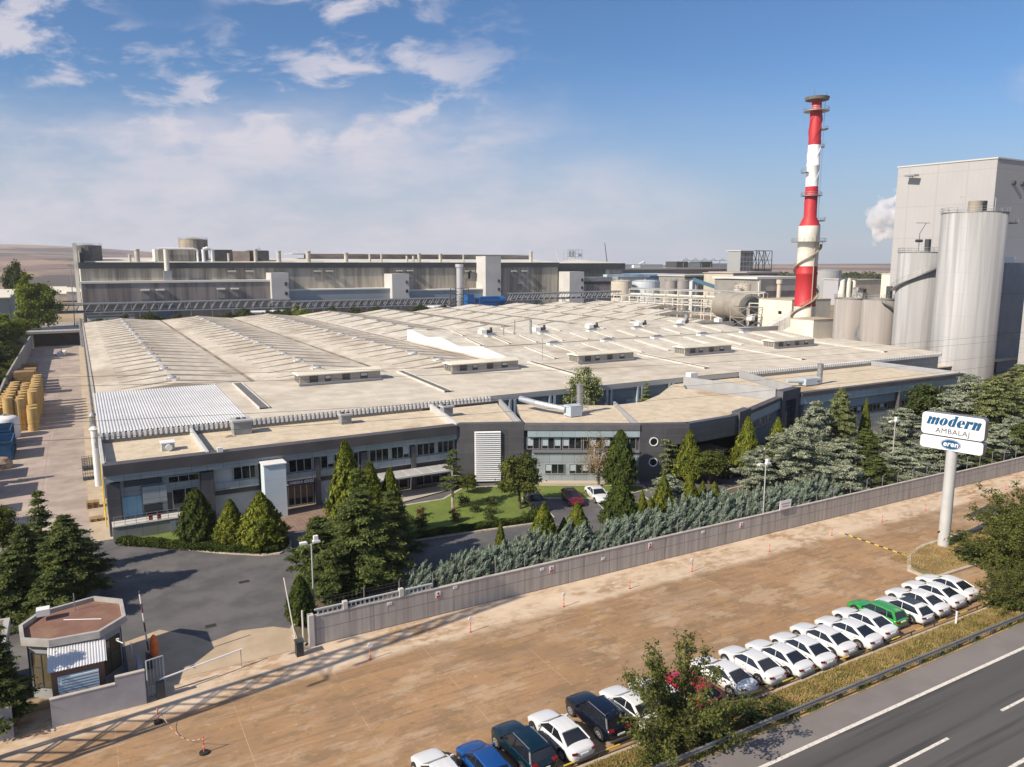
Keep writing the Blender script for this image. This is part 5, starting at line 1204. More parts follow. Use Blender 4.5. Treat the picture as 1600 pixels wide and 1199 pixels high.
for i, (x, y, z, lab) in enumerate(((-.35, 99.5, 0, 'lower black wire pallet cage at the corner of the factory wall'), (-.35, 99.5, 1.35, 'upper black wire pallet cage at the corner of the factory wall'), (-.3, 104.5, 0, 'dark wire pallet cage standing alone farther along the wall'))):
    o = thing('wire_cage', lab, 'cage', (x, y, z), 'wire pallet cages by the factory wall'); mb = MB()
    for a in np.arange(0, 1.01, .2):
        for b in (0, 1): mb.cyl((x - .6 + 1.2 * a, y - .6 + 1.2 * b, z + .1), (x - .6 + 1.2 * a, y - .6 + 1.2 * b, z + 1.3), .025, n=4); mb.cyl((x - .6 + 1.2 * b, y - .6 + 1.2 * a, z + .1), (x - .6 + 1.2 * b, y - .6 + 1.2 * a, z + 1.3), .025, n=4)
    for q in (.12, .5, .9, 1.28): mb.tube([(x - .6, y - .6, z + q), (x + .6, y - .6, z + q), (x + .6, y + .6, z + q), (x - .6, y + .6, z + q), (x - .6, y - .6, z + q)], .025, 4)
    mb.build('grid', DSTEEL, o); MB().box(x - .6, x + .6, y - .6, y + .6, z + .02, z + .1).build('base', DSTEEL, o)
WOOD = mat('pallet wood', (.38, .25, .12), (.30, .19, .09), 2, .9)
for i, (x, y, n_, lab) in enumerate(((-.2, 87.4, 4, 'pile of wooden pallets by the corner of the office building'), (.0, 82.6, 2, 'two wooden pallets lying by the yard footway'))):
    o = thing('pallet_pile', lab, 'pallets', (x, y, 0))
    for k in range(n_):
        mb = MB(); z = .03 + k * .17
        for q in range(5): mb.box(x - .6, x + .6, y - .5 + q * .22, y - .5 + q * .22 + .14, z + .1, z + .13)
        for q in (-.55, -.05, .45): mb.box(x + q, x + q + .1, y - .5, y + .52, z, z + .1)
        mb.build('pallet', WOOD, o)
yr = thing('yellow_pipe', 'tall thin yellow pipes on brackets up the west wall of the office building', 'pipe', (.75, 82, 0))
for y in (79.2, 80.0, 84.5): MB().cyl((.8, y, .2), (.8, y, 5.8), .05, n=6).build('riser', YELLOW, yr)
mb = MB().tube([(.8, 79.2, .3), (.8, 89.5, .3)], .05); mb.build('header', YELLOW, yr)
# concrete retaining wall of the yard and portal
rw = thing('retaining_wall', 'concrete retaining wall between the left yard and the grassy slope', 'wall', (-12.6, 180, 0))
mb = MB(); ys = np.arange(96, 268, 6)
for a, b in zip(ys[:-1], ys[1:]):
    mb.add([(-12.7, a, 0), (-12.4, a, 0), (-12.4, b, 0), (-12.7, b, 0), (-12.7, a, 1.2 + 3.0 * min(1, (a - 96) / 70)), (-12.4, a, 1.2 + 3.0 * min(1, (a - 96) / 70)), (-12.4, b, 1.2 + 3.0 * min(1, (b - 96) / 70)), (-12.7, b, 1.2 + 3.0 * min(1, (b - 96) / 70))],
           [(4, 5, 6, 7), (0, 1, 5, 4), (1, 2, 6, 5), (2, 3, 7, 6), (3, 0, 4, 7)])
mb.build('panel', CONC, rw)
pb = thing('yard_bridge', 'flat steel and concrete bridge with railings over the far end of the left yard', 'bridge', (-7, 268, 0))
MB().box(-20, .2, 266.5, 272, 4.1, 4.75).build('deck', mat('bridge deck', (.36, .34, .32), rough=.8), pb)
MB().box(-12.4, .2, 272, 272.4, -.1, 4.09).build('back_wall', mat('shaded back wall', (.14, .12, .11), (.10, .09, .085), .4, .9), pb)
MB().box(-12.8, -12.2, 266.6, 272, 0, 4.09).build('abutment', CONC, pb)
mb = MB()
for y in (266.6,):
    for z in (5.2, 5.7): mb.tube([(-20, y, z), (.2, y, z)], .05, 5)
    for x in np.arange(-20, .2, 1.2): mb.cyl((x, y, 4.75), (x, y, 5.7), .04, n=5)
mb.build('railing', STEEL, pb)
bo = MB().add([(-5.9, 240, .05), (-4.2, 239, .05), (-3.6, 246, .05), (-5.2, 247, .05), (-5.9, 240, .9), (-4.2, 239, .9), (-3.6, 246, .9), (-5.2, 247, .9)], [(0, 1, 5, 4), (1, 2, 6, 5), (2, 3, 7, 6), (3, 0, 4, 7)]).build('traffic_island', WHITE, None, origin=(-4.8, 243, 0)); tag(bo, 'small white curved barrier in the middle of the far yard', 'barrier')
MB().box(-4.9, -4.7, 242.8, 243, .05, 1.5).build('post', RED, bo, origin=(-4.8, 243, 0)).location = (0, 0, 0)
# long shed and road sign frames left
sh = thing('side_shed', 'long blue grey shed with pale roof beyond the trees at the far left', 'shed', (-40, 330, 0))
MB().box(-75, -19.5, 300, 345, 3, 13.5).build('wall', mat('shed blue wall', (.10, .16, .23), (.13, .19, .26), .3, .6, lines=[(0, 5, .4, 0), (1, 5, .4, 0)], lc=(.28, .30, .33)), sh)
MB().add([(-76, 299, 13.6), (-19, 299, 13.6), (-19, 346, 14.9), (-76, 346, 14.9), (-76, 299, 13.9), (-19, 299, 13.9), (-19, 346, 15.2), (-76, 346, 15.2)], [(3, 2, 1, 0), (4, 5, 6, 7), (0, 1, 5, 4), (1, 2, 6, 5), (2, 3, 7, 6), (3, 0, 4, 7)]).build('roof', CREAM, sh)
MB().cyl((-1.5, 345, 0), (-1.2, 345, 24), .25, .12, 8).build('light_mast', STEEL, None).__setitem__('label', 'tall thin light mast left of the big mill hall')
bpy.data.objects['light_mast']['category'] = 'mast'
MB().box(-2.2, -.5, 344.8, 345.2, 24, 24.3).build('head', STEEL, bpy.data.objects['light_mast'])

# ------------------------------------------------------------------ lattice mast at the roadside, outside the picture to the left (its shadow crosses the car park)
py = thing('lattice_mast', 'steel lattice power mast whose shadow crosses the car park', 'mast', (-13, 41.6, 0))
mb = MB(); HT = 31.0; bx, by = -13.0, 41.6
def hw(z): return 1.05 * (1 - z / HT) + .28
lv = [0, 2.4, 4.8, 7.1, 9.3, 11.4, 13.4, 15.3, 17.1, 18.8, 20.4, 21.9, 23.3, 24.6, 25.8, 27, 28.2, 29.4, 31.0]
for a, b in zip(lv[:-1], lv[1:]):
    ca = [(bx + sx * hw(a), by + sy * hw(a), a) for sx, sy in ((-1, -1), (1, -1), (1, 1), (-1, 1))]; cb = [(bx + sx * hw(b), by + sy * hw(b), b) for sx, sy in ((-1, -1), (1, -1), (1, 1), (-1, 1))]
    for i in range(4):
        j = (i + 1) % 4; mb.cyl(ca[i], cb[i], .12, n=4, cap=False); mb.cyl(ca[i], cb[j], .07, n=4, cap=False); mb.cyl(ca[j], cb[i], .07, n=4, cap=False)
mb.build('frame', STEEL, py)
for z, r_ in ((18.6, 2.2), (21.0, 1.7)):
    mb = MB(); 
    for s in (-1, 1): mb.cyl((bx, by + s * .3, z + .7), (bx, by + s * r_, z), .05, n=4).cyl((bx, by + s * .3, z - .1), (bx, by + s * r_, z), .05, n=4).cyl((bx, by + s * r_, z), (bx, by + s * r_, z - .9), .12, n=6)
    mb.build('cross_arm', STEEL, py)

# ------------------------------------------------------------------ red and white chimney
chm = thing('chimney', 'tall red and white banded chimney with platforms and a spiral stair', 'chimney', (194.5, 159.9, 0))
cx0, cy0 = 194.5, 159.9
CR = mat('chimney red', (.47, .018, .028), (.36, .02, .028), .4, .6, stretch=(1, 1, .2)); CW = mat('chimney white', (.74, .715, .65), (.66, .63, .56), .2, .6); CW2 = mat('chimney bright white', (.80, .80, .80), rough=.6)
def band(prof, m, nm='band'): return MB().lathe(cx0, cy0, prof, 36).build(nm, m, chm, smooth=True)

for k, (dy, z, lab) in enumerate(((-2.2, 17.7, 'lower near power cable crossing in front of the offices'), (2.2, 17.7, 'lower far power cable crossing in front of the offices'), (-1.7, 20.1, 'upper near power cable crossing above the factory roof'), (1.7, 20.1, 'upper far power cable crossing above the factory roof'))):
    pts = [(-13 + 190 * i / 30, 41.6 + dy + 6 * i / 30, z - 3.0 * (1 - (2 * i / 30 - 1) ** 2)) for i in range(31)]
    tag(MB().tube(pts, .011, 4).build('power_cable', DSTEEL, None, origin=pts[0]), lab, 'cable')

for k, (x, y, l, h, lab) in enumerate(((-13.2, 90.5, 1.6, 3.9, 'dark blue container just outside the left edge, nearest to the drive'), (-13.0, 97.5, 2.6, 4.6, 'stacked dark blue container outside the left edge, middle of three'), (-13.0, 106.0, 2.4, 3.6, 'dark blue container outside the left edge, nearest to the skips'))):
    o = thing('storage_container', lab, 'container', (x, y, 0), 'containers along the left side of the yard')
    MB().box(x - 1.3, x + 1.3, y - l, y + l, .1, h).build('body', mat('container blue', (.015, .08, .17), (.02, .10, .2), .8, .5, lines=[(1, .3, .06, 0), (0, .3, .06, 0)]), o)
    MB().box(x - 1.35, x + 1.35, y - l - .05, y + l + .05, h + .003, h + .12).build('roof', DSTEEL, o); MB().box(x - 1.2, x + 1.2, y - l + .1, y + l - .1, 0, .099).build('base', DSTEEL, o)
band([(3.25, 0), (3.2, 6), (3.2, 6.02), (3.13, 11.8)], CW); band([(3.13, 11.8), (3.2, 12), (3.2, 12.4), (3.1, 12.5), (3.05, 21.4), (3.15, 21.5), (3.15, 22.1), (3.05, 22.2), (3.05, 24)], CR)
band([(3.05, 24), (3.05, 31), (3.15, 31.1), (3.1, 36.0)], CW); band([(3.1, 36.0), (1.85, 38.7), (1.8, 47.6)], CR)
band([(1.8, 47.6), (1.8, 53.4), (1.9, 53.5), (1.9, 54.0), (1.8, 54.1), (1.75, 59.6)], CW2); band([(1.75, 59.6), (1.7, 69.0), (1.45, 69.6), (1.4, 72.4)], CR)
MB().cyl((cx0, cy0, 72.4), (cx0, cy0, 73.2), 3.3, 3.5, 28).build('cap', mat('cap grey', (.11, .10, .09), (.15, .14, .13), 1, .8), chm)
# helical strakes
for z0, z1, sm_ in ((38.9, 47.4, CR), (48.0, 59.4, CW2), (60, 68.6, CR)):
    for k in range(3):
        STR = MB()
        n = 26; pr = None
        for i in range(n + 1):
            z = z0 + (z1 - z0) * i / n; a = k * 2.094 + z * .30; r = 1.8
            p = [(cx0 + (r + q) * math.cos(a), cy0 + (r + q) * math.sin(a), z) for q in (-.1, .09)]
            if pr: STR.add([pr[0], pr[1], p[1], p[0]], [(0, 1, 2, 3)])
            pr = p
        STR.build('strake', sm_, chm)
def platform(z, r0, r1, a0=0, a1=2 * math.pi, parent=chm, cx_=cx0, cy_=cy0, rail_h=1.1, m=None, n=28, t=.18, nm='platform'):
    mb = MB(); mb.lathe(cx_, cy_, [(r0, z), (r1, z), (r1, z + t), (r0, z + t)], n, a0, a1)
    m_ = n if a1 - a0 > 6.2 else n + 1
    for q in range(0, m_, 2):
        a = a0 + (a1 - a0) * q / n; mb.cyl((cx_ + r1 * math.cos(a), cy_ + r1 * math.sin(a), z), (cx_ + r1 * math.cos(a), cy_ + r1 * math.sin(a), z + rail_h), .05, n=4)
    for h in (.55, 1.1):
        pts = [(cx_ + r1 * math.cos(a0 + (a1 - a0) * i / n), cy_ + r1 * math.sin(a0 + (a1 - a0) * i / n), z + rail_h * h / 1.1) for i in range(n + 1)]; mb.tube(pts, .045, 4)
    return mb.build(nm, m or STEEL, parent)
platform(31.2, 3.0, 5.0); platform(44.8, 1.7, 3.0); platform(69.2, 1.6, 3.6)
VA = math.atan2(cy0, cx0)  # seen from the camera
ra = -R_(29.62) ; 
platform(37.4, 1.8, 4.3, ra - .7, ra + .7, n=10); platform(51.6, 1.7, 3.3, ra + math.pi - .6, ra + math.pi + .6, n=8); platform(58.9, 1.7, 2.9, ra - .4, ra + .4, n=6); platform(64.0, 1.6, 3.6, ra - .5, ra + .5, n=8)
def helix(cx_, cy_, r, z0, z1, a0, turns, w=1.0, nm='spiral_stair', parent=None, m=None, steps=None):
    mb = MB(); n = steps or int(abs(turns) * 40); pr = None
    for i in range(n + 1):
        t = i / n; a = a0 + turns * 2 * math.pi * t; z = z0 + (z1 - z0) * t
        p = [Vector((cx_ + q * math.cos(a), cy_ + q * math.sin(a), z)) for q in (r + .05, r + w)]
        if pr:
            mb.add([pr[0], pr[1], p[1], p[0], *(v - Vector((0, 0, .3)) for v in (pr[0], pr[1], p[1], p[0]))], [(0, 1, 2, 3), (7, 6, 5, 4), (1, 5, 6, 2), (0, 3, 7, 4)])
            mb.cyl(pr[1] + Vector((0, 0, 1.0)), p[1] + Vector((0, 0, 1.0)), .045, n=4); mb.cyl(pr[1] + Vector((0, 0, .5)), p[1] + Vector((0, 0, .5)), .035, n=4)
        if i % 3 == 0: mb.cyl(p[1], p[1] + Vector((0, 0, 1.05)), .04, n=4)
        pr = p
    return mb.build(nm, m or STEEL, parent)
helix(cx0, cy0, 3.15, 8.5, 30.6, ra + math.pi - .5, 1.55, .8, parent=chm, m=mat('stair drab', (.36, .31, .22), rough=.7))
mb = MB(); a = ra - 1.35
mb.tube([(cx0 + 3.35 * math.cos(a), cy0 + 3.35 * math.sin(a), z) for z in (0, 12, 24, 33)], .16, 6); mb.build('riser_pipe', mat('stair drab', (.3, .2, .1)), chm)
a = ra - .5; mb = MB()
for dz in (0,): mb.tube([(cx0 + 2.3 * math.cos(a), cy0 + 2.3 * math.sin(a), z) for z in (38, 72)], .06, 4); mb.tube([(cx0 + 2.3 * math.cos(a + .2), cy0 + 2.3 * math.sin(a + .2), z) for z in (38, 72)], .06, 4)
mb.build('ladder', STEEL, chm)
MB().cyl((cx0 - 1.2, cy0, 73.2), (cx0 - 1.2, cy0, 75.2), .04, n=4).cyl((cx0 + 2.8, cy0 - 1, 73.2), (cx0 + 2.8, cy0 - 1, 75.0), .05, n=4).build('lightning_rod', DSTEEL, chm)

# ------------------------------------------------------------------ silos
SILO = mat('silo concrete', (.31, .31, .315), (.24, .24, .245), .6, .75, stretch=(1.5, 1.5, .05), c3=(.40, .40, .41), s3=.25, t3=(.5, .7), lines=[(2, 4.6, .06, 0)], lc=(.27, .27, .275))
SILO2 = mat('silo concrete brown', (.29, .265, .25), (.22, .20, .19), .3, .8, stretch=(1.5, 1.5, .05), c3=(.40, .37, .34), s3=.3, t3=(.5, .7))
def silo(x, y, r, h, lab, m, stairs=(), cap=True):
    s = thing('silo', lab, 'silo', (x, y, 0))
    MB().lathe(x, y, [(r, 0), (r, h), (r - .3, h + .02), (.01, h + .45)], 48).build('shell', m, s, smooth=False)
    for p in s.children: p.data.polygons.foreach_set('use_smooth', [len(f.vertices) == 4 and abs(f.normal.z) < .1 for f in p.data.polygons])
    platform(h + .03, r - .25, r + .12, parent=s, cx_=x, cy_=y, n=36, t=.15, nm='top_rail')
    for z0, z1, a0, tn in stairs: helix(x, y, r, z0, z1, a0, tn, 1.15, parent=s)
    return s
s1 = silo(168, 95.7, 6.25, 35.4, 'tallest and widest grey silo, in front of the big grey building', SILO)
platform(33.2, 6.2, 8.2, ra - .35, ra + .45, s1, 168, 95.7, n=8)
MB().cyl((166.6, 94.9, 35.6), (166.6, 94.9, 37.9), 1.45, 1.35, 20).build('filter_housing', mat('filter brown', (.27, .235, .19), rough=.7), s1)
MB().box(168.2, 169.4, 94, 95.4, 35.6, 38).build('plant', DSTEEL, s1)
MB().cyl((164, 96, 35.5), (164, 96, 38.8), .06, n=5).cyl((164, 96, 38.8), (163.2, 96.4, 38.6), .06, n=5).cyl((171.5, 93.5, 35.5), (171.5, 93.5, 38.6), .06, n=5).cyl((171.5, 93.5, 38.6), (170.9, 93.8, 38.5), .06, n=5).build('lamp', LP, s1)
s2 = silo(177.5, 112.9, 5.0, 27.4, 'second tallest grey silo with a stair winding round it, left of the biggest silo', SILO, ((2.0, 9.5, ra + math.pi + 1.1, .36), (18.6, 27.3, ra + math.pi - .25, .5)))
MB().box(177.8, 178.8, 111.5, 112.5, 27.6, 30.6).build('plant', DSTEEL, s2); MB().cyl((176.4, 113, 27.6), (176.4, 113, 32), .08, n=5).cyl((176.4, 113, 32), (177.8, 112.5, 34.4), .07, n=5).cyl((175.4, 113.4, 34.4), (178.6, 112, 34.4), .06, n=5).cyl((175.4, 113.2, 30.2), (176.9, 112.6, 30.2), .35, n=8).build('hoist', DSTEEL, s2)
s3 = silo(184.6, 136.6, 4.1, 15.3, 'brownish short silo on the left of the pair beside the chimney', SILO2)
MB().box(184.4, 186.6, 134.4, 136, 15.5, 18.4).build('plant', mat('plant grey', (.36, .34, .32), (.12, .12, .12), 1.5, .7), s3)
MB().box(186.7, 188.2, 134.6, 136, 15.5, 18.0).build('plant', DSTEEL, s3)
s4 = silo(182.2, 126.3, 4.2, 15.6, 'brownish short silo with a stair winding down its right side, beside the chimney', SILO2, ((2.2, 8.6, ra + math.pi + 1.15, -.42), (8.8, 15.4, ra + .35, -.36)))
MB().box(183.9, 184.9, 124.6, 125.8, 15.8, 19.0).build('plant', DSTEEL, s4); MB().box(178.4, 180.4, 128.6, 130.6, 15.8, 17.2).build('plant', MATS['plant grey'], s4)
for i, (x, y, r, h) in enumerate(((208.6, 158, 1.0, 20.4), (211.0, 157.6, 1.0, 20.4), (213.2, 157.2, .8, 19.6))):
    o = MB().lathe(x, y, [(r, 0), (r, h - .4), (r * .5, h)], 16).build('slim_vessel', CREAM, None, smooth=True, origin=(x, y, 0)); tag(o, 'slim pale upright vessel behind the short brownish silos', 'vessel', 'slim pale vessels behind the short silos')
lp = thing('tall_lamp', 'tall pale lamp post with arm behind the short silos', 'street lamp', (204, 137, 0))
MB().cyl((204, 137, 0), (204, 137, 21.5), .22, .18, 8).build('pole', CREAM, lp); MB().box(204, 207, 136.6, 137.2, 21.3, 21.6).build('arm', CREAM, lp)

# ------------------------------------------------------------------ big grey boiler building and neighbours
GB = mat('pale grey sheet', (.36, .355, .36), (.33, .325, .33), .05, .7, lines=[(2, 8.2, .18, 1.5), (1, 1.2, .04, 0), (0, 1.2, .04, 0)], lc=(.30, .295, .30))
gb = thing('boiler_building', 'tallest pale grey windowless block behind the silos at the right edge', 'industrial building', (215, 120, 0))
MB().prism([(196.9, 107.8), (240, 107.8), (240, 131.1), (192.9, 131.1)], 0, 50).build('wall', GB, gb)
MB().prism([(196.7, 107.6), (240.2, 107.6), (240.2, 131.3), (192.7, 131.3)], 50.01, 50.35).build('parapet', mat('parapet trim', (.46, .45, .44), rough=.6), gb)
for x in (204.5, 208.5): MB().cyl((x, 107.9, 44.6), (x, 107.2, 44.6), .55, n=10).build('vent', DSTEEL, gb)
MB().box(191.0, 192.8, 125, 128, 47.3, 47.7).cyl((191.2, 126, 47.3), (192.8, 126, 46.2), .1, n=5).build('bracket', STEEL, gb)
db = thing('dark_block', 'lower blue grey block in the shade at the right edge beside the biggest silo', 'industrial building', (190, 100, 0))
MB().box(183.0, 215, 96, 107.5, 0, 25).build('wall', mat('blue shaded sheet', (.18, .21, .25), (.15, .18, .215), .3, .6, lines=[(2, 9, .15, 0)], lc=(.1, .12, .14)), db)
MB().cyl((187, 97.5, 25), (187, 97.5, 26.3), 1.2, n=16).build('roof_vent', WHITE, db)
wb_ = thing('edge_block', 'pale grey block whose sunlit side shows at the very right edge', 'industrial building', (185, 75, 0))
MB().box(176.8, 182.9, 60, 88.5, 0, 24).build('wall', GB, wb_)
MB().box(176.6, 176.79, 87, 88.5, .0, 2.6).build('door', YELLOW, wb_)
# white boxes between chimney and silos
for (x0, x1, y0, y1, h, lab) in ((184.2, 194.2, 148, 156.2, 8.6, 'cream block right beside the foot of the chimney'), (203, 222, 172, 186, 12.8, 'cream block with flat roof behind the chimney')):
    o = thing('plant_house', lab, 'plant building', (x0, y0, 0)); MB().box(x0, x1, y0, y1, 0, h).build('wall', CREAM, o); MB().box(x0 - .1, x1 + .1, y0 - .1, y1 + .1, h + .003, h + .25).build('roof', mat('dusty roof', (.42, .36, .27), (.36, .30, .22), .4, .9), o)
    if h > 10: MB().box(x0 - .05, x0 - .002, 176, 177.4, 8.2, 9.2).build('window', GLASS, o)
# ------------------------------------------------------------------ drum, scaffold, covered stair by the chimney
dr = thing('drying_drum', 'big horizontal weathered steel drum left of the chimney', 'drum', (232, 210, 0))
DM = mat('drum steel', (.40, .36, .30), (.30, .27, .23), .25, .6, metal=.3, lines=[(1, 2.2, .08, 0)], lc=(.2, .18, .16))
ang = R_(0)
MB().cyl((219.5, 219, 8.8), (213.5, 199, 8.8), 5.1, n=40).build('shell', DM, dr); MB().cyl((213.5, 199, 8.8), (213.1, 197.6, 8.8), 4.2, 3.6, 32).build('end_ring', DSTEEL, dr)
MB().cyl((213.1, 197.6, 8.8), (212.9, 196.8, 8.8), 2.0, n=20).build('drive', DSTEEL, dr)
MB().box(211, 222, 200, 203, 0, 4.2).box(213, 224, 212, 215, 0, 4.2).build('saddle', DSTEEL, dr)
tf = thing('steel_tower', 'open steel frame tower with bracing at the corner of the factory roof', 'tower', (200, 190, 0))
mb = MB(); X0, X1, Y0, Y1 = 196, 204, 184, 192
for x, y in ((X0, Y0), (X1, Y0), (X1, Y1), (X0, Y1)): mb.cyl((x, y, 0), (x, y, 10.0), .22, n=5)
for z in (3.3, 6.6, 10.0): mb.tube([(X0, Y0, z), (X1, Y0, z), (X1, Y1, z), (X0, Y1, z), (X0, Y0, z)], .16, 4)
for a, b in ((0, 3.3), (3.3, 6.6), (6.6, 10)): mb.tube([(X0, Y0, a), (X1, Y0, b)], .1, 4); mb.tube([(X1, Y0, a), (X0, Y0, b)], .1, 4); mb.tube([(X0, Y0, a), (X0, Y1, b)], .1, 4); mb.tube([(X0, Y1, a), (X0, Y0, b)], .1, 4)
mb.build('frame', mat('drab steel', (.28, .26, .23), rough=.7), tf); MB().box(X0, X1, Y0, Y1, 3.3, 3.42).build('deck', DSTEEL, tf)
cs = thing('conveyor_gallery', 'pale corrugated covered gallery rising from the factory roof to the chimney', 'gallery', (200, 175, 0))
GM = mat('gallery sheet', (.50, .485, .46), (.43, .415, .39), .4, .6, lines=[(0, 1.3, .12, 0)], lc=(.30, .28, .26))
mb = MB(); g0 = (178, 172, 1.5); g1 = (187, 168, 1.6); g2 = (193.6, 163.5, 6.3)
for a, b in ((g0, g1), (g1, g2)):
    mb.add([(a[0], a[1] - 1.2, a[2]), (b[0], b[1] - 1.2, b[2]), (b[0], b[1] + 1.4, b[2]), (a[0], a[1] + 1.4, a[2]), (a[0], a[1] - 1.2, a[2] + 3.6), (b[0], b[1] - 1.2, b[2] + 3.6), (b[0], b[1] + 1.4, b[2] + 3.6), (a[0], a[1] + 1.4, a[2] + 3.6)],
           [(3, 2, 1, 0), (4, 5, 6, 7), (0, 1, 5, 4), (1, 2, 6, 5), (2, 3, 7, 6), (3, 0, 4, 7)])
mb.build('casing', GM, cs); MB().box(186.5, 187, 166.5, 169, 0, 1.5).box(190.8, 191.3, 164.5, 166.5, 0, 3.6).build('trestle', DSTEEL, cs)
dk = thing('machinery_stand', 'dark jumble of pipes, ducts and motors on a frame beside the steel drum', 'machinery', (212, 188, 0)); mb = MB(); rr = random.Random(8)
for k in range(46):
    x = 206 + rr.random() * 16; y = 182 + rr.random() * 10; z = 1 + rr.random() * 6
    if rr.random() < .5: mb.cyl((x, y, z), (x + rr.uniform(-2.5, 2.5), y + rr.uniform(-1, 1), z + rr.uniform(-1.5, 1.5)), rr.uniform(.12, .5), n=8)
    else: s = rr.uniform(.3, 1.0); mb.box(x - s, x + s, y - s, y + s, z - s * .6, z + s * .6)
mb.build('equipment', mat('machinery paint', (.30, .28, .25), (.08, .08, .08), 1.5, .7), dk); mb = MB()
for x in (206, 214, 222):
    for y in (181, 193): mb.cyl((x, y, 0), (x, y, 11), .2, n=5)
for z in (3, 7, 11): mb.tube([(206, 181, z), (222, 181, z), (222, 193, z), (206, 193, z), (206, 181, z)], .16, 4)
mb.build('frame', CREAM, dk)
# ------------------------------------------------------------------ pipe racks
def rack(name, lab, p0, p1, z0, z1, n, w, m=CREAM, npipes=4, step=8):
    o = thing(name, lab, 'pipe rack', (*p0, 0)); a = Vector((*p0, 0)); b = Vector((*p1, 0)); d = (b - a); L_ = d.length; d.normalize(); s = Vector((-d.y, d.x, 0)) * w
    mb = MB(); k = int(L_ / step)
    for i in range(k + 1):
        c = a + d * (L_ * i / k); 
        for q in (-1, 1): mb.cyl(c + s * q, c + s * q + Vector((0, 0, z1)), .18, n=5)
        for z in (z0, (z0 + z1) / 2, z1): mb.cyl(c - s + Vector((0, 0, z)), c + s + Vector((0, 0, z)), .14, n=4)
    for q in (-1, 1):
        for z in (z0, z1): mb.cyl(a + s * q + Vector((0, 0, z)), b + s * q + Vector((0, 0, z)), .14, n=4)
    mb.build('frame', m, o)
    rr = random.Random(int(abs(p0[0])) + 3)
    for i in range(npipes):
        q = -1 + 2 * (i + .5) / npipes; z = (z0, (z0 + z1) / 2, z1)[i % 3] + .35; r = rr.choice((.2, .3, .4))
        MB().cyl(a + s * q + Vector((0, 0, z)), b + s * q + Vector((0, 0, z)), r, n=8).build('pipe', m if i % 2 else STEEL, o)
    return o
rack('pipe_rack', 'long pale three level pipe rack behind the right part of the factory roof', (214, 279.6), (222, 215), 4.5, 10.5, 0, 2.0, CREAM, 7, 5)
rack('pipe_rack', 'second pale pipe rack running behind the first, towards the storage tanks', (232, 292), (246, 222), 7.5, 12.6, 0, 1.6, CREAM, 5, 7)
# ------------------------------------------------------------------ lattice pipe bridges before the mill hall
def truss(lab, x0, x1, y, z0, z1, legs, name='pipe_bridge'):
    o = thing(name, lab, 'pipe bridge', (x0, y, 0)); mb = MB(); n = int((x1 - x0) / 2.9)
    for yy in (y, y + 2.2):
        mb.cyl((x0, yy, z0), (x1, yy, z0), .24, n=4); mb.cyl((x0, yy, z1), (x1, yy, z1), .24, n=4)
        for i in range(n): a = x0 + (x1 - x0) * i / n; b = x0 + (x1 - x0) * (i + 1) / n; mb.cyl((a, yy, z0), ((a + b) / 2 + .4, yy, z1), .18, n=4); mb.cyl((b, yy, z0), (b, yy, z1), .05, n=4) if i % 3 == 2 else None
    mb.build('frame', mat('bridge steel', (.42, .43, .44), rough=.6, metal=.3), o)
    for dy, z, r in ((.5, z0 + .4, .25), (1.1, z0 + .4, .3), (1.7, z0 + .45, .3), (.8, z1 - .5, .2)): MB().cyl((x0, y + dy, z), (x1, y + dy, z), r, n=8).build('pipe', mat('dark pipe', (.12, .125, .13), rough=.5), o)
    for x in legs: MB().cyl((x, y + .3, 0), (x, y + .3, z0), .22, n=6).cyl((x, y + 1.9, 0), (x, y + 1.9, z0), .22, n=6).build('leg', MATS['bridge steel'], o)
truss('left lattice pipe bridge, higher and starting at the yard road', -9.7, 72, 300, 8.1, 11.2, (-9, 1.8, 19, 36, 53, 70))
truss('middle lattice pipe bridge between the left bridge and the slim steel stack', 72.3, 142, 300, 7.4, 10.2, (85, 100, 115, 129, 141))
truss('right lattice pipe bridge between the blue equipment and the pipe racks', 165, 226, 292, 8.8, 11.8, (168, 181, 194, 207, 220))
# ------------------------------------------------------------------ the paper mill hall
ml = thing('mill_hall', 'long weathered concrete mill hall with dark eaves band and roof stacks behind the factory', 'industrial building', (125, 400, 0))
MW = mat('weathered concrete panel', (.43, .39, .325), (.21, .185, .155), .22, .9, stretch=(1.6, 1, .10), c3=(.085, .075, .065), s3=.05, t3=(.52, .72), lines=[(0, 3.6, .12, 0)], lc=(.40, .38, .34))
MW2 = mat('purple grey concrete panel', (.27, .235, .215), (.135, .115, .11), .25, .9, stretch=(1.6, 1, .12), lines=[(0, 3.6, .12, 1.6)], lc=(.30, .28, .27), c3=(.30, .27, .25), s3=.06)
MBAND = mat('mill dark band', (.032, .037, .04), (.045, .05, .052), .05, .6)
MB().box(2.5, 247, 380, 450, 0, 22.6).build('wall', MW, ml)
MB().box(1.8, 247.6, 379.2, 450, 22.605, 25.2).build('eaves_band', MBAND, ml)
MB().box(2.2, 2.45, 379.4, 450, 0, 30).build('gable_edge', mat('pale edge', (.6, .58, .53), rough=.7), ml)
mb = MB(); mb.add([(4, 381, 25.25), (247, 381, 25.25), (247, 415, 27.5), (4, 415, 27.5)], [(0, 1, 2, 3)]); mb.build('roof', mat('mill roof', (.58, .55, .50), (.48, .45, .40), .05, .8), ml)
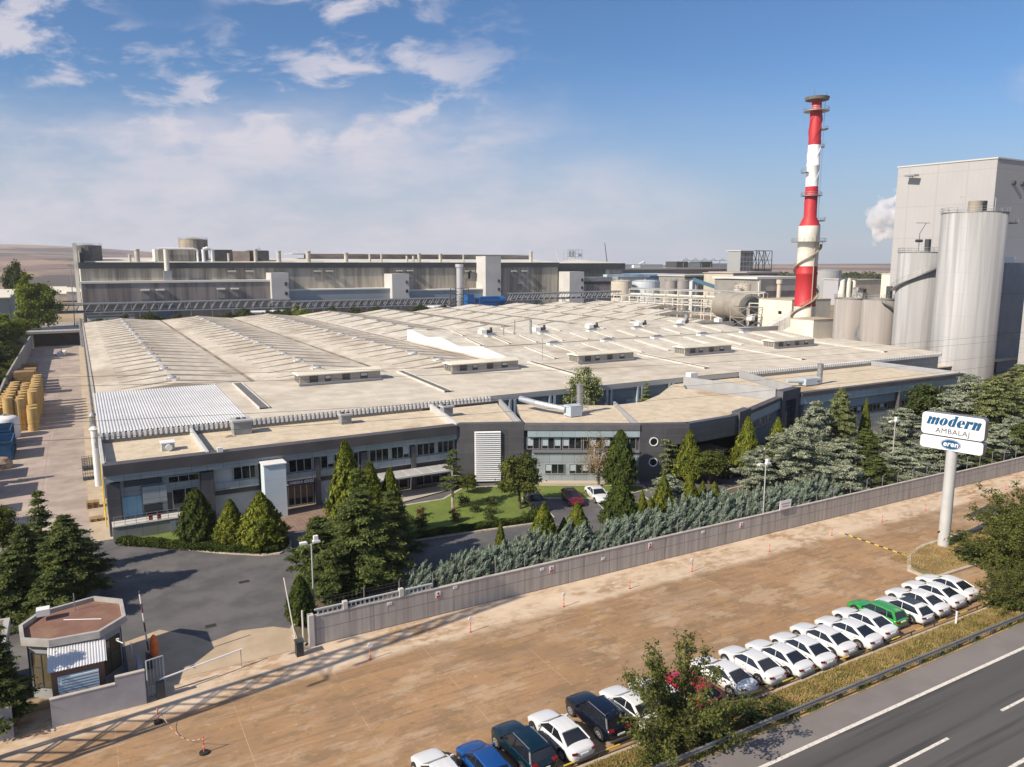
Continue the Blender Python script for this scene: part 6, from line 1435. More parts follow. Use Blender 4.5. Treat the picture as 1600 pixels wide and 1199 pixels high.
# lower aisle with sunlit edge
MB().box(2.0, 79.8, 372, 379.9, 0, 16.3).build('aisle_wall', MW2, ml); MB().box(1.7, 79.9, 371.6, 379.95, 16.305, 17.2).build('aisle_edge', mat('aisle roof edge', (.66, .64, .58), rough=.7), ml)
SHT = mat('pale blue ribbed sheet', (.30, .34, .37), (.27, .305, .335), .1, .6, lines=[(2, .8, .1, 0)], lc=(.22, .25, .27))
for x0, x1, z in ((88.0, 139.5, 11.8), (149, 193, 10.6)):
    MB().box(x0, x1, 372, 379.9, 0, z).build('aisle_wall', SHT, ml); MB().box(x0 - .1, x1 + .1, 371.6, 379.95, z + .005, z + .6).build('aisle_edge', MATS['aisle roof edge'], ml)
PT = mat('pale stair tower', (.50, .49, .48), (.43, .42, .41), .1, .8)
for x0, x1, z in ((79.9, 87.9, 20.4), (139.6, 148.9, 19.5), (193.1, 202.6, 28.6), (247.7, 257.8, 20.0)):
    t_ = MB().box(x0, x1, 368.5, 379.9, 0, z).build('stair_tower', PT, ml)
    for zz in (5.5, 10, 14.5): MB().box(x1 + .003, x1 + .3, 372, 373.6, zz, zz + 1.6).box(x1 - 2.0, x1 - .9, 368.2, 368.497, zz, zz + 1.5).build('window', GLASS, t_)
# hooded vents in pairs
HD = mat('vent hood', (.33, .33, .33), (.28, .28, .28), .5, .7)
for x, z in ((62.5, 21.2), (70.5, 21.2), (24.5, 13.2), (30.5, 13.2), (56, 13.2), (62, 13.2), (103, 21), (109, 21), (146, 21), (152, 21), (186, 20.6), (215, 20.4), (222, 20.4), (244.5 - 30, 14), (188, 20.6)):
    yb = 380 if z > 16 else 372
    h = MB(); h.add([(x, yb - 1.9, z - .5), (x + 3.6, yb - 1.9, z - .5), (x + 3.6, yb - .02, z), (x, yb - .02, z), (x, yb - 1.9, z - .1), (x + 3.6, yb - 1.9, z - .1), (x + 3.6, yb - .02, z + .4), (x, yb - .02, z + .4)], [(4, 5, 6, 7), (0, 1, 5, 4), (1, 2, 6, 5), (3, 0, 4, 7), (3, 2, 1, 0)])
    h.build('vent_hood', HD, ml); MB().box(x + .2, x + 3.4, yb - .25, yb - .01, z - 4.2, z - .02).build('louvre', mat('vent louvre grey', (.24, .235, .22), rough=.8, lines=[(2, .5, .1, 0)]), ml)
# tall duct, roof tanks, boxes, stacks
MB().box(34.6, 38.0, 376, 379.1, 17.25, 21.5).build('duct_base', STEEL, ml); MB().cyl((36.3, 377.6, 21.5), (36.3, 377.6, 31.0), 1.1, 1.0, 14).build('stack', CREAM, ml)
TKM = mat('rusty tank', (.36, .31, .24), (.20, .17, .14), .3, .8, stretch=(1, 1, .3), lines=[(2, 1.6, .1, 0)])
MB().lathe(51, 402, [(6.6, 26), (6.6, 36.0), (.02, 37.2)], 30).build('roof_tank', TKM, ml); platform(36.0, 6.5, 6.7, parent=ml, cx_=51, cy_=402, n=24)
MB().lathe(6.2, 396, [(5.4, 24), (5.4, 32.6), (.02, 33.2)], 24).build('roof_tank', mat('dark tank', (.14, .13, .12), (.09, .085, .08), .4, .8), ml); platform(32.6, 5.3, 5.5, parent=ml, cx_=6.2, cy_=396, n=20)
MB().box(.1, 1.5, 388, 391, 0, 33.5).build('lift_shaft', mat('pale edge', (.6, .6, .6)), ml)
MB().box(34, 49.5, 386, 398, 25.3, 31.0).build('roof_house', MW, ml); MB().box(32.4, 33.9, 386, 398, 25.3, 31.2).build('roof_house', CREAM, ml)
mb = MB(); mb.tube([(34, 385, 31.4), (49, 385, 31.4), (50.5, 385, 30.8), (50.5, 385, 25.5)], .5, 8); mb.tube([(53, 385, 25.5), (53, 385, 31.2), (55, 385, 31.8), (56.8, 385, 31.2), (56.8, 385, 25.5)], .8, 8); mb.build('duct', WHITE, ml)
MB().box(58.5, 66.5, 388, 398, 25.3, 31.2).box(74.5, 84, 390, 398, 25.3, 31.0).build('roof_house', mat('black brown wall', (.05, .05, .05), (.09, .08, .075), .5, .8), ml); MB().box(66.6, 74.4, 388, 398, 25.3, 30.6).build('roof_house', mat('brown cream wall', (.42, .34, .28), (.3, .24, .19), .3, .8), ml)
platform(31.2, .5, .6, parent=ml, cx_=79, cy_=388, n=8)
for x, h, r in ((25.0, 30.6, 1.1), (22.0, 28.2, .6), (64, 29, .55), (76.4, 31.0, .9), (87.3, 30.3, 1.1), (101.7, 30.3, 1.2), (121.0, 29.6, 1.0), (133.6, 29, .6), (139.9, 29, .5), (154.1, 28.2, .6), (157.8, 28.2, .6), (161.1, 29.6, .9), (173.5, 29.4, .9), (187.5, 29.0, .5), (231, 31.0, .9)):
    MB().cyl((x, 384, 25.2), (x, 384, h), r, r, 12).cyl((x, 384, h), (x, 384, h + .5), r * 1.15, r * 1.15, 12).build('stack', mat('pale stack', (.50, .46, .40), (.40, .36, .31), .5, .7), ml)
for x0, x1, y, z in ((110, 245, 410, 29.4), (125, 215, 411, 29.6)): MB().box(x0, x1, y, y + 14, 27, z).build('roof_monitor', mat('monitor wall', (.40, .36, .31), (.2, .17, .15), .06, .8, stretch=(1, 1, 3)), ml)
MB().box(100, 246, 408, 428, 29.61, 29.9).build('roof', MATS['mill roof'], ml)
# eastern wing of the mill
MB().box(247.1, 297, 384, 440, 0, 22).build('wall', MW, ml); MB().box(246.9, 299, 383, 440, 21.0, 24.8).build('eaves_band', MBAND, ml)
MB().box(249, 284, 383.4, 383.98, 16.8, 20.9).build('glazing', mat('dim glazing', (.03, .04, .035), (.06, .07, .06), .2, .2, lines=[(0, 2.6, .2, 0)], lc=(.12, .12, .11)), ml)
mb = MB(); mb.add([(247, 384, 24.85), (299, 384, 24.85), (270, 400, 27.4)], [(0, 1, 2)]); mb.build('roof', MATS['mill roof'], ml)
for k in range(2):
    u = MB().box(259 + k * 26, 281 + k * 26, 372, 383, 14.0, 16.6).build('cooling_unit', mat('cooling unit', (.30, .32, .33), (.2, .21, .22), .5, .7, lines=[(0, 1.8, .2, 0)]), ml); MB().box(259 + k * 26, 281 + k * 26, 371.8, 371.99, 12.6, 14.1).build('louvre', BLACK, u)
MB().box(258, 306, 372, 383.9, 0, 12.5).build('wall', MW2, ml)
mb = MB()
for x in (267, 273, 278):
    for y in (400, 404): mb.cyl((x, y, 27), (x, y, 33), .15, n=4)
for z in (29, 31, 33): mb.tube([(267, 400, z), (278, 400, z), (278, 404, z), (267, 404, z), (267, 400, z)], .12, 4)
for x in (268, 270.5, 275): mb.box(x, x + 1.6, 399.8, 400.1, 28.6, 32.4) if x != 275 else mb.box(x, x + 2.4, 399.8, 400.1, 29, 30.6)
mb.build('roof_frame', mat('frame pale', (.36, .38, .40), rough=.6), ml)
# base buildings and plant before the mill
o = thing('substation', 'small white walled hut at the foot of the mill hall behind the yard', 'hut', (10, 330, 0)); MB().box(3, 19, 330, 338, 0, 4.5).build('wall', WHITE, o); MB().box(2.7, 19.3, 329.7, 338.3, 4.505, 4.9).build('roof', DSTEEL, o)
for k, (x0, x1, lab) in enumerate(((62, 88, 'left long white roofed store before the mill hall'), (150, 158, 'short white roofed store before the mill hall'))):
    o = thing('store', lab, 'shed', (x0, 340, 0)); MB().box(x0, x1, 340, 350, 0, 3.6).build('wall', MW2, o); MB().box(x0 - .3, x1 + .3, 339.5, 350.3, 3.605, 4.1).build('roof', WHITE, o)
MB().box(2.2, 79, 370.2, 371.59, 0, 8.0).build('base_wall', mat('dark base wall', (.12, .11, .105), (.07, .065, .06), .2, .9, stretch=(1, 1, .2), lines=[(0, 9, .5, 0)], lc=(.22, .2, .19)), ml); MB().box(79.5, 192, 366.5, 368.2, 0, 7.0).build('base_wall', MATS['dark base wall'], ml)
dr_ = MB().box(30, 38, 369.9, 370.15, 0, 6.4).build('door', mat('blue black door', (.02, .04, .08), rough=.5), ml)
stk = thing('steel_stack', 'slim shiny steel stack inside a dark scaffold frame before the mill hall', 'stack', (139.6, 290, 0))
MB().cyl((139.6, 290, 0), (139.6, 290, 23.2), 1.25, n=20).cyl((139.6, 290, 23.2), (139.6, 290, 24.5), 1.7, n=20).build('flue', mat('bright steel', (.62, .62, .64), rough=.3, metal=.5), stk)
mb = MB()
for x, y in ((136.6, 287.5), (142.6, 287.5), (142.6, 292.5), (136.6, 292.5)): mb.cyl((x, y, 0), (x, y, 14.5), .16, n=4)
for z in (3, 6, 9, 12, 14.5): mb.tube([(136.6, 287.5, z), (142.6, 287.5, z), (142.6, 292.5, z), (136.6, 292.5, z), (136.6, 287.5, z)], .12, 4)
for z in (0, 3, 6, 9): mb.tube([(136.6, 287.5, z), (142.6, 287.5, z + 3)], .09, 4); mb.tube([(142.6, 287.5, z), (136.6, 287.5, z + 3)], .09, 4)
mb.build('scaffold', DSTEEL, stk)
EB = mat('equipment blue', (.008, .10, .32), (.012, .12, .36), .3, .4)
o = thing('blue_filter', 'bright blue box filter and horizontal tank beside the steel stack', 'tank', (155, 300, 0)); MB().box(147.2, 150.4, 298, 302, 0, 11.6).build('housing', EB, o)
MB().cyl((155, 300, 8.4), (166, 300, 8.4), 2.1, n=20).cyl((166, 300, 8.4), (167, 300, 8.4), 1.6, 1.0, 20).box(153, 162.5, 298, 302, 5.6, 10.3).build('tank', EB, o); MB().box(154, 155, 299, 301, 0, 5.59).box(161, 162, 299, 301, 0, 5.59).build('leg', DSTEEL, o)
# far plant on the right
TW = mat('tank white blue', (.52, .57, .62), (.46, .50, .55), .3, .5); TB = mat('tank beige', (.55, .49, .40), (.46, .41, .33), .3, .7)
def tank(x, y, r, h, m, lab, dome=.8): o = MB().lathe(x, y, [(r, 0), (r, h), (r * .6, h + dome * .7), (.02, h + dome)], 28).build('storage_tank', m, None, origin=(x, y, 0)); tag(o, lab, 'tank'); MB().cyl((x, y, h + dome), (x, y, h + dome + .6), .4, n=8).build('vent', STEEL, o, origin=(x, y, 0)).location = (0, 0, 0); platform(h, r - .02, r + .05, parent=o, cx_=x, cy_=y, n=20); return o
tank(255.4, 330, 5.6, 15.2, TB, 'beige round storage tank behind the mill corner'); tank(271.6, 330, 8.0, 15.0, TW, 'wide white blue storage tank right of the beige tank')
for x, y, r, lab in ((277.6, 316, 3.4, 'left of the three narrow grey storage silos'), (283.0, 313, 3.6, 'middle of the three narrow grey storage silos'), (286.6, 308, 2.4, 'right, palest of the three narrow storage silos')): tank(x, y, r, 15.4, SILO2 if r > 3 else TW, lab)
tank(283.6, 270, 4.3, 14.4, TB, 'low pale tank in front of the blue conveyor'); tank(420, 330, 9.2, 20.0, mat('grey tank', (.30, .31, .32), rough=.7), 'wide grey tank behind the chimney on the right')
tank(278, 268, 2.0, 12.6, TB, 'small narrow beige tank left of the low pale tank')
def shed(x0, x1, y0, y1, h, wm, rm, lab, rz=.6, nm='industrial_building', cat_='industrial building'):
    o = thing(nm, lab, cat_, (x0, y0, 0)); MB().box(x0, x1, y0, y1, 0, h).build('wall', wm, o); MB().box(x0 - .6, x1 + .6, y0 - .6, y1 + .6, h + .005, h + rz).build('roof', rm, o); return o
BLR = mat('bright blue sheet', (.05, .22, .38), (.10, .30, .46), .05, .6); SHW = mat('dark shed wall', (.07, .08, .09), (.13, .13, .12), .12, .7, stretch=(1, 1, .2), lines=[(0, 4, .4, 0)], lc=(.25, .24, .22))
BGE = mat('beige wall', (.50, .45, .37), (.42, .38, .31), .1, .8, lines=[(0, 2.4, .1, 0)])
o = shed(283, 345, 380, 410, 16.0, BLR, mat('blue white roof', (.22, .38, .50), (.5, .55, .58), .05, .6, mid=(.45, .55)), 'low building with bright blue walls and roof behind the storage tanks', 2.0)
MB().box(316, 332, 379.3, 379.9, 9, 17).build('door', mat('deep blue', (.02, .10, .2), rough=.5), o)
o = shed(313, 470, 420, 470, 20.4, mat('long brown wall', (.24, .21, .18), rough=.8), mat('long pale roof', (.50, .46, .40), (.42, .38, .33), .03, .8), 'very long flat building with pale roof edge behind the blue building', 1.2)
for x0, x1, z, m in ((381, 392, 26, DSTEEL), (392.2, 404, 25.2, SHT), (404.2, 416, 26.0, DSTEEL), (416.2, 440, 24.6, SHT), (330, 368, 24.0, SHT), (322, 326, 25, DSTEEL)): MB().box(x0, x1, 428, 440, 21.61, z).build('cooling_unit', m, o)
mb = MB(); mb.box(385, 440, 426, 427, 26.6, 26.9)
for x in range(386, 441, 9): mb.cyl((x, 426.5, 21.6), (x, 426.5, 26.6), .2, n=4); mb.cyl((x, 426.5, 26.6), (x + 2.5, 426.5, 28.2), .2, n=4); mb.cyl((x + 2.5, 426.5, 28.2), (x + 5, 426.5, 26.6), .2, n=4)
mb.build('gantry', STEEL, o)
MB().box(340, 346, 426, 432, 21.61, 23.4).cyl((346, 430, 23), (352, 430, 26.0), .5, n=6).cyl((352, 430, 26.0), (356, 430, 22), .4, n=6).build('duct', WHITE, o)
o = shed(395, 407, 380, 392, 33.0, mat('black curtain wall', (.05, .055, .06), (.14, .15, .16), .3, .4, lines=[(2, 3.2, .4, 0), (0, 3, .3, 0)], lc=(.3, .31, .32)), CREAM, 'dark tower with bands of windows beside the open lattice frame', .4, 'dark_tower')
o = thing('lattice_tower', 'open steel lattice frame beside the dark tower on the skyline', 'frame', (422, 385, 0)); mb = MB()
for x in (412, 418, 424, 431):
    for y in (385, 393): mb.cyl((x, y, 15), (x, y, 33.4), .3, n=4)
    mb.cyl((x, 385, 23), (x + 5, 385, 33), .2, n=4) if x < 430 else None; mb.cyl((x + 5, 385, 23), (x, 385, 33), .2, n=4) if x < 430 else None
for z in (27, 33.4): mb.tube([(412, 385, z), (431, 385, z), (431, 393, z), (412, 393, z), (412, 385, z)], .25, 4)
mb.build('frame', DSTEEL, o); MB().box(411, 432, 384.5, 394, 0, 15).build('base', BGE, o)
o = shed(300, 344, 330, 352, 17.4, SHW, mat('pale hazy roof', (.45, .42, .38), rough=.8), 'open fronted shed with dark bays behind the conveyor', .9)
o = shed(307, 319, 300, 322, 19.4, BGE, BGE, 'beige blank walled block at the end of the open fronted shed', .3)
o = shed(319.1, 344, 302, 330, 19.2, SHW, mat('pinkish roof', (.32, .27, .24), rough=.8), 'dark walled shed with pinkish roof right of the beige block', .9)
o = thing('industrial_building', 'grey gabled hall with pale columns just left of the chimney', 'industrial building', (290, 262, 0)); MB().box(284, 318, 262, 290, 0, 17).build('wall', mat('grey hall', (.24, .23, .22), (.20, .19, .18), .2, .8), o); MB().box(284, 318, 261.5, 261.97, 11.5, 17.2).build('cladding', mat('hall sheet', (.36, .35, .34), rough=.6, lines=[(0, .8, .08, 0)]), o); MB().box(283, 319, 260.9, 291, 17.25, 18.3).build('roof', mat('hall roof', (.55, .53, .5), rough=.7), o); MB().cyl((296, 259, 0), (296, 259, 15), 1.0, n=12).cyl((296, 259, 15), (296, 259, 17), 1.4, n=12).build('stack', TB, o)
for x in (285, 318): MB().box(x - .6, x + .6, 260.9, 261.49, 0, 17).build('column', CREAM, o)
o = thing('conveyor', 'slanting blue covered conveyor in front of the open fronted shed', 'conveyor', (300, 300, 0)); mb = MB(); mb.add([(283, 305, 15.4), (298, 290, 8.2), (300, 292, 8.2), (285, 307, 15.4), (283, 305, 17.4), (298, 290, 10.2), (300, 292, 10.2), (285, 307, 17.4)], [(3, 2, 1, 0), (4, 5, 6, 7), (0, 1, 5, 4), (1, 2, 6, 5), (2, 3, 7, 6), (3, 0, 4, 7)])
mb.build('casing', mat('conveyor blue', (.06, .15, .22), rough=.5), o); MB().cyl((284, 306, 0), (284, 306, 15.3), .4, n=6).cyl((297, 292, 0), (297, 292, 8.5), .4, n=6).build('leg', STEEL, o)
for k, (x, y, h, dx, lab) in enumerate(((345, 520, 35, -9, 'thin crane jib on the skyline left of the flat building'), (378, 505, 41, -5, 'darker crane jib on the skyline above the flat building'))):
    o = thing('mobile_crane', lab, 'crane', (x, y, 0)); MB().cyl((x, y, 12), (x + dx, y, h), .6, .3, 6).build('jib', mat('crane purple', (.12, .09, .13), rough=.6) if k else WHITE, o); MB().box(x - 3, x + 4, y - 2, y + 2, 0, 13).build('body', DSTEEL, o)
o = shed(410, 520, 360, 372, 12.5, BGE, MATS['long pale roof'], 'low beige building right of the chimney before the dark wood', .6)
o = shed(395, 410, 300, 312, 15.2, mat('lilac wall', (.36, .36, .40), rough=.7), CREAM, 'small lilac grey block behind the chimney', .3)
o = shed(498, 512, 330, 345, 17.4, CREAM, CREAM, 'cream block half hidden by the big grey building', .3)
# village roofs on the left and centre horizon
rr = random.Random(12); HR = mat('tiled roof', (.30, .10, .07), (.24, .09, .07), .2, .9); HWL = mat('house wall', (.55, .50, .44), (.45, .40, .36), .1, .9)
def house(x, y, s, h, grp, lab, z=0, HR=HR):
    o = thing('house', lab, 'house', (x, y, z), grp); MB().box(x - s, x + s, y - s, y + s, z, z + h).build('wall', HWL, o)
    MB().add([(x - s - .4, y - s - .4, z + h), (x + s + .4, y - s - .4, z + h), (x + s + .4, y + s + .4, z + h), (x - s - .4, y + s + .4, z + h), (x - s, y, z + h + s * .5), (x + s, y, z + h + s * .5)], [(0, 1, 5, 4), (2, 3, 4, 5), (1, 2, 5), (3, 0, 4)]).build('roof', HR, o)
for i in range(26): house(650 + rr.uniform(-20, 130), 900 + rr.uniform(-60, 90), rr.uniform(5, 8), rr.uniform(10, 15), 'red roofed village houses on the horizon', 'red roofed village house on the centre horizon', 2)
for i in range(9): house(rr.uniform(-14, 2) * 1.6 - 2, 560 + rr.uniform(0, 60), rr.uniform(3.5, 5), rr.uniform(4, 6), 'village houses beyond the left slope', 'small pale house seen left of the mill hall', 1, CREAM)

# ------------------------------------------------------------------ vegetation
F_CONE = foliage_mat('thuja leaves', (.04, .062, .008), (.26, .28, .03), 1.2)
F_CONED = foliage_mat('dark thuja leaves', (.025, .045, .008), (.10, .13, .02), 1.2)
F_CEDAR = foliage_mat('blue cedar needles', (.07, .095, .06), (.46, .49, .35), .8, .15)
F_FIR = foliage_mat('green fir needles', (.030, .048, .012), (.15, .18, .045), .8, .18)
F_GFIR = foliage_mat('grey green fir needles', (.055, .075, .025), (.34, .37, .15), .8, .18)
F_DEC = foliage_mat('broad leaves', (.035, .05, .010), (.17, .19, .035), 1.0, .3)
F_YEL = foliage_mat('fresh leaves', (.09, .13, .010), (.27, .31, .03), .25, .3)
F_LOC = foliage_mat('locust leaves', (.055, .07, .012), (.19, .21, .045), .7, .35)
F_BIR = foliage_mat('browning birch leaves', (.16, .10, .04), (.34, .24, .11), 1.2, .3)
F_JUN = foliage_mat('blue juniper needles', (.035, .058, .045), (.27, .33, .25), 1.0, .12)
F_BUSH = foliage_mat('bush leaves', (.030, .048, .010), (.09, .11, .025), 1.0, .25)
F_DRY = foliage_mat('dry grass blades', (.24, .17, .06), (.48, .37, .16), .9, .2)
F_GRASS = foliage_mat('rough green grass', (.09, .11, .02), (.24, .25, .06), .3, .2)
BARK = mat('bark', (.12, .085, .06), (.08, .06, .04), 3, .95); PBARK = mat('pale bark', (.42, .36, .29), (.24, .20, .16), 4, .9)

def leafmesh(name, P, Nn, S, asp, m, parent, T=None, seed=0):
    """N small leaf quads; P centres, Nn normals, S sizes, T long axes"""
    r = np.random.default_rng(seed); n = len(P); Nn = Nn / np.maximum(np.linalg.norm(Nn, axis=1, keepdims=True), 1e-6)
    if T is None: T = r.normal(size=(n, 3))
    T = T - Nn * np.sum(T * Nn, axis=1, keepdims=True); T /= np.maximum(np.linalg.norm(T, axis=1, keepdims=True), 1e-6)
    B = np.cross(Nn, T); S = S[:, None]
    a = P - T * S * asp * .5; b = P + B * S * .5; c = P + T * S * asp * .5; d = P - B * S * .5
    V = np.stack([a, b, c, d], axis=1).reshape(-1, 3).astype(np.float32)
    me = bpy.data.meshes.new(name); me.vertices.add(4 * n); me.vertices.foreach_set('co', V.ravel()); me.loops.add(4 * n); me.loops.foreach_set('vertex_index', np.arange(4 * n, dtype=np.int32))
    me.polygons.add(n); me.polygons.foreach_set('loop_start', np.arange(0, 4 * n, 4, dtype=np.int32)); me.polygons.foreach_set('loop_total', np.full(n, 4, dtype=np.int32))
    me.materials.append(m); me.update(calc_edges=True)
    o = bpy.data.objects.new(name, me); COL.objects.link(o); o.parent = parent; BASE[o.name] = Vector((0, 0, 0)); return o
def troot(nm):
    o = bpy.data.objects.new(nm, None); COL.objects.link(o); BASE[o.name] = Vector((0, 0, 0)); o.empty_display_size = .3; return o
def jn(r, n, s=1.0): return r.normal(size=(n, 3)) * s
def proto_cone(name, m, h, r, n, seed, leaf=.16, egg=.8, base=.12):
    g = np.random.default_rng(seed); o = troot(name); u = g.random(n) ** .8; z = base * h + u * (1 - base) * h
    a = g.random(n) * 2 * np.pi; pr = r * np.clip((1 - u), 0, 1) ** egg * np.minimum(1, (u + .08) * 5) ** .5
    lump = 1 + .075 * g.normal(size=n) + .14 * np.sin(a * 5 + z * 2.1 + seed) * np.sin(z * 3.3 + seed) + .10 * np.sin(a * 9 - z * 4.3) 
    cell = g.random((80, 60)); lump = lump * (1 + .34 * (cell[(a * 12.5).astype(int) % 80, (z * 3.2 + a * .7).astype(int) % 60] - .5)); f = g.random(n) ** .35; rad = pr * lump * (.35 + .68 * f) + .03
    P = np.stack([rad * np.cos(a), rad * np.sin(a), z + g.normal(size=n) * .05], 1)
    out = np.stack([np.cos(a), np.sin(a), np.full(n, .35)], 1) + jn(g, n, .55)
    T = np.stack([np.cos(a) * .45, np.sin(a) * .45, np.full(n, 1.0)], 1) + jn(g, n, .35)
    leafmesh('crown', P, out, leaf * .72 * (.5 + .9 * g.random(n)), 3.0, m, o, T, seed)
    MB().cyl((0, 0, 0), (0, 0, h * .8), r * .10 + .03, .02, 8).build('trunk', BARK, o); return o
def limb(mb, pts, r0, r1, n=5):
    k = len(pts) - 1
    for i in range(k): mb.cyl(pts[i], pts[i + 1], r0 + (r1 - r0) * i / k, r0 + (r1 - r0) * (i + 1) / k, n, cap=False)
def proto_fir(name, m, h, r, nb, seed, leaf=.15, tuft=26, droop=.25, up=.35, broad=.75, tb=BARK, top=1.0, gap=.06):
    """layered conifer: boughs as flat tufted sprays"""
    g = np.random.default_rng(seed); o = troot(name); Ps = []; Ns = []; Ts = []; br = MB()
    for i in range(nb):
        wh = 7; u = ((i // wh) * wh + wh * .5 + g.normal() * wh * .13) / nb; u = min(max(u, .01), .985); z = h * (gap + (1 - gap) * u ** .9); a = i * 2.39996 + g.normal() * .3
        L = (r * (1 - u) ** broad + .12) * g.uniform(.55, 1.18); L *= min(1, (u + .25) * 2.2); d = np.array([math.cos(a), math.sin(a), 0]); w = np.array([-d[1], d[0], 0])
        z0 = z; pts = []
        for t in (0, .35, .7, 1.0): pts.append(d * L * t + np.array([0, 0, z0 + L * (up * t - droop * 2 * t * t * .6)]))
        if L > .5: limb(br, [Vector(p) for p in pts], .02 + L * .014, .01, 4)
        nt = max(3, int(L * 7))
        for k in range(nt):
            t = .22 + .80 * (k + g.random()) / nt; side = g.uniform(-1, 1) * (.16 + .34 * L * (1.05 - t) * .9)
            c = d * L * t + w * side + np.array([0, 0, z0 + L * (up * t - droop * 1.2 * t * t) - abs(side) * .18 + g.normal() * .05])
            s = .14 + .06 * L * .3; n_ = int(tuft * 1.5)
            Ps.append(c + g.normal(size=(n_, 3)) * np.array([s, s, s * .28])); nn = g.normal(size=(n_, 3)) * .6 + np.array([0, 0, 1.0]) + d * .25; Ns.append(nn)
            Ts.append(d * .9 + w * np.sign(side) * .5 + g.normal(size=(n_, 3)) * .45)
    P = np.concatenate(Ps); N_ = np.concatenate(Ns); T = np.concatenate(Ts)
    leafmesh('crown', P, N_, leaf * .66 * (.55 + .8 * g.random(len(P))), 3.0, m, o, T, seed)
    br.build('branches', tb, o); MB().cyl((0, 0, 0), (0, 0, h * .95), h * .022 + .03, .02, 8).build('trunk', tb, o); return o
def proto_decid(name, m, h, r, nc, per, seed, leaf=.15, tb=BARK, cz=.62, flat=.75, cs=.16, stem=.3, droop=0.0, trunks=1, hollow=.3):
    g = np.random.default_rng(seed); o = troot(name); Ps = []; Ns = []; br = MB(); 
    forks = []
    for k in range(trunks):
        a = k * 2.4; top = np.array([r * .12 * math.cos(a), r * .12 * math.sin(a), h * stem]); limb(br, [Vector((0, 0, 0)), Vector(top * np.array([.5, .5, .5])), Vector(top)], h * .028 + .03, h * .018 + .02, 7); forks.append(top)
    mains = []
    for k in range(9):
        a = k * 2.4 + g.normal() * .3; rr_ = r * g.uniform(.35, .6); e = np.array([rr_ * math.cos(a), rr_ * math.sin(a), h * g.uniform(cz - .1, cz + .22)]); f0 = forks[k % len(forks)]
        mid = (f0 + e) / 2 + np.array([0, 0, h * .03]); limb(br, [Vector(f0), Vector(mid), Vector(e)], h * .012 + .02, h * .005 + .01, 5); mains.append(e)
    for i in range(nc):
        v = g.normal(size=3); v /= np.linalg.norm(v); q = (hollow + (1 - hollow) * g.random()) ** .6
        q *= 1 + .18 * math.sin(3 * math.atan2(v[1], v[0]) + seed) 
        c = np.array([v[0] * r * q, v[1] * r * q, h * cz + v[2] * h * (1 - cz) * q * (1.0 if v[2] > 0 else flat)])
        mi = min(mains, key=lambda e: np.linalg.norm(e - c)); limb(br, [Vector(mi), Vector((mi + c) / 2 + np.array([0, 0, .05 * h * .3])), Vector(c)], h * .004 + .008, .006, 4)
        s = cs * r * g.uniform(.6, 1.3); n_ = int(per * g.uniform(.6, 1.3)); pp = g.normal(size=(n_, 3)) * np.array([s, s, s * .7]); 
        if droop: pp[:, 2] -= np.abs(g.normal(size=n_)) * droop
        Ps.append(c + pp); Ns.append(g.normal(size=(n_, 3)) * .8 + np.array([0, 0, .7]) + v * .5)
    P = np.concatenate(Ps); leafmesh('crown', P, np.concatenate(Ns), leaf * (.55 + .8 * g.random(len(P))), 1.5, m, o, None, seed)
    br.build('branches', tb, o); return o
def proto_locust(name, m, h, r, seed, nb=26, leaf=.10, tb=BARK):
    """feathery tree: long arching limbs with leafy twigs, sky and ground showing through"""
    g = np.random.default_rng(seed); o = troot(name); br = MB(); Ps = []; Ns = []; Ts = []
    base = np.array([0, 0, h * .16]); limb(br, [Vector((0, 0, 0)), Vector((.08, .05, h * .1)), Vector(base)], .16, .11, 8)
    for i in range(nb):
        a = i * 2.4 + g.normal() * .25; el = g.uniform(.15, 1.35); L = r * g.uniform(.75, 1.1) if el < .8 else h * .8 * g.uniform(.75, 1.05)
        d = np.array([math.cos(a) * math.cos(el), math.sin(a) * math.cos(el), math.sin(el)]); pts = [base]
        n_ = 9; dd = d.copy()
        for k in range(n_): dd = dd + g.normal(size=3) * .10 + np.array([0, 0, -.035 if el < .8 else 0]); dd /= np.linalg.norm(dd); pts.append(pts[-1] + dd * L / n_)
        limb(br, [Vector(p) for p in pts], .055, .008, 5)
        for k in range(2, n_ + 1):
            for q in range(5):
                t0 = pts[k - 1] + (pts[k] - pts[k - 1]) * g.random(); tdir = g.normal(size=3) * .8 + dd * .6 + np.array([0, 0, .1]); tdir /= np.linalg.norm(tdir); tl = g.uniform(.35, .85) * (1.1 - .05 * k)
                e = t0 + tdir * tl; br.cyl(Vector(t0), Vector(e), .009, .004, 3, cap=False)
                nl = int(7 + 7 * g.random()); tt = g.random(nl)[:, None]; Ps.append(t0 + tdir * tl * tt + g.normal(size=(nl, 3)) * .10 - np.array([0, 0, .03])); Ns.append(g.normal(size=(nl, 3)) * .6 + np.array([0, 0, .8])); Ts.append(np.tile(tdir, (nl, 1)) + g.normal(size=(nl, 3)) * .7)
    P = np.concatenate(Ps); leafmesh('crown', P, np.concatenate(Ns), leaf * (.6 + .8 * g.random(len(P))), 1.7, m, o, np.concatenate(Ts), seed)
    br.build('branches', tb, o); return o
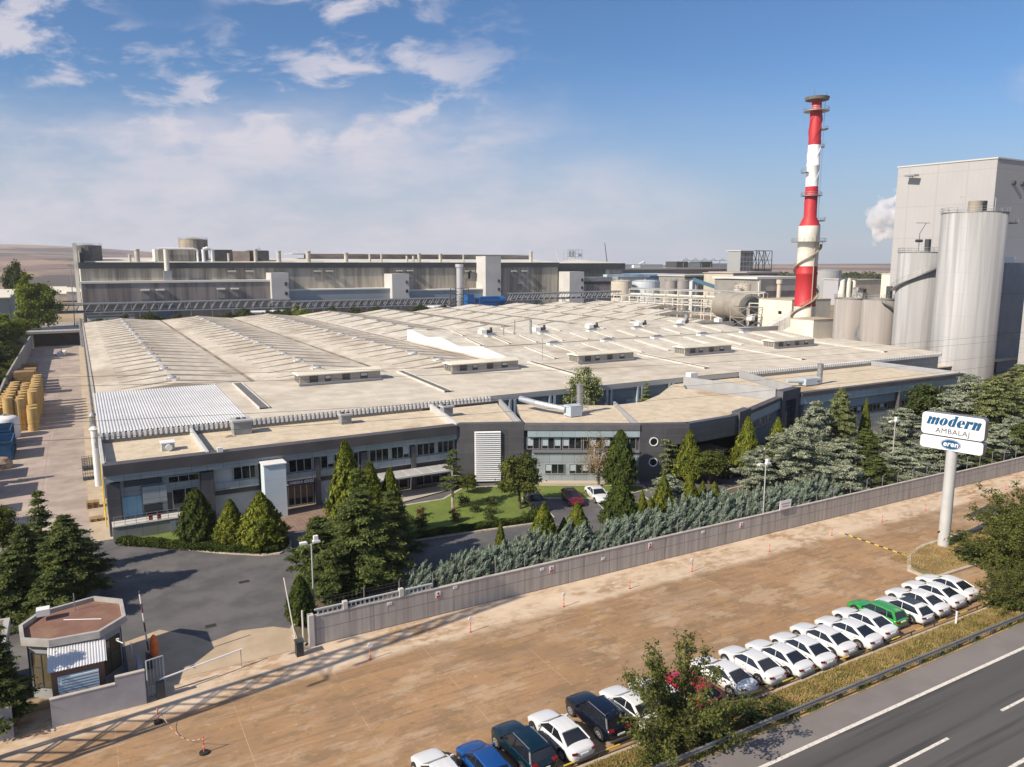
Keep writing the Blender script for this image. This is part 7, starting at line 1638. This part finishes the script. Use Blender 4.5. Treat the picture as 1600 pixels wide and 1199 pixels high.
def proto_juniper(name, m, seed, h=3.0, r=1.1, nplume=17, n=200, lean=(.72, .18)):
    g = np.random.default_rng(seed); o = troot(name); Ps = []; Ns = []; Ts = []; br = MB()
    for i in range(nplume):
        a = i * 2.4; q = math.sqrt((i + .5) / nplume); b = np.array([math.cos(a) * r * q * .55, math.sin(a) * r * q * .55, .05]); L = h * g.uniform(.62, 1.05) * (1.05 - .35 * q)
        d = np.array([math.cos(a) * q * .42 + lean[0] * .7, math.sin(a) * q * .42 + lean[1], 1.0]); d /= np.linalg.norm(d); t = g.random(n) ** .75
        w = .24 * (1 - t) ** .7 * (.35 + t) + .025; off = g.normal(size=(n, 3)) * w[:, None] * np.array([1, 1, .5]); curve = np.outer(t ** 2, np.array([.22, .05, -.05])) * L * .6
        Ps.append(b + d * (t * L)[:, None] + curve + off); Ns.append(off * 3 + g.normal(size=(n, 3)) * .5 + np.array([-.2, -.3, .5])); Ts.append(d + np.array([.35, .1, 0]) + g.normal(size=(n, 3)) * .25)
        br.cyl(Vector(b), Vector(b + d * L * .8), .03, .008, 4, cap=False)
    P = np.concatenate(Ps); leafmesh('crown', P, np.concatenate(Ns), .085 * (.6 + .8 * g.random(len(P))), 4.2, m, o, np.concatenate(Ts), seed); br.build('stem', BARK, o); return o

TP = {}
def grow(key, maker, h0, r0):
    if key not in TP:
        TP[key] = (maker(), h0, r0, [True])
    return TP[key]
SPEC = {
 'cone':   (lambda: proto_cone('thuja_tree', F_CONE, 5, 1.6, 20000, 1, .15), 5, 1.6),
 'conebig': (lambda: proto_cone('thuja_tree', F_CONE, 8.5, 1.9, 34000, 2, .17, .7), 8.5, 1.9),
 'coned':  (lambda: proto_cone('thuja_tree', F_CONED, 5, 1.7, 21000, 3, .16, .55), 5, 1.7),
 'cedar':  (lambda: proto_fir('blue_cedar', F_CEDAR, 7, 4.6, 100, 4, .13, 22, .22, .40, .62), 7, 4.6),
 'cedar2': (lambda: proto_fir('blue_cedar', F_CEDAR, 5, 3.2, 70, 14, .13, 24, .18, .45, .6), 5, 3.2),
 'fir':    (lambda: proto_fir('fir_tree', F_FIR, 8, 3.6, 110, 5, .14, 22, .28, .30, .78), 8, 3.6),
 'fir2':   (lambda: proto_fir('fir_tree', F_FIR, 6, 2.8, 85, 15, .14, 24, .25, .3, .7), 6, 2.8),
 'gfir':   (lambda: proto_fir('fir_tree', F_GFIR, 8.5, 4.6, 130, 6, .14, 22, .25, .34, .70), 8.5, 4.6),
 'slim':   (lambda: proto_fir('fir_tree', F_FIR, 7.4, 1.6, 70, 7, .13, 20, .3, .2, .9), 7.4, 1.6),
 'spruce': (lambda: proto_fir('spruce_tree', F_GFIR, 6.5, 1.9, 75, 8, .12, 22, .3, .25, .85), 6.5, 1.9),
 'pine':   (lambda: proto_fir('pine_tree', F_FIR, 6.2, 1.3, 34, 9, .13, 16, .2, .25, .7, PBARK, 1, .33), 6.2, 1.3),
 'decid':  (lambda: proto_decid('round_tree', F_DEC, 5.7, 2.0, 70, 190, 10, .15), 5.7, 2.0),
 'yel':    (lambda: proto_decid('broadleaf_tree', F_YEL, 18, 5.5, 90, 260, 11, .42, BARK, .58, .95, .15), 18, 5.5),
 'far':    (lambda: proto_decid('broadleaf_tree', F_BUSH, 12, 4.6, 70, 180, 12, .42, BARK, .58, .95, .16), 12, 4.6),
 'birch':  (lambda: proto_decid('birch_tree', F_BIR, 6.3, 1.9, 60, 48, 13, .10, PBARK, .60, .8, .17, .25, .25, 2), 6.3, 1.9),
 'plume':  (lambda: proto_decid('broadleaf_tree', F_GFIR, 6.5, 2.3, 60, 150, 16, .16, BARK, .6, .9, .17), 6.5, 2.3),
 'locA':   (lambda: proto_locust('locust_tree', F_LOC, 5.6, 3.9, 21, 30, .085), 5.6, 3.9),
 'locB':   (lambda: proto_locust('locust_tree', F_LOC, 8.2, 5.0, 22, 52, .12), 8.2, 5.0),
 'bush':   (lambda: proto_decid('garden_bush', F_BUSH, 1.0, .6, 16, 45, 23, .09, BARK, .5, 1, .28, .2), 1.0, .6),
 'redbush': (lambda: proto_decid('garden_bush', foliage_mat('reddish leaves', (.12, .05, .02), (.20, .16, .06), 2), 1.0, .5, 14, 45, 24, .09, BARK, .5, 1, .28, .2), 1.0, .5),
}
rt = random.Random(77)
def tree(kind, x, y, h, r, lab, cat_='tree', group=None, z=0.0, rz=None):
    mk, h0, r0 = SPEC[kind]
    p, h0, r0, first = grow(kind, mk, h0, r0)
    if first[0]: o = p; first[0] = False
    else: o = dup(p)
    o.location = (x, y, z); o.scale = (r / r0, r / r0, h / h0); o.rotation_euler = (0, 0, rt.uniform(0, 6.28) if rz is None else rz)
    o['label'] = lab; o['category'] = cat_
    if group: o['group'] = group
    return o
TR = [
 ('slim', -3.9, 68.7, 7.4, 1.6, 'slim dark conifer rising behind the large fir left of the asphalt drive'),
 ('slim', -12.4, 101.8, 6.4, 1.5, 'slim dark conifer outside the left edge between the containers'),
 ('decid', -12.6, 84.5, 6.0, 2.2, 'broadleaf tree outside the left edge at the yard corner'),
 ('fir', -2.1, 63.2, 6.6, 3.4, 'large bushy green fir behind the guard house, left of the asphalt drive'),
 ('fir2', -5.5, 60.5, 5.3, 2.8, 'green fir at the left edge directly behind the guard house'),
 ('fir2', -5.0, 65.8, 5.6, 2.2, 'dark fir at the left edge farther behind the guard house'),
 ('fir2', -3.2, 58.6, 4.0, 2.6, 'low spreading fir touching the back of the guard house'),
 ('slim', -5.3, 46.6, 6.0, 1.8, 'dark conifer at the lower left edge beside the guard house'),
 ('slim', -4.9, 47.6, 3.6, 1.0, 'small dark conifer in front of the left side of the guard house'),
 ('decid', -7.4, 74.3, 5.0, 1.6, 'broadleaf tree cut by the left edge beside the yard'),
 ('coned', 7.8, 70.9, 5.0, 1.6, 'dark dome shaped thuja, leftmost of three before the office dock'),
 ('cone', 10.4, 69.0, 4.2, 1.5, 'dome shaped thuja, middle and smallest of three before the office dock'),
 ('cone', 12.7, 67.3, 4.9, 2.2, 'broad dome shaped thuja, rightmost of three before the office dock'),
 ('conebig', 19.2, 63.0, 9.7, 1.9, 'tallest yellow green columnar thuja behind the big fir before the offices'),
 ('conebig', 20.6, 60.8, 8.1, 1.8, 'yellow green columnar thuja in the middle behind the big fir'),
 ('conebig', 22.3, 60.6, 7.4, 1.5, 'columnar thuja on the right behind the big fir before the offices'),
 ('fir', 17.6, 54.6, 7.8, 4.6, 'big dark green fir behind the gate end of the concrete wall'),
 ('fir2', 14.8, 53.2, 4.2, 2.2, 'lower fir next to the lamp post near the gate'),
 ('fir', 20.8, 57.0, 6.6, 3.2, 'green fir on the right flank of the big fir by the gate'),
 ('fir2', 15.0, 57.2, 5.4, 2.6, 'green fir on the left flank of the big fir by the gate'),
 ('slim', 18.6, 57.8, 8.8, 1.9, 'dark pointed fir top rising behind the big fir'),
 ('coned', 11.9, 50.7, 3.5, 1.0, 'narrow clipped thuja by the kerb at the gate'),
 ('pine', 31.8, 68.2, 6.3, 1.4, 'small pine with bare pale trunk on the office lawn'),
 ('decid', 35.6, 72.4, 2.2, 1.0, 'very small tree in front of the white louvre'),
 ('decid', 37.8, 64.9, 5.8, 2.0, 'broad round tree on the lawn beside the black car'),
 ('birch', 49.4, 67.3, 6.4, 2.0, 'browning birch with pale trunk before the office windows'),
 ('coned', 51.0, 65.4, 6.6, 1.8, 'tall dark cone shaped thuja right of the birch'),
 ('spruce', 58.0, 66.0, 6.7, 1.9, 'grey green spruce before the round porthole windows'),
 ('cone', 59.8, 64.0, 5.9, 1.8, 'yellow green cone shaped thuja right of the grey green spruce'),
 ('decid', 61.3, 62.2, 3.8, 2.2, 'low broad green tree before the entrance porch'),
 ('cone', 68.0, 63.0, 6.8, 1.8, 'yellow green thuja right of the entrance porch'),
 ('decid', 70.5, 62.0, 3.6, 2.0, 'low green tree right of the entrance porch'),
 ('cone', 76.6, 66.0, 5.4, 1.5, 'yellow green thuja before the tall dark portal'),
 ('cone', 79.0, 66.0, 4.2, .9, 'narrow yellow green thuja right beside the tall dark portal'),
 ('cone', 33.4, 53.2, 4.6, 1.5, 'cone shaped thuja behind the juniper hedge nearest to the black car'),
 ('cone', 37.3, 53.8, 3.9, 1.3, 'cone shaped thuja behind the juniper hedge below the dark red car'),
 ('cone', 35.6, 53.4, 2.9, .8, 'small thuja between two larger ones behind the juniper hedge'),
 ('coned', 43.0, 55.0, 4.5, 1.8, 'broad dark green thuja behind the juniper hedge below the white car'),
 ('cone', 47.3, 57.0, 2.7, .6, 'slender small thuja by the kerb right of the parking bays'),
 ('cone', 46.4, 54.7, 2.7, .8, 'small thuja pressed against the juniper hedge behind the lamp'),
 ('cone', 50.0, 57.0, 3.9, 1.1, 'middle sized thuja in front of the low pale cedar'),
 ('cone', 53.5, 57.0, 3.6, 1.0, 'middle sized thuja right of the low pale cedar'),
 ('cone', 56.3, 58.0, 2.1, .6, 'tiny thuja, left one of a pair before the porch'),
 ('cone', 58.0, 58.0, 1.8, .7, 'tiny thuja, right one of a pair before the porch'),
 ('cone', 29.2, 53.3, 3.7, .6, 'slender thuja behind the juniper hedge by the inner road'),
 ('cedar2', 52.3, 58.9, 3.1, 2.2, 'low pale blue cedar spreading in front of the spruce'),
 ('cedar', 67.2, 55.2, 7.4, 5.0, 'largest silvery blue cedar behind the wall, left of the sign'),
 ('cedar2', 63.2, 57.0, 5.0, 2.5, 'smaller blue cedar at the left flank of the largest one'),
 ('cedar2', 75.2, 55.6, 5.0, 3.7, 'blue cedar between the largest blue cedar and the green fir'),
 ('fir', 80.0, 55.8, 5.6, 3.8, 'green fir between blue cedars left of the sign'),
 ('cedar2', 78.7, 62.0, 8.0, 2.9, 'tall narrow blue cedar before the long blue office wing'),
 ('gfir', 83.3, 62.0, 9.3, 2.9, 'tall grey green fir before the long blue office wing'),
 ('cone', 89.1, 62.5, 7.2, .9, 'slender yellow green thuja before the long blue office wing'),
 ('cedar', 89.4, 57.6, 6.9, 4.6, 'silvery blue cedar directly left of the sign panels'),
 ('cedar2', 87.0, 51.2, 4.4, 3.4, 'low blue cedar at the wall, nearest on the left of the sign pole'),
 ('far', 109.8, 66.0, 7.3, 3.4, 'round dark green tree behind the sign beside the office wing'),
 ('gfir', 112.0, 58.4, 9.2, 5.9, 'huge grey green fir right of the sign panels'),
 ('cedar2', 108.6, 62.5, 6.8, 4.3, 'blue green cedar just above the sign panels'),
 ('cedar2', 99.5, 51.6, 4.6, 3.6, 'blue cedar low behind the sign pole at the wall'),
 ('gfir', 121.5, 60.0, 7.8, 4.8, 'grey green fir at the right edge above the wall'),
 ('cedar2', 108.0, 53.6, 4.6, 3.4, 'low spreading cedar at the wall on the right of the sign pole'),
 ('gfir', 127.5, 57.0, 7.0, 5.2, 'farthest grey green fir cut by the right edge'),
 ('cedar2', 69.5, 51.0, 4.2, 3.2, 'low blue cedar filling the foot of the largest one at the wall'),
 ('fir2', 74.5, 50.8, 4.0, 3.1, 'low green fir at the wall below the blue cedars'),
 ('cedar2', 80.5, 51.0, 4.2, 3.3, 'low blue cedar at the wall, second on the left of the sign pole'),
 ('fir2', 93.5, 51.0, 4.2, 3.4, 'low green fir at the wall right behind the sign pole'),
 ('fir2', 106.0, 51.4, 4.4, 3.6, 'low green fir at the wall under the sign panels'),
 ('gfir', 116.0, 53.5, 5.2, 4.2, 'grey green fir overhanging the wall at the right edge'),
 ('gfir', 133.0, 66.0, 8.6, 5.4, 'tall grey green fir at the right edge below the silos'),
 ('cedar2', 122.5, 68.0, 7.4, 4.6, 'blue green cedar below the biggest silo'),
 ('gfir', 143.0, 62.0, 8.0, 5.4, 'last grey green fir in the right corner'),
 ('locB', 62.6, 29.0, 7.6, 4.6, 'large feathery tree at the right edge behind the last parked cars'),
 ('locA', 57.2, 27.4, 4.2, 2.8, 'smaller feathery tree touching the last parked white cars'),
 ('locB', 70.0, 32.4, 7.2, 5.0, 'feathery tree at the right edge behind the sign pole'),
 ('locA', 24.9, 27.0, 6.9, 4.3, 'feathery tree in the verge at the lower centre, over the parked cars'),
 ('plume', 62.2, 88.3, 9.9, 2.4, 'grey green tree crown rising between the office roof and the factory'),
 ('spruce', 72.7, 87.4, 7.4, 1.4, 'small tree crown showing behind the office roof near the white hatch'),
 ('yel', -17.5, 240.0, 8.5, 4.0, 'tall fresh green tree on the slope, nearest to the yard bridge'),
 ('yel', -11.6, 296.0, 20.5, 5.6, 'tall fresh green tree behind the yard bridge'),
 ('yel', -16.6, 262.0, 8.0, 3.4, 'fresh green tree in the middle of the group on the left slope'),
 ('far', -20.0, 350.0, 22.5, 3.6, 'dark green tree beyond the side shed'),
 ('far', -20.0, 232.0, 6.0, 3.4, 'dark tree on the slope in front of the side shed'),
 ('far', -17.0, 205.0, 5.5, 3.6, 'dark bush halfway up the left slope'),
 ('far', -15.5, 168.0, 4.8, 2.6, 'dark bush above the retaining wall by the bales'),
 ('far', -15.0, 146.0, 4.0, 2.4, 'dark bush above the retaining wall by the paper rolls'),
 ('decid', -13.8, 124.0, 4.6, 2.0, 'green bush at the left edge above the blue skips'),
]
for k_, x, y, h, r, lab in TR:
    tree(k_, x, y, h, r, lab, z=(bank_z(x, y) if x < -12.6 and y > 86 else 0), rz=.6 if lab.startswith('feathery tree in the verge') else None)
# shrubs before the mill hall
rs = random.Random(31)
for i in range(34):
    x = 6 + i * 3.9 + rs.uniform(-1, 1)
    tree('far', x, 287 + rs.uniform(-3, 4), rs.uniform(6.0, 9.0), rs.uniform(1.8, 3.2), 'dark shrub in the row between the factory roof and the mill hall', 'shrub', 'shrubs between the factory roof and the mill hall')
tree('yel', 71.0, 282, 9.2, 3.0, 'yellowing round tree in the dark shrub row before the mill hall')
for i in range(8): tree('far', 152 + i * 2.4, 286 + rs.uniform(-2, 2), rs.uniform(5, 7.4), 2.0, 'green shrub before the bright blue tank', 'shrub', 'green shrubs before the bright blue tank')
# lawn bushes
LB = [(28.2, 67.8, 1.0, .5, 'redbush'), (30.4, 64.8, 1.5, .55, 'redbush'), (33.3, 66.6, .9, .6, 'bush'), (34.6, 65.0, .9, .6, 'bush'), (35.8, 67.2, 1.0, .6, 'bush'), (33.4, 63.6, .8, .55, 'bush'), (38.6, 63.4, .9, .5, 'bush'), (36.8, 62.0, .7, .5, 'bush'), (27.0, 64.6, 1.3, .7, 'bush'), (26.0, 66.4, .9, .7, 'bush'), (33.2, 68.9, 1.2, .7, 'bush')]
for x, y, h, r, k_ in LB: tree(k_, x, y, h, r, 'small reddish shrub on the office lawn' if k_ == 'redbush' else 'small dark round shrub on the office lawn', 'shrub', 'small reddish shrubs on the office lawn' if k_ == 'redbush' else 'small dark shrubs on the office lawn', z=.1)
for x, y, h, r in ((25.2, 28.1, 1.6, 1.1), (27.4, 27.7, 1.5, 1.2), (29.4, 27.7, 1.3, 1.1), (31.0, 27.6, 1.0, 1.0), (23.6, 27.6, .9, .8), (32.6, 27.4, .7, .8)): tree('bush', x, y - .5, h, r, 'low scrub under the feathery tree in the verge', 'shrub', 'low scrub under the feathery tree')
for x, y, h, r in ((57.6, 27.8, 1.6, 1.3), (60.3, 28.6, 2.2, 1.7), (62.6, 28.6, 2.4, 1.8), (65.4, 30.4, 2.8, 2.2), (69, 31.4, 3.0, 2.4), (64.5, 34.6, 2.2, 1.8), (72, 33.4, 3.0, 2.4), (77, 35.5, 3.0, 2.6)): tree('bush', x, y, h, r, 'low scrub under the feathery trees at the right edge', 'shrub', 'low scrub at the right edge')
# juniper row behind the wall
GJ = 'blue green junipers in the row behind the concrete wall'; LJ = 'blue green feathery juniper in the row behind the concrete wall'
JP = [proto_juniper('juniper_shrub', F_JUN, 50 + k, 3.0 + .3 * k, 1.1 + .08 * k) for k in range(3)]; jf = [True] * 3
def juniper(k, x, y, s, rz):
    o = JP[k] if jf[k] else dup(JP[k]); jf[k] = False
    o.location = (x, y, .08); o.scale = (s * 1.05, s * 1.05, s); o.rotation_euler = (0, 0, rz); o['label'] = LJ; o['category'] = 'shrub'; o['group'] = GJ
i = 0; x = 19.6
while x < 66.5:
    for row, yy in enumerate((49.6, 50.9, 52.0)):
        if row == 2 and (x < 24 or i % 2): continue
        if row == 0 and i % 4 == 1: continue
        juniper((i + row) % 3, x + row * .5 + rs.uniform(-.2, .2), yy + rs.uniform(-.25, .25), rs.uniform(.70, 1.12) * (.78 if row == 0 else .98), rs.uniform(-.5, .5))
    x += 1.15; i += 1
# clipped hedges along the kerbs : a dense mass of small leaves
def hedge(lab, pts, w, h, dens, m=F_CONED, leaf=.10, seed=5):
    g = np.random.default_rng(seed); Ps = []; L_ = 0
    for (x0, y0), (x1, y1) in zip(pts[:-1], pts[1:]):
        d = np.array([x1 - x0, y1 - y0]); L = np.linalg.norm(d); n = int(L * dens); t = g.random(n); q = g.uniform(-1, 1, n) * w; nn = np.array([-d[1], d[0]]) / L
        z = h * (g.random(n) ** .5) * (1 - .35 * np.abs(q / w) ** 3) * (1 + .12 * np.sin((t * L + x0) * 3)); Ps.append(np.stack([x0 + d[0] * t + nn[0] * q, y0 + d[1] * t + nn[1] * q, z + .1], 1))
    P = np.concatenate(Ps); o = leafmesh('hedge', P, g.normal(size=P.shape) * .7 + np.array([0, 0, .6]), leaf * (.6 + .8 * g.random(len(P))), 1.4, m, None, None, seed); tag(o, lab, 'hedge'); return o
hedge('low clipped hedge along the kerb below the office dock', [(1.6, 74.3), (4.6, 71.9), (7.2, 69.6), (9.6, 67.7), (12.4, 65.6), (13.6, 65.5), (14.4, 66.6), (14.3, 68.9)], .55, .65, 1500)
hedge('low clipped hedge along the kerb of the office lawn', [(23.0, 62.5), (30, 61.9), (36.8, 61.0), (37.9, 62.4)], .45, .6, 1300, seed=8)
# grasses
def grass(name, lab, n, fx, m, hmin, hmax, wid=.03, seed=1):
    g = np.random.default_rng(seed); x, y, z = fx(g, n); P = np.stack([x, y, z], 1); h = g.uniform(hmin, hmax, n); T = np.stack([g.normal(size=n) * .5, g.normal(size=n) * .5, np.ones(n)], 1)
    Nn = g.normal(size=(n, 3)) * np.array([1, 1, .25]); P[:, 2] += h * .4; o = leafmesh(name, P, Nn, np.full(n, wid), 1, m, None, T, seed)
    # stretch each blade along its own height
    me = o.data; V = np.zeros(len(me.vertices) * 3, dtype=np.float32); me.vertices.foreach_get('co', V); V = V.reshape(-1, 4, 3); c = V.mean(1, keepdims=True); k = (h / wid)[:, None]; Tn = (V[:, 2] - V[:, 0]); Tn /= np.linalg.norm(Tn, axis=1, keepdims=True)
    V[:, 2] = c[:, 0] + Tn * h[:, None] * .5; V[:, 0] = c[:, 0] - Tn * h[:, None] * .5; me.vertices.foreach_set('co', V.ravel()); me.update(); tag(o, lab, 'grass', None, 'stuff'); return o
def clump(g, n, x0, x1, y0, y1, zf, nc):
    cxs = g.uniform(x0, x1, nc); cys = g.uniform(y0, y1, nc); k = g.integers(0, nc, n); x = cxs[k] + g.normal(size=n) * .16; y = np.clip(cys[k] + g.normal(size=n) * .12, y0 + .02, y1 - .02); return x, y, np.array([zf(a, b) for a, b in zip(x, y)])
grass('dry_grass', 'dry straw coloured grass on the verge between the cars and the crash barrier', 90000, lambda g, n: clump(g, n, 12, 80, 26.15, 28.28, verge_z, 3200), F_DRY, .08, .34, .035, 2)
grass('rough_grass', 'green weeds mixed in the verge along the highway', 26000, lambda g, n: clump(g, n, 12, 80, 25.95, 28.2, verge_z, 700), F_GRASS, .08, .3, .04, 3)
grass('dry_grass', 'dry grass on the kerbed island around the sign pole', 14000, lambda g, n: (g.uniform(58.4, 82, n), g.uniform(33.7, 38.0, n), np.full(n, .13)), F_DRY, .06, .25, .035, 4)
def slope_g(g, n):
    x = -12.8 - 9 * g.random(n) ** 1.3; y = g.uniform(92, 262, n); return x, y, np.array([bank_z(a, b) for a, b in zip(x, y)])
grass('slope_grass', 'rough grass covering the slope at the left', 42000, slope_g, F_GRASS, .3, 1.1, .16, 6)
def lawn_g(g, n):
    x = g.uniform(19.8, 54, n); y = g.uniform(60.6, 74.2, n); k = (y > 61.8) & ((y < 72.0 + (x - 30) * .18)) & ((x < 38) | (y > 67.8 - (x - 40) * .55)); k &= (x < 42.5) | (y < 72.4 - (x - 42) * .62); return x[k], y[k], np.full(k.sum(), .115)
def lawn_gn(g, n): return lawn_g(g, n)
# far wood right of the chimney
def wood(lab, x0, x1, y0, y1, h, n, m, seed, z=0):
    g = np.random.default_rng(seed); nc = n // 130; cx_ = g.uniform(x0, x1, nc); cy_ = g.uniform(y0, y1, nc); r = g.uniform(3, 5.5, nc); hh = h * g.uniform(.6, 1.05, nc); k = g.integers(0, nc, n); v = g.normal(size=(n, 3)); v /= np.linalg.norm(v, axis=1, keepdims=True)
    P = np.stack([cx_[k] + v[:, 0] * r[k], cy_[k] + v[:, 1] * r[k], z + np.abs(hh[k] * .55 + v[:, 2] * hh[k] * .45)], 1); o = leafmesh('distant_wood', P, v + g.normal(size=(n, 3)) * .5, g.uniform(1.0, 2.2, n), 1.2, m, None, None, seed); o['kind'] = 'stuff'; o['label'] = lab; o['category'] = 'wood'
wood('dark green wood on the horizon between the chimney and the grey building', 640, 780, 520, 620, 15, 16000, F_BUSH, 41)
wood('thin line of dark trees on the fields behind the mill roof at the left', 40, 160, 1150, 1180, 12, 2500, F_BUSH, 42, 16)

# ------------------------------------------------------------------ steam and haze
def steam(name, lab, blobs, dens, seed):
    me = bpy.data.metaballs.new(name + '_tmp'); ob = bpy.data.objects.new(name + '_tmp', me); COL.objects.link(ob); g = random.Random(seed); me.resolution = .9 if blobs[0][3] > 2 else .25; me.render_resolution = me.resolution
    for x, y, z, r in blobs:
        e = me.elements.new(); e.co = (x, y, z); e.radius = r * 1.35
        for k in range(5): e = me.elements.new(); e.co = (x + g.uniform(-r, r), y + g.uniform(-r, r), z + g.uniform(-r, r)); e.radius = r * g.uniform(.5, .9)
    bpy.context.view_layer.update(); m2 = bpy.data.meshes.new_from_object(ob.evaluated_get(bpy.context.evaluated_depsgraph_get())); bpy.data.objects.remove(ob); bpy.data.metaballs.remove(me)
    m = bpy.data.materials.new(name); m.use_nodes = True; N = m.node_tree.nodes; N.clear(); L = m.node_tree.links; o_ = N.new('ShaderNodeOutputMaterial'); v = N.new('ShaderNodeVolumePrincipled'); v.inputs['Color'].default_value = (.985, .985, 1, 1); v.inputs['Anisotropy'].default_value = .2
    t = N.new('ShaderNodeTexCoord'); ns = N.new('ShaderNodeTexNoise'); ns.inputs['Scale'].default_value = .22 if blobs[0][3] > 2 else .8; ns.inputs['Detail'].default_value = 4; L.new(t.outputs['Object'], ns.inputs['Vector'])
    mr = N.new('ShaderNodeMapRange'); L.new(ns.outputs['Fac'], mr.inputs[0]); mr.inputs[1].default_value = .40; mr.inputs[2].default_value = .72; mr.inputs[3].default_value = 0; mr.inputs[4].default_value = dens; L.new(mr.outputs[0], v.inputs['Density']); L.new(v.outputs[0], o_.inputs['Volume'])
    m2.materials.clear(); m2.materials.append(m); o = bpy.data.objects.new(name, m2); COL.objects.link(o); o['kind'] = 'stuff'; o['label'] = lab; o['category'] = 'steam'
steam('steam_cloud', 'white steam cloud billowing left of the big grey building', [(298 + dx, 208 + dy, z, r) for dx, dy, z, r in ((-1, 0, 37, 4.0), (1, 0, 41, 4.5), (3, 0, 45, 4.6), (5, -1, 49, 4.6), (-2, 0, 42, 3.0), (9, -3, 47, 4.5), (6, -2, 40, 4.2), (-3, 1, 45, 3.5), (0, 0, 50, 3.0), (8, -3, 53, 3.2))], .9, 5)
steam('steam_wisp', 'thin steam wisp rising from the office roof before the silos', [(114 + dx, 83 + dy, z, r) for dx, dy, z, r in ((3.5, -3, 6.6, .45), (2.4, -1.5, 7.6, .55), (0, 0, 9.2, .9), (-2, 2.0, 11.0, 1.0), (-1.5, 2.4, 12.8, 1.1))], .35, 6)
hz = MB().box(-500, 3500, -400, 4400, -1.5, 135).build('haze', SOIL, None)
hz['kind'] = 'stuff'; hz['label'] = 'thin bluish air haze over the whole plain'; hz['category'] = 'haze'
m = bpy.data.materials.new('haze air'); m.use_nodes = True; N = m.node_tree.nodes; N.clear(); o_ = N.new('ShaderNodeOutputMaterial'); v = N.new('ShaderNodeVolumePrincipled')
v.inputs['Color'].default_value = (.86, .90, 1.0, 1); v.inputs['Density'].default_value = .00009; v.inputs['Anisotropy'].default_value = .1
m.node_tree.links.new(v.outputs[0], o_.inputs['Volume']); hz.data.materials.clear(); hz.data.materials.append(m)
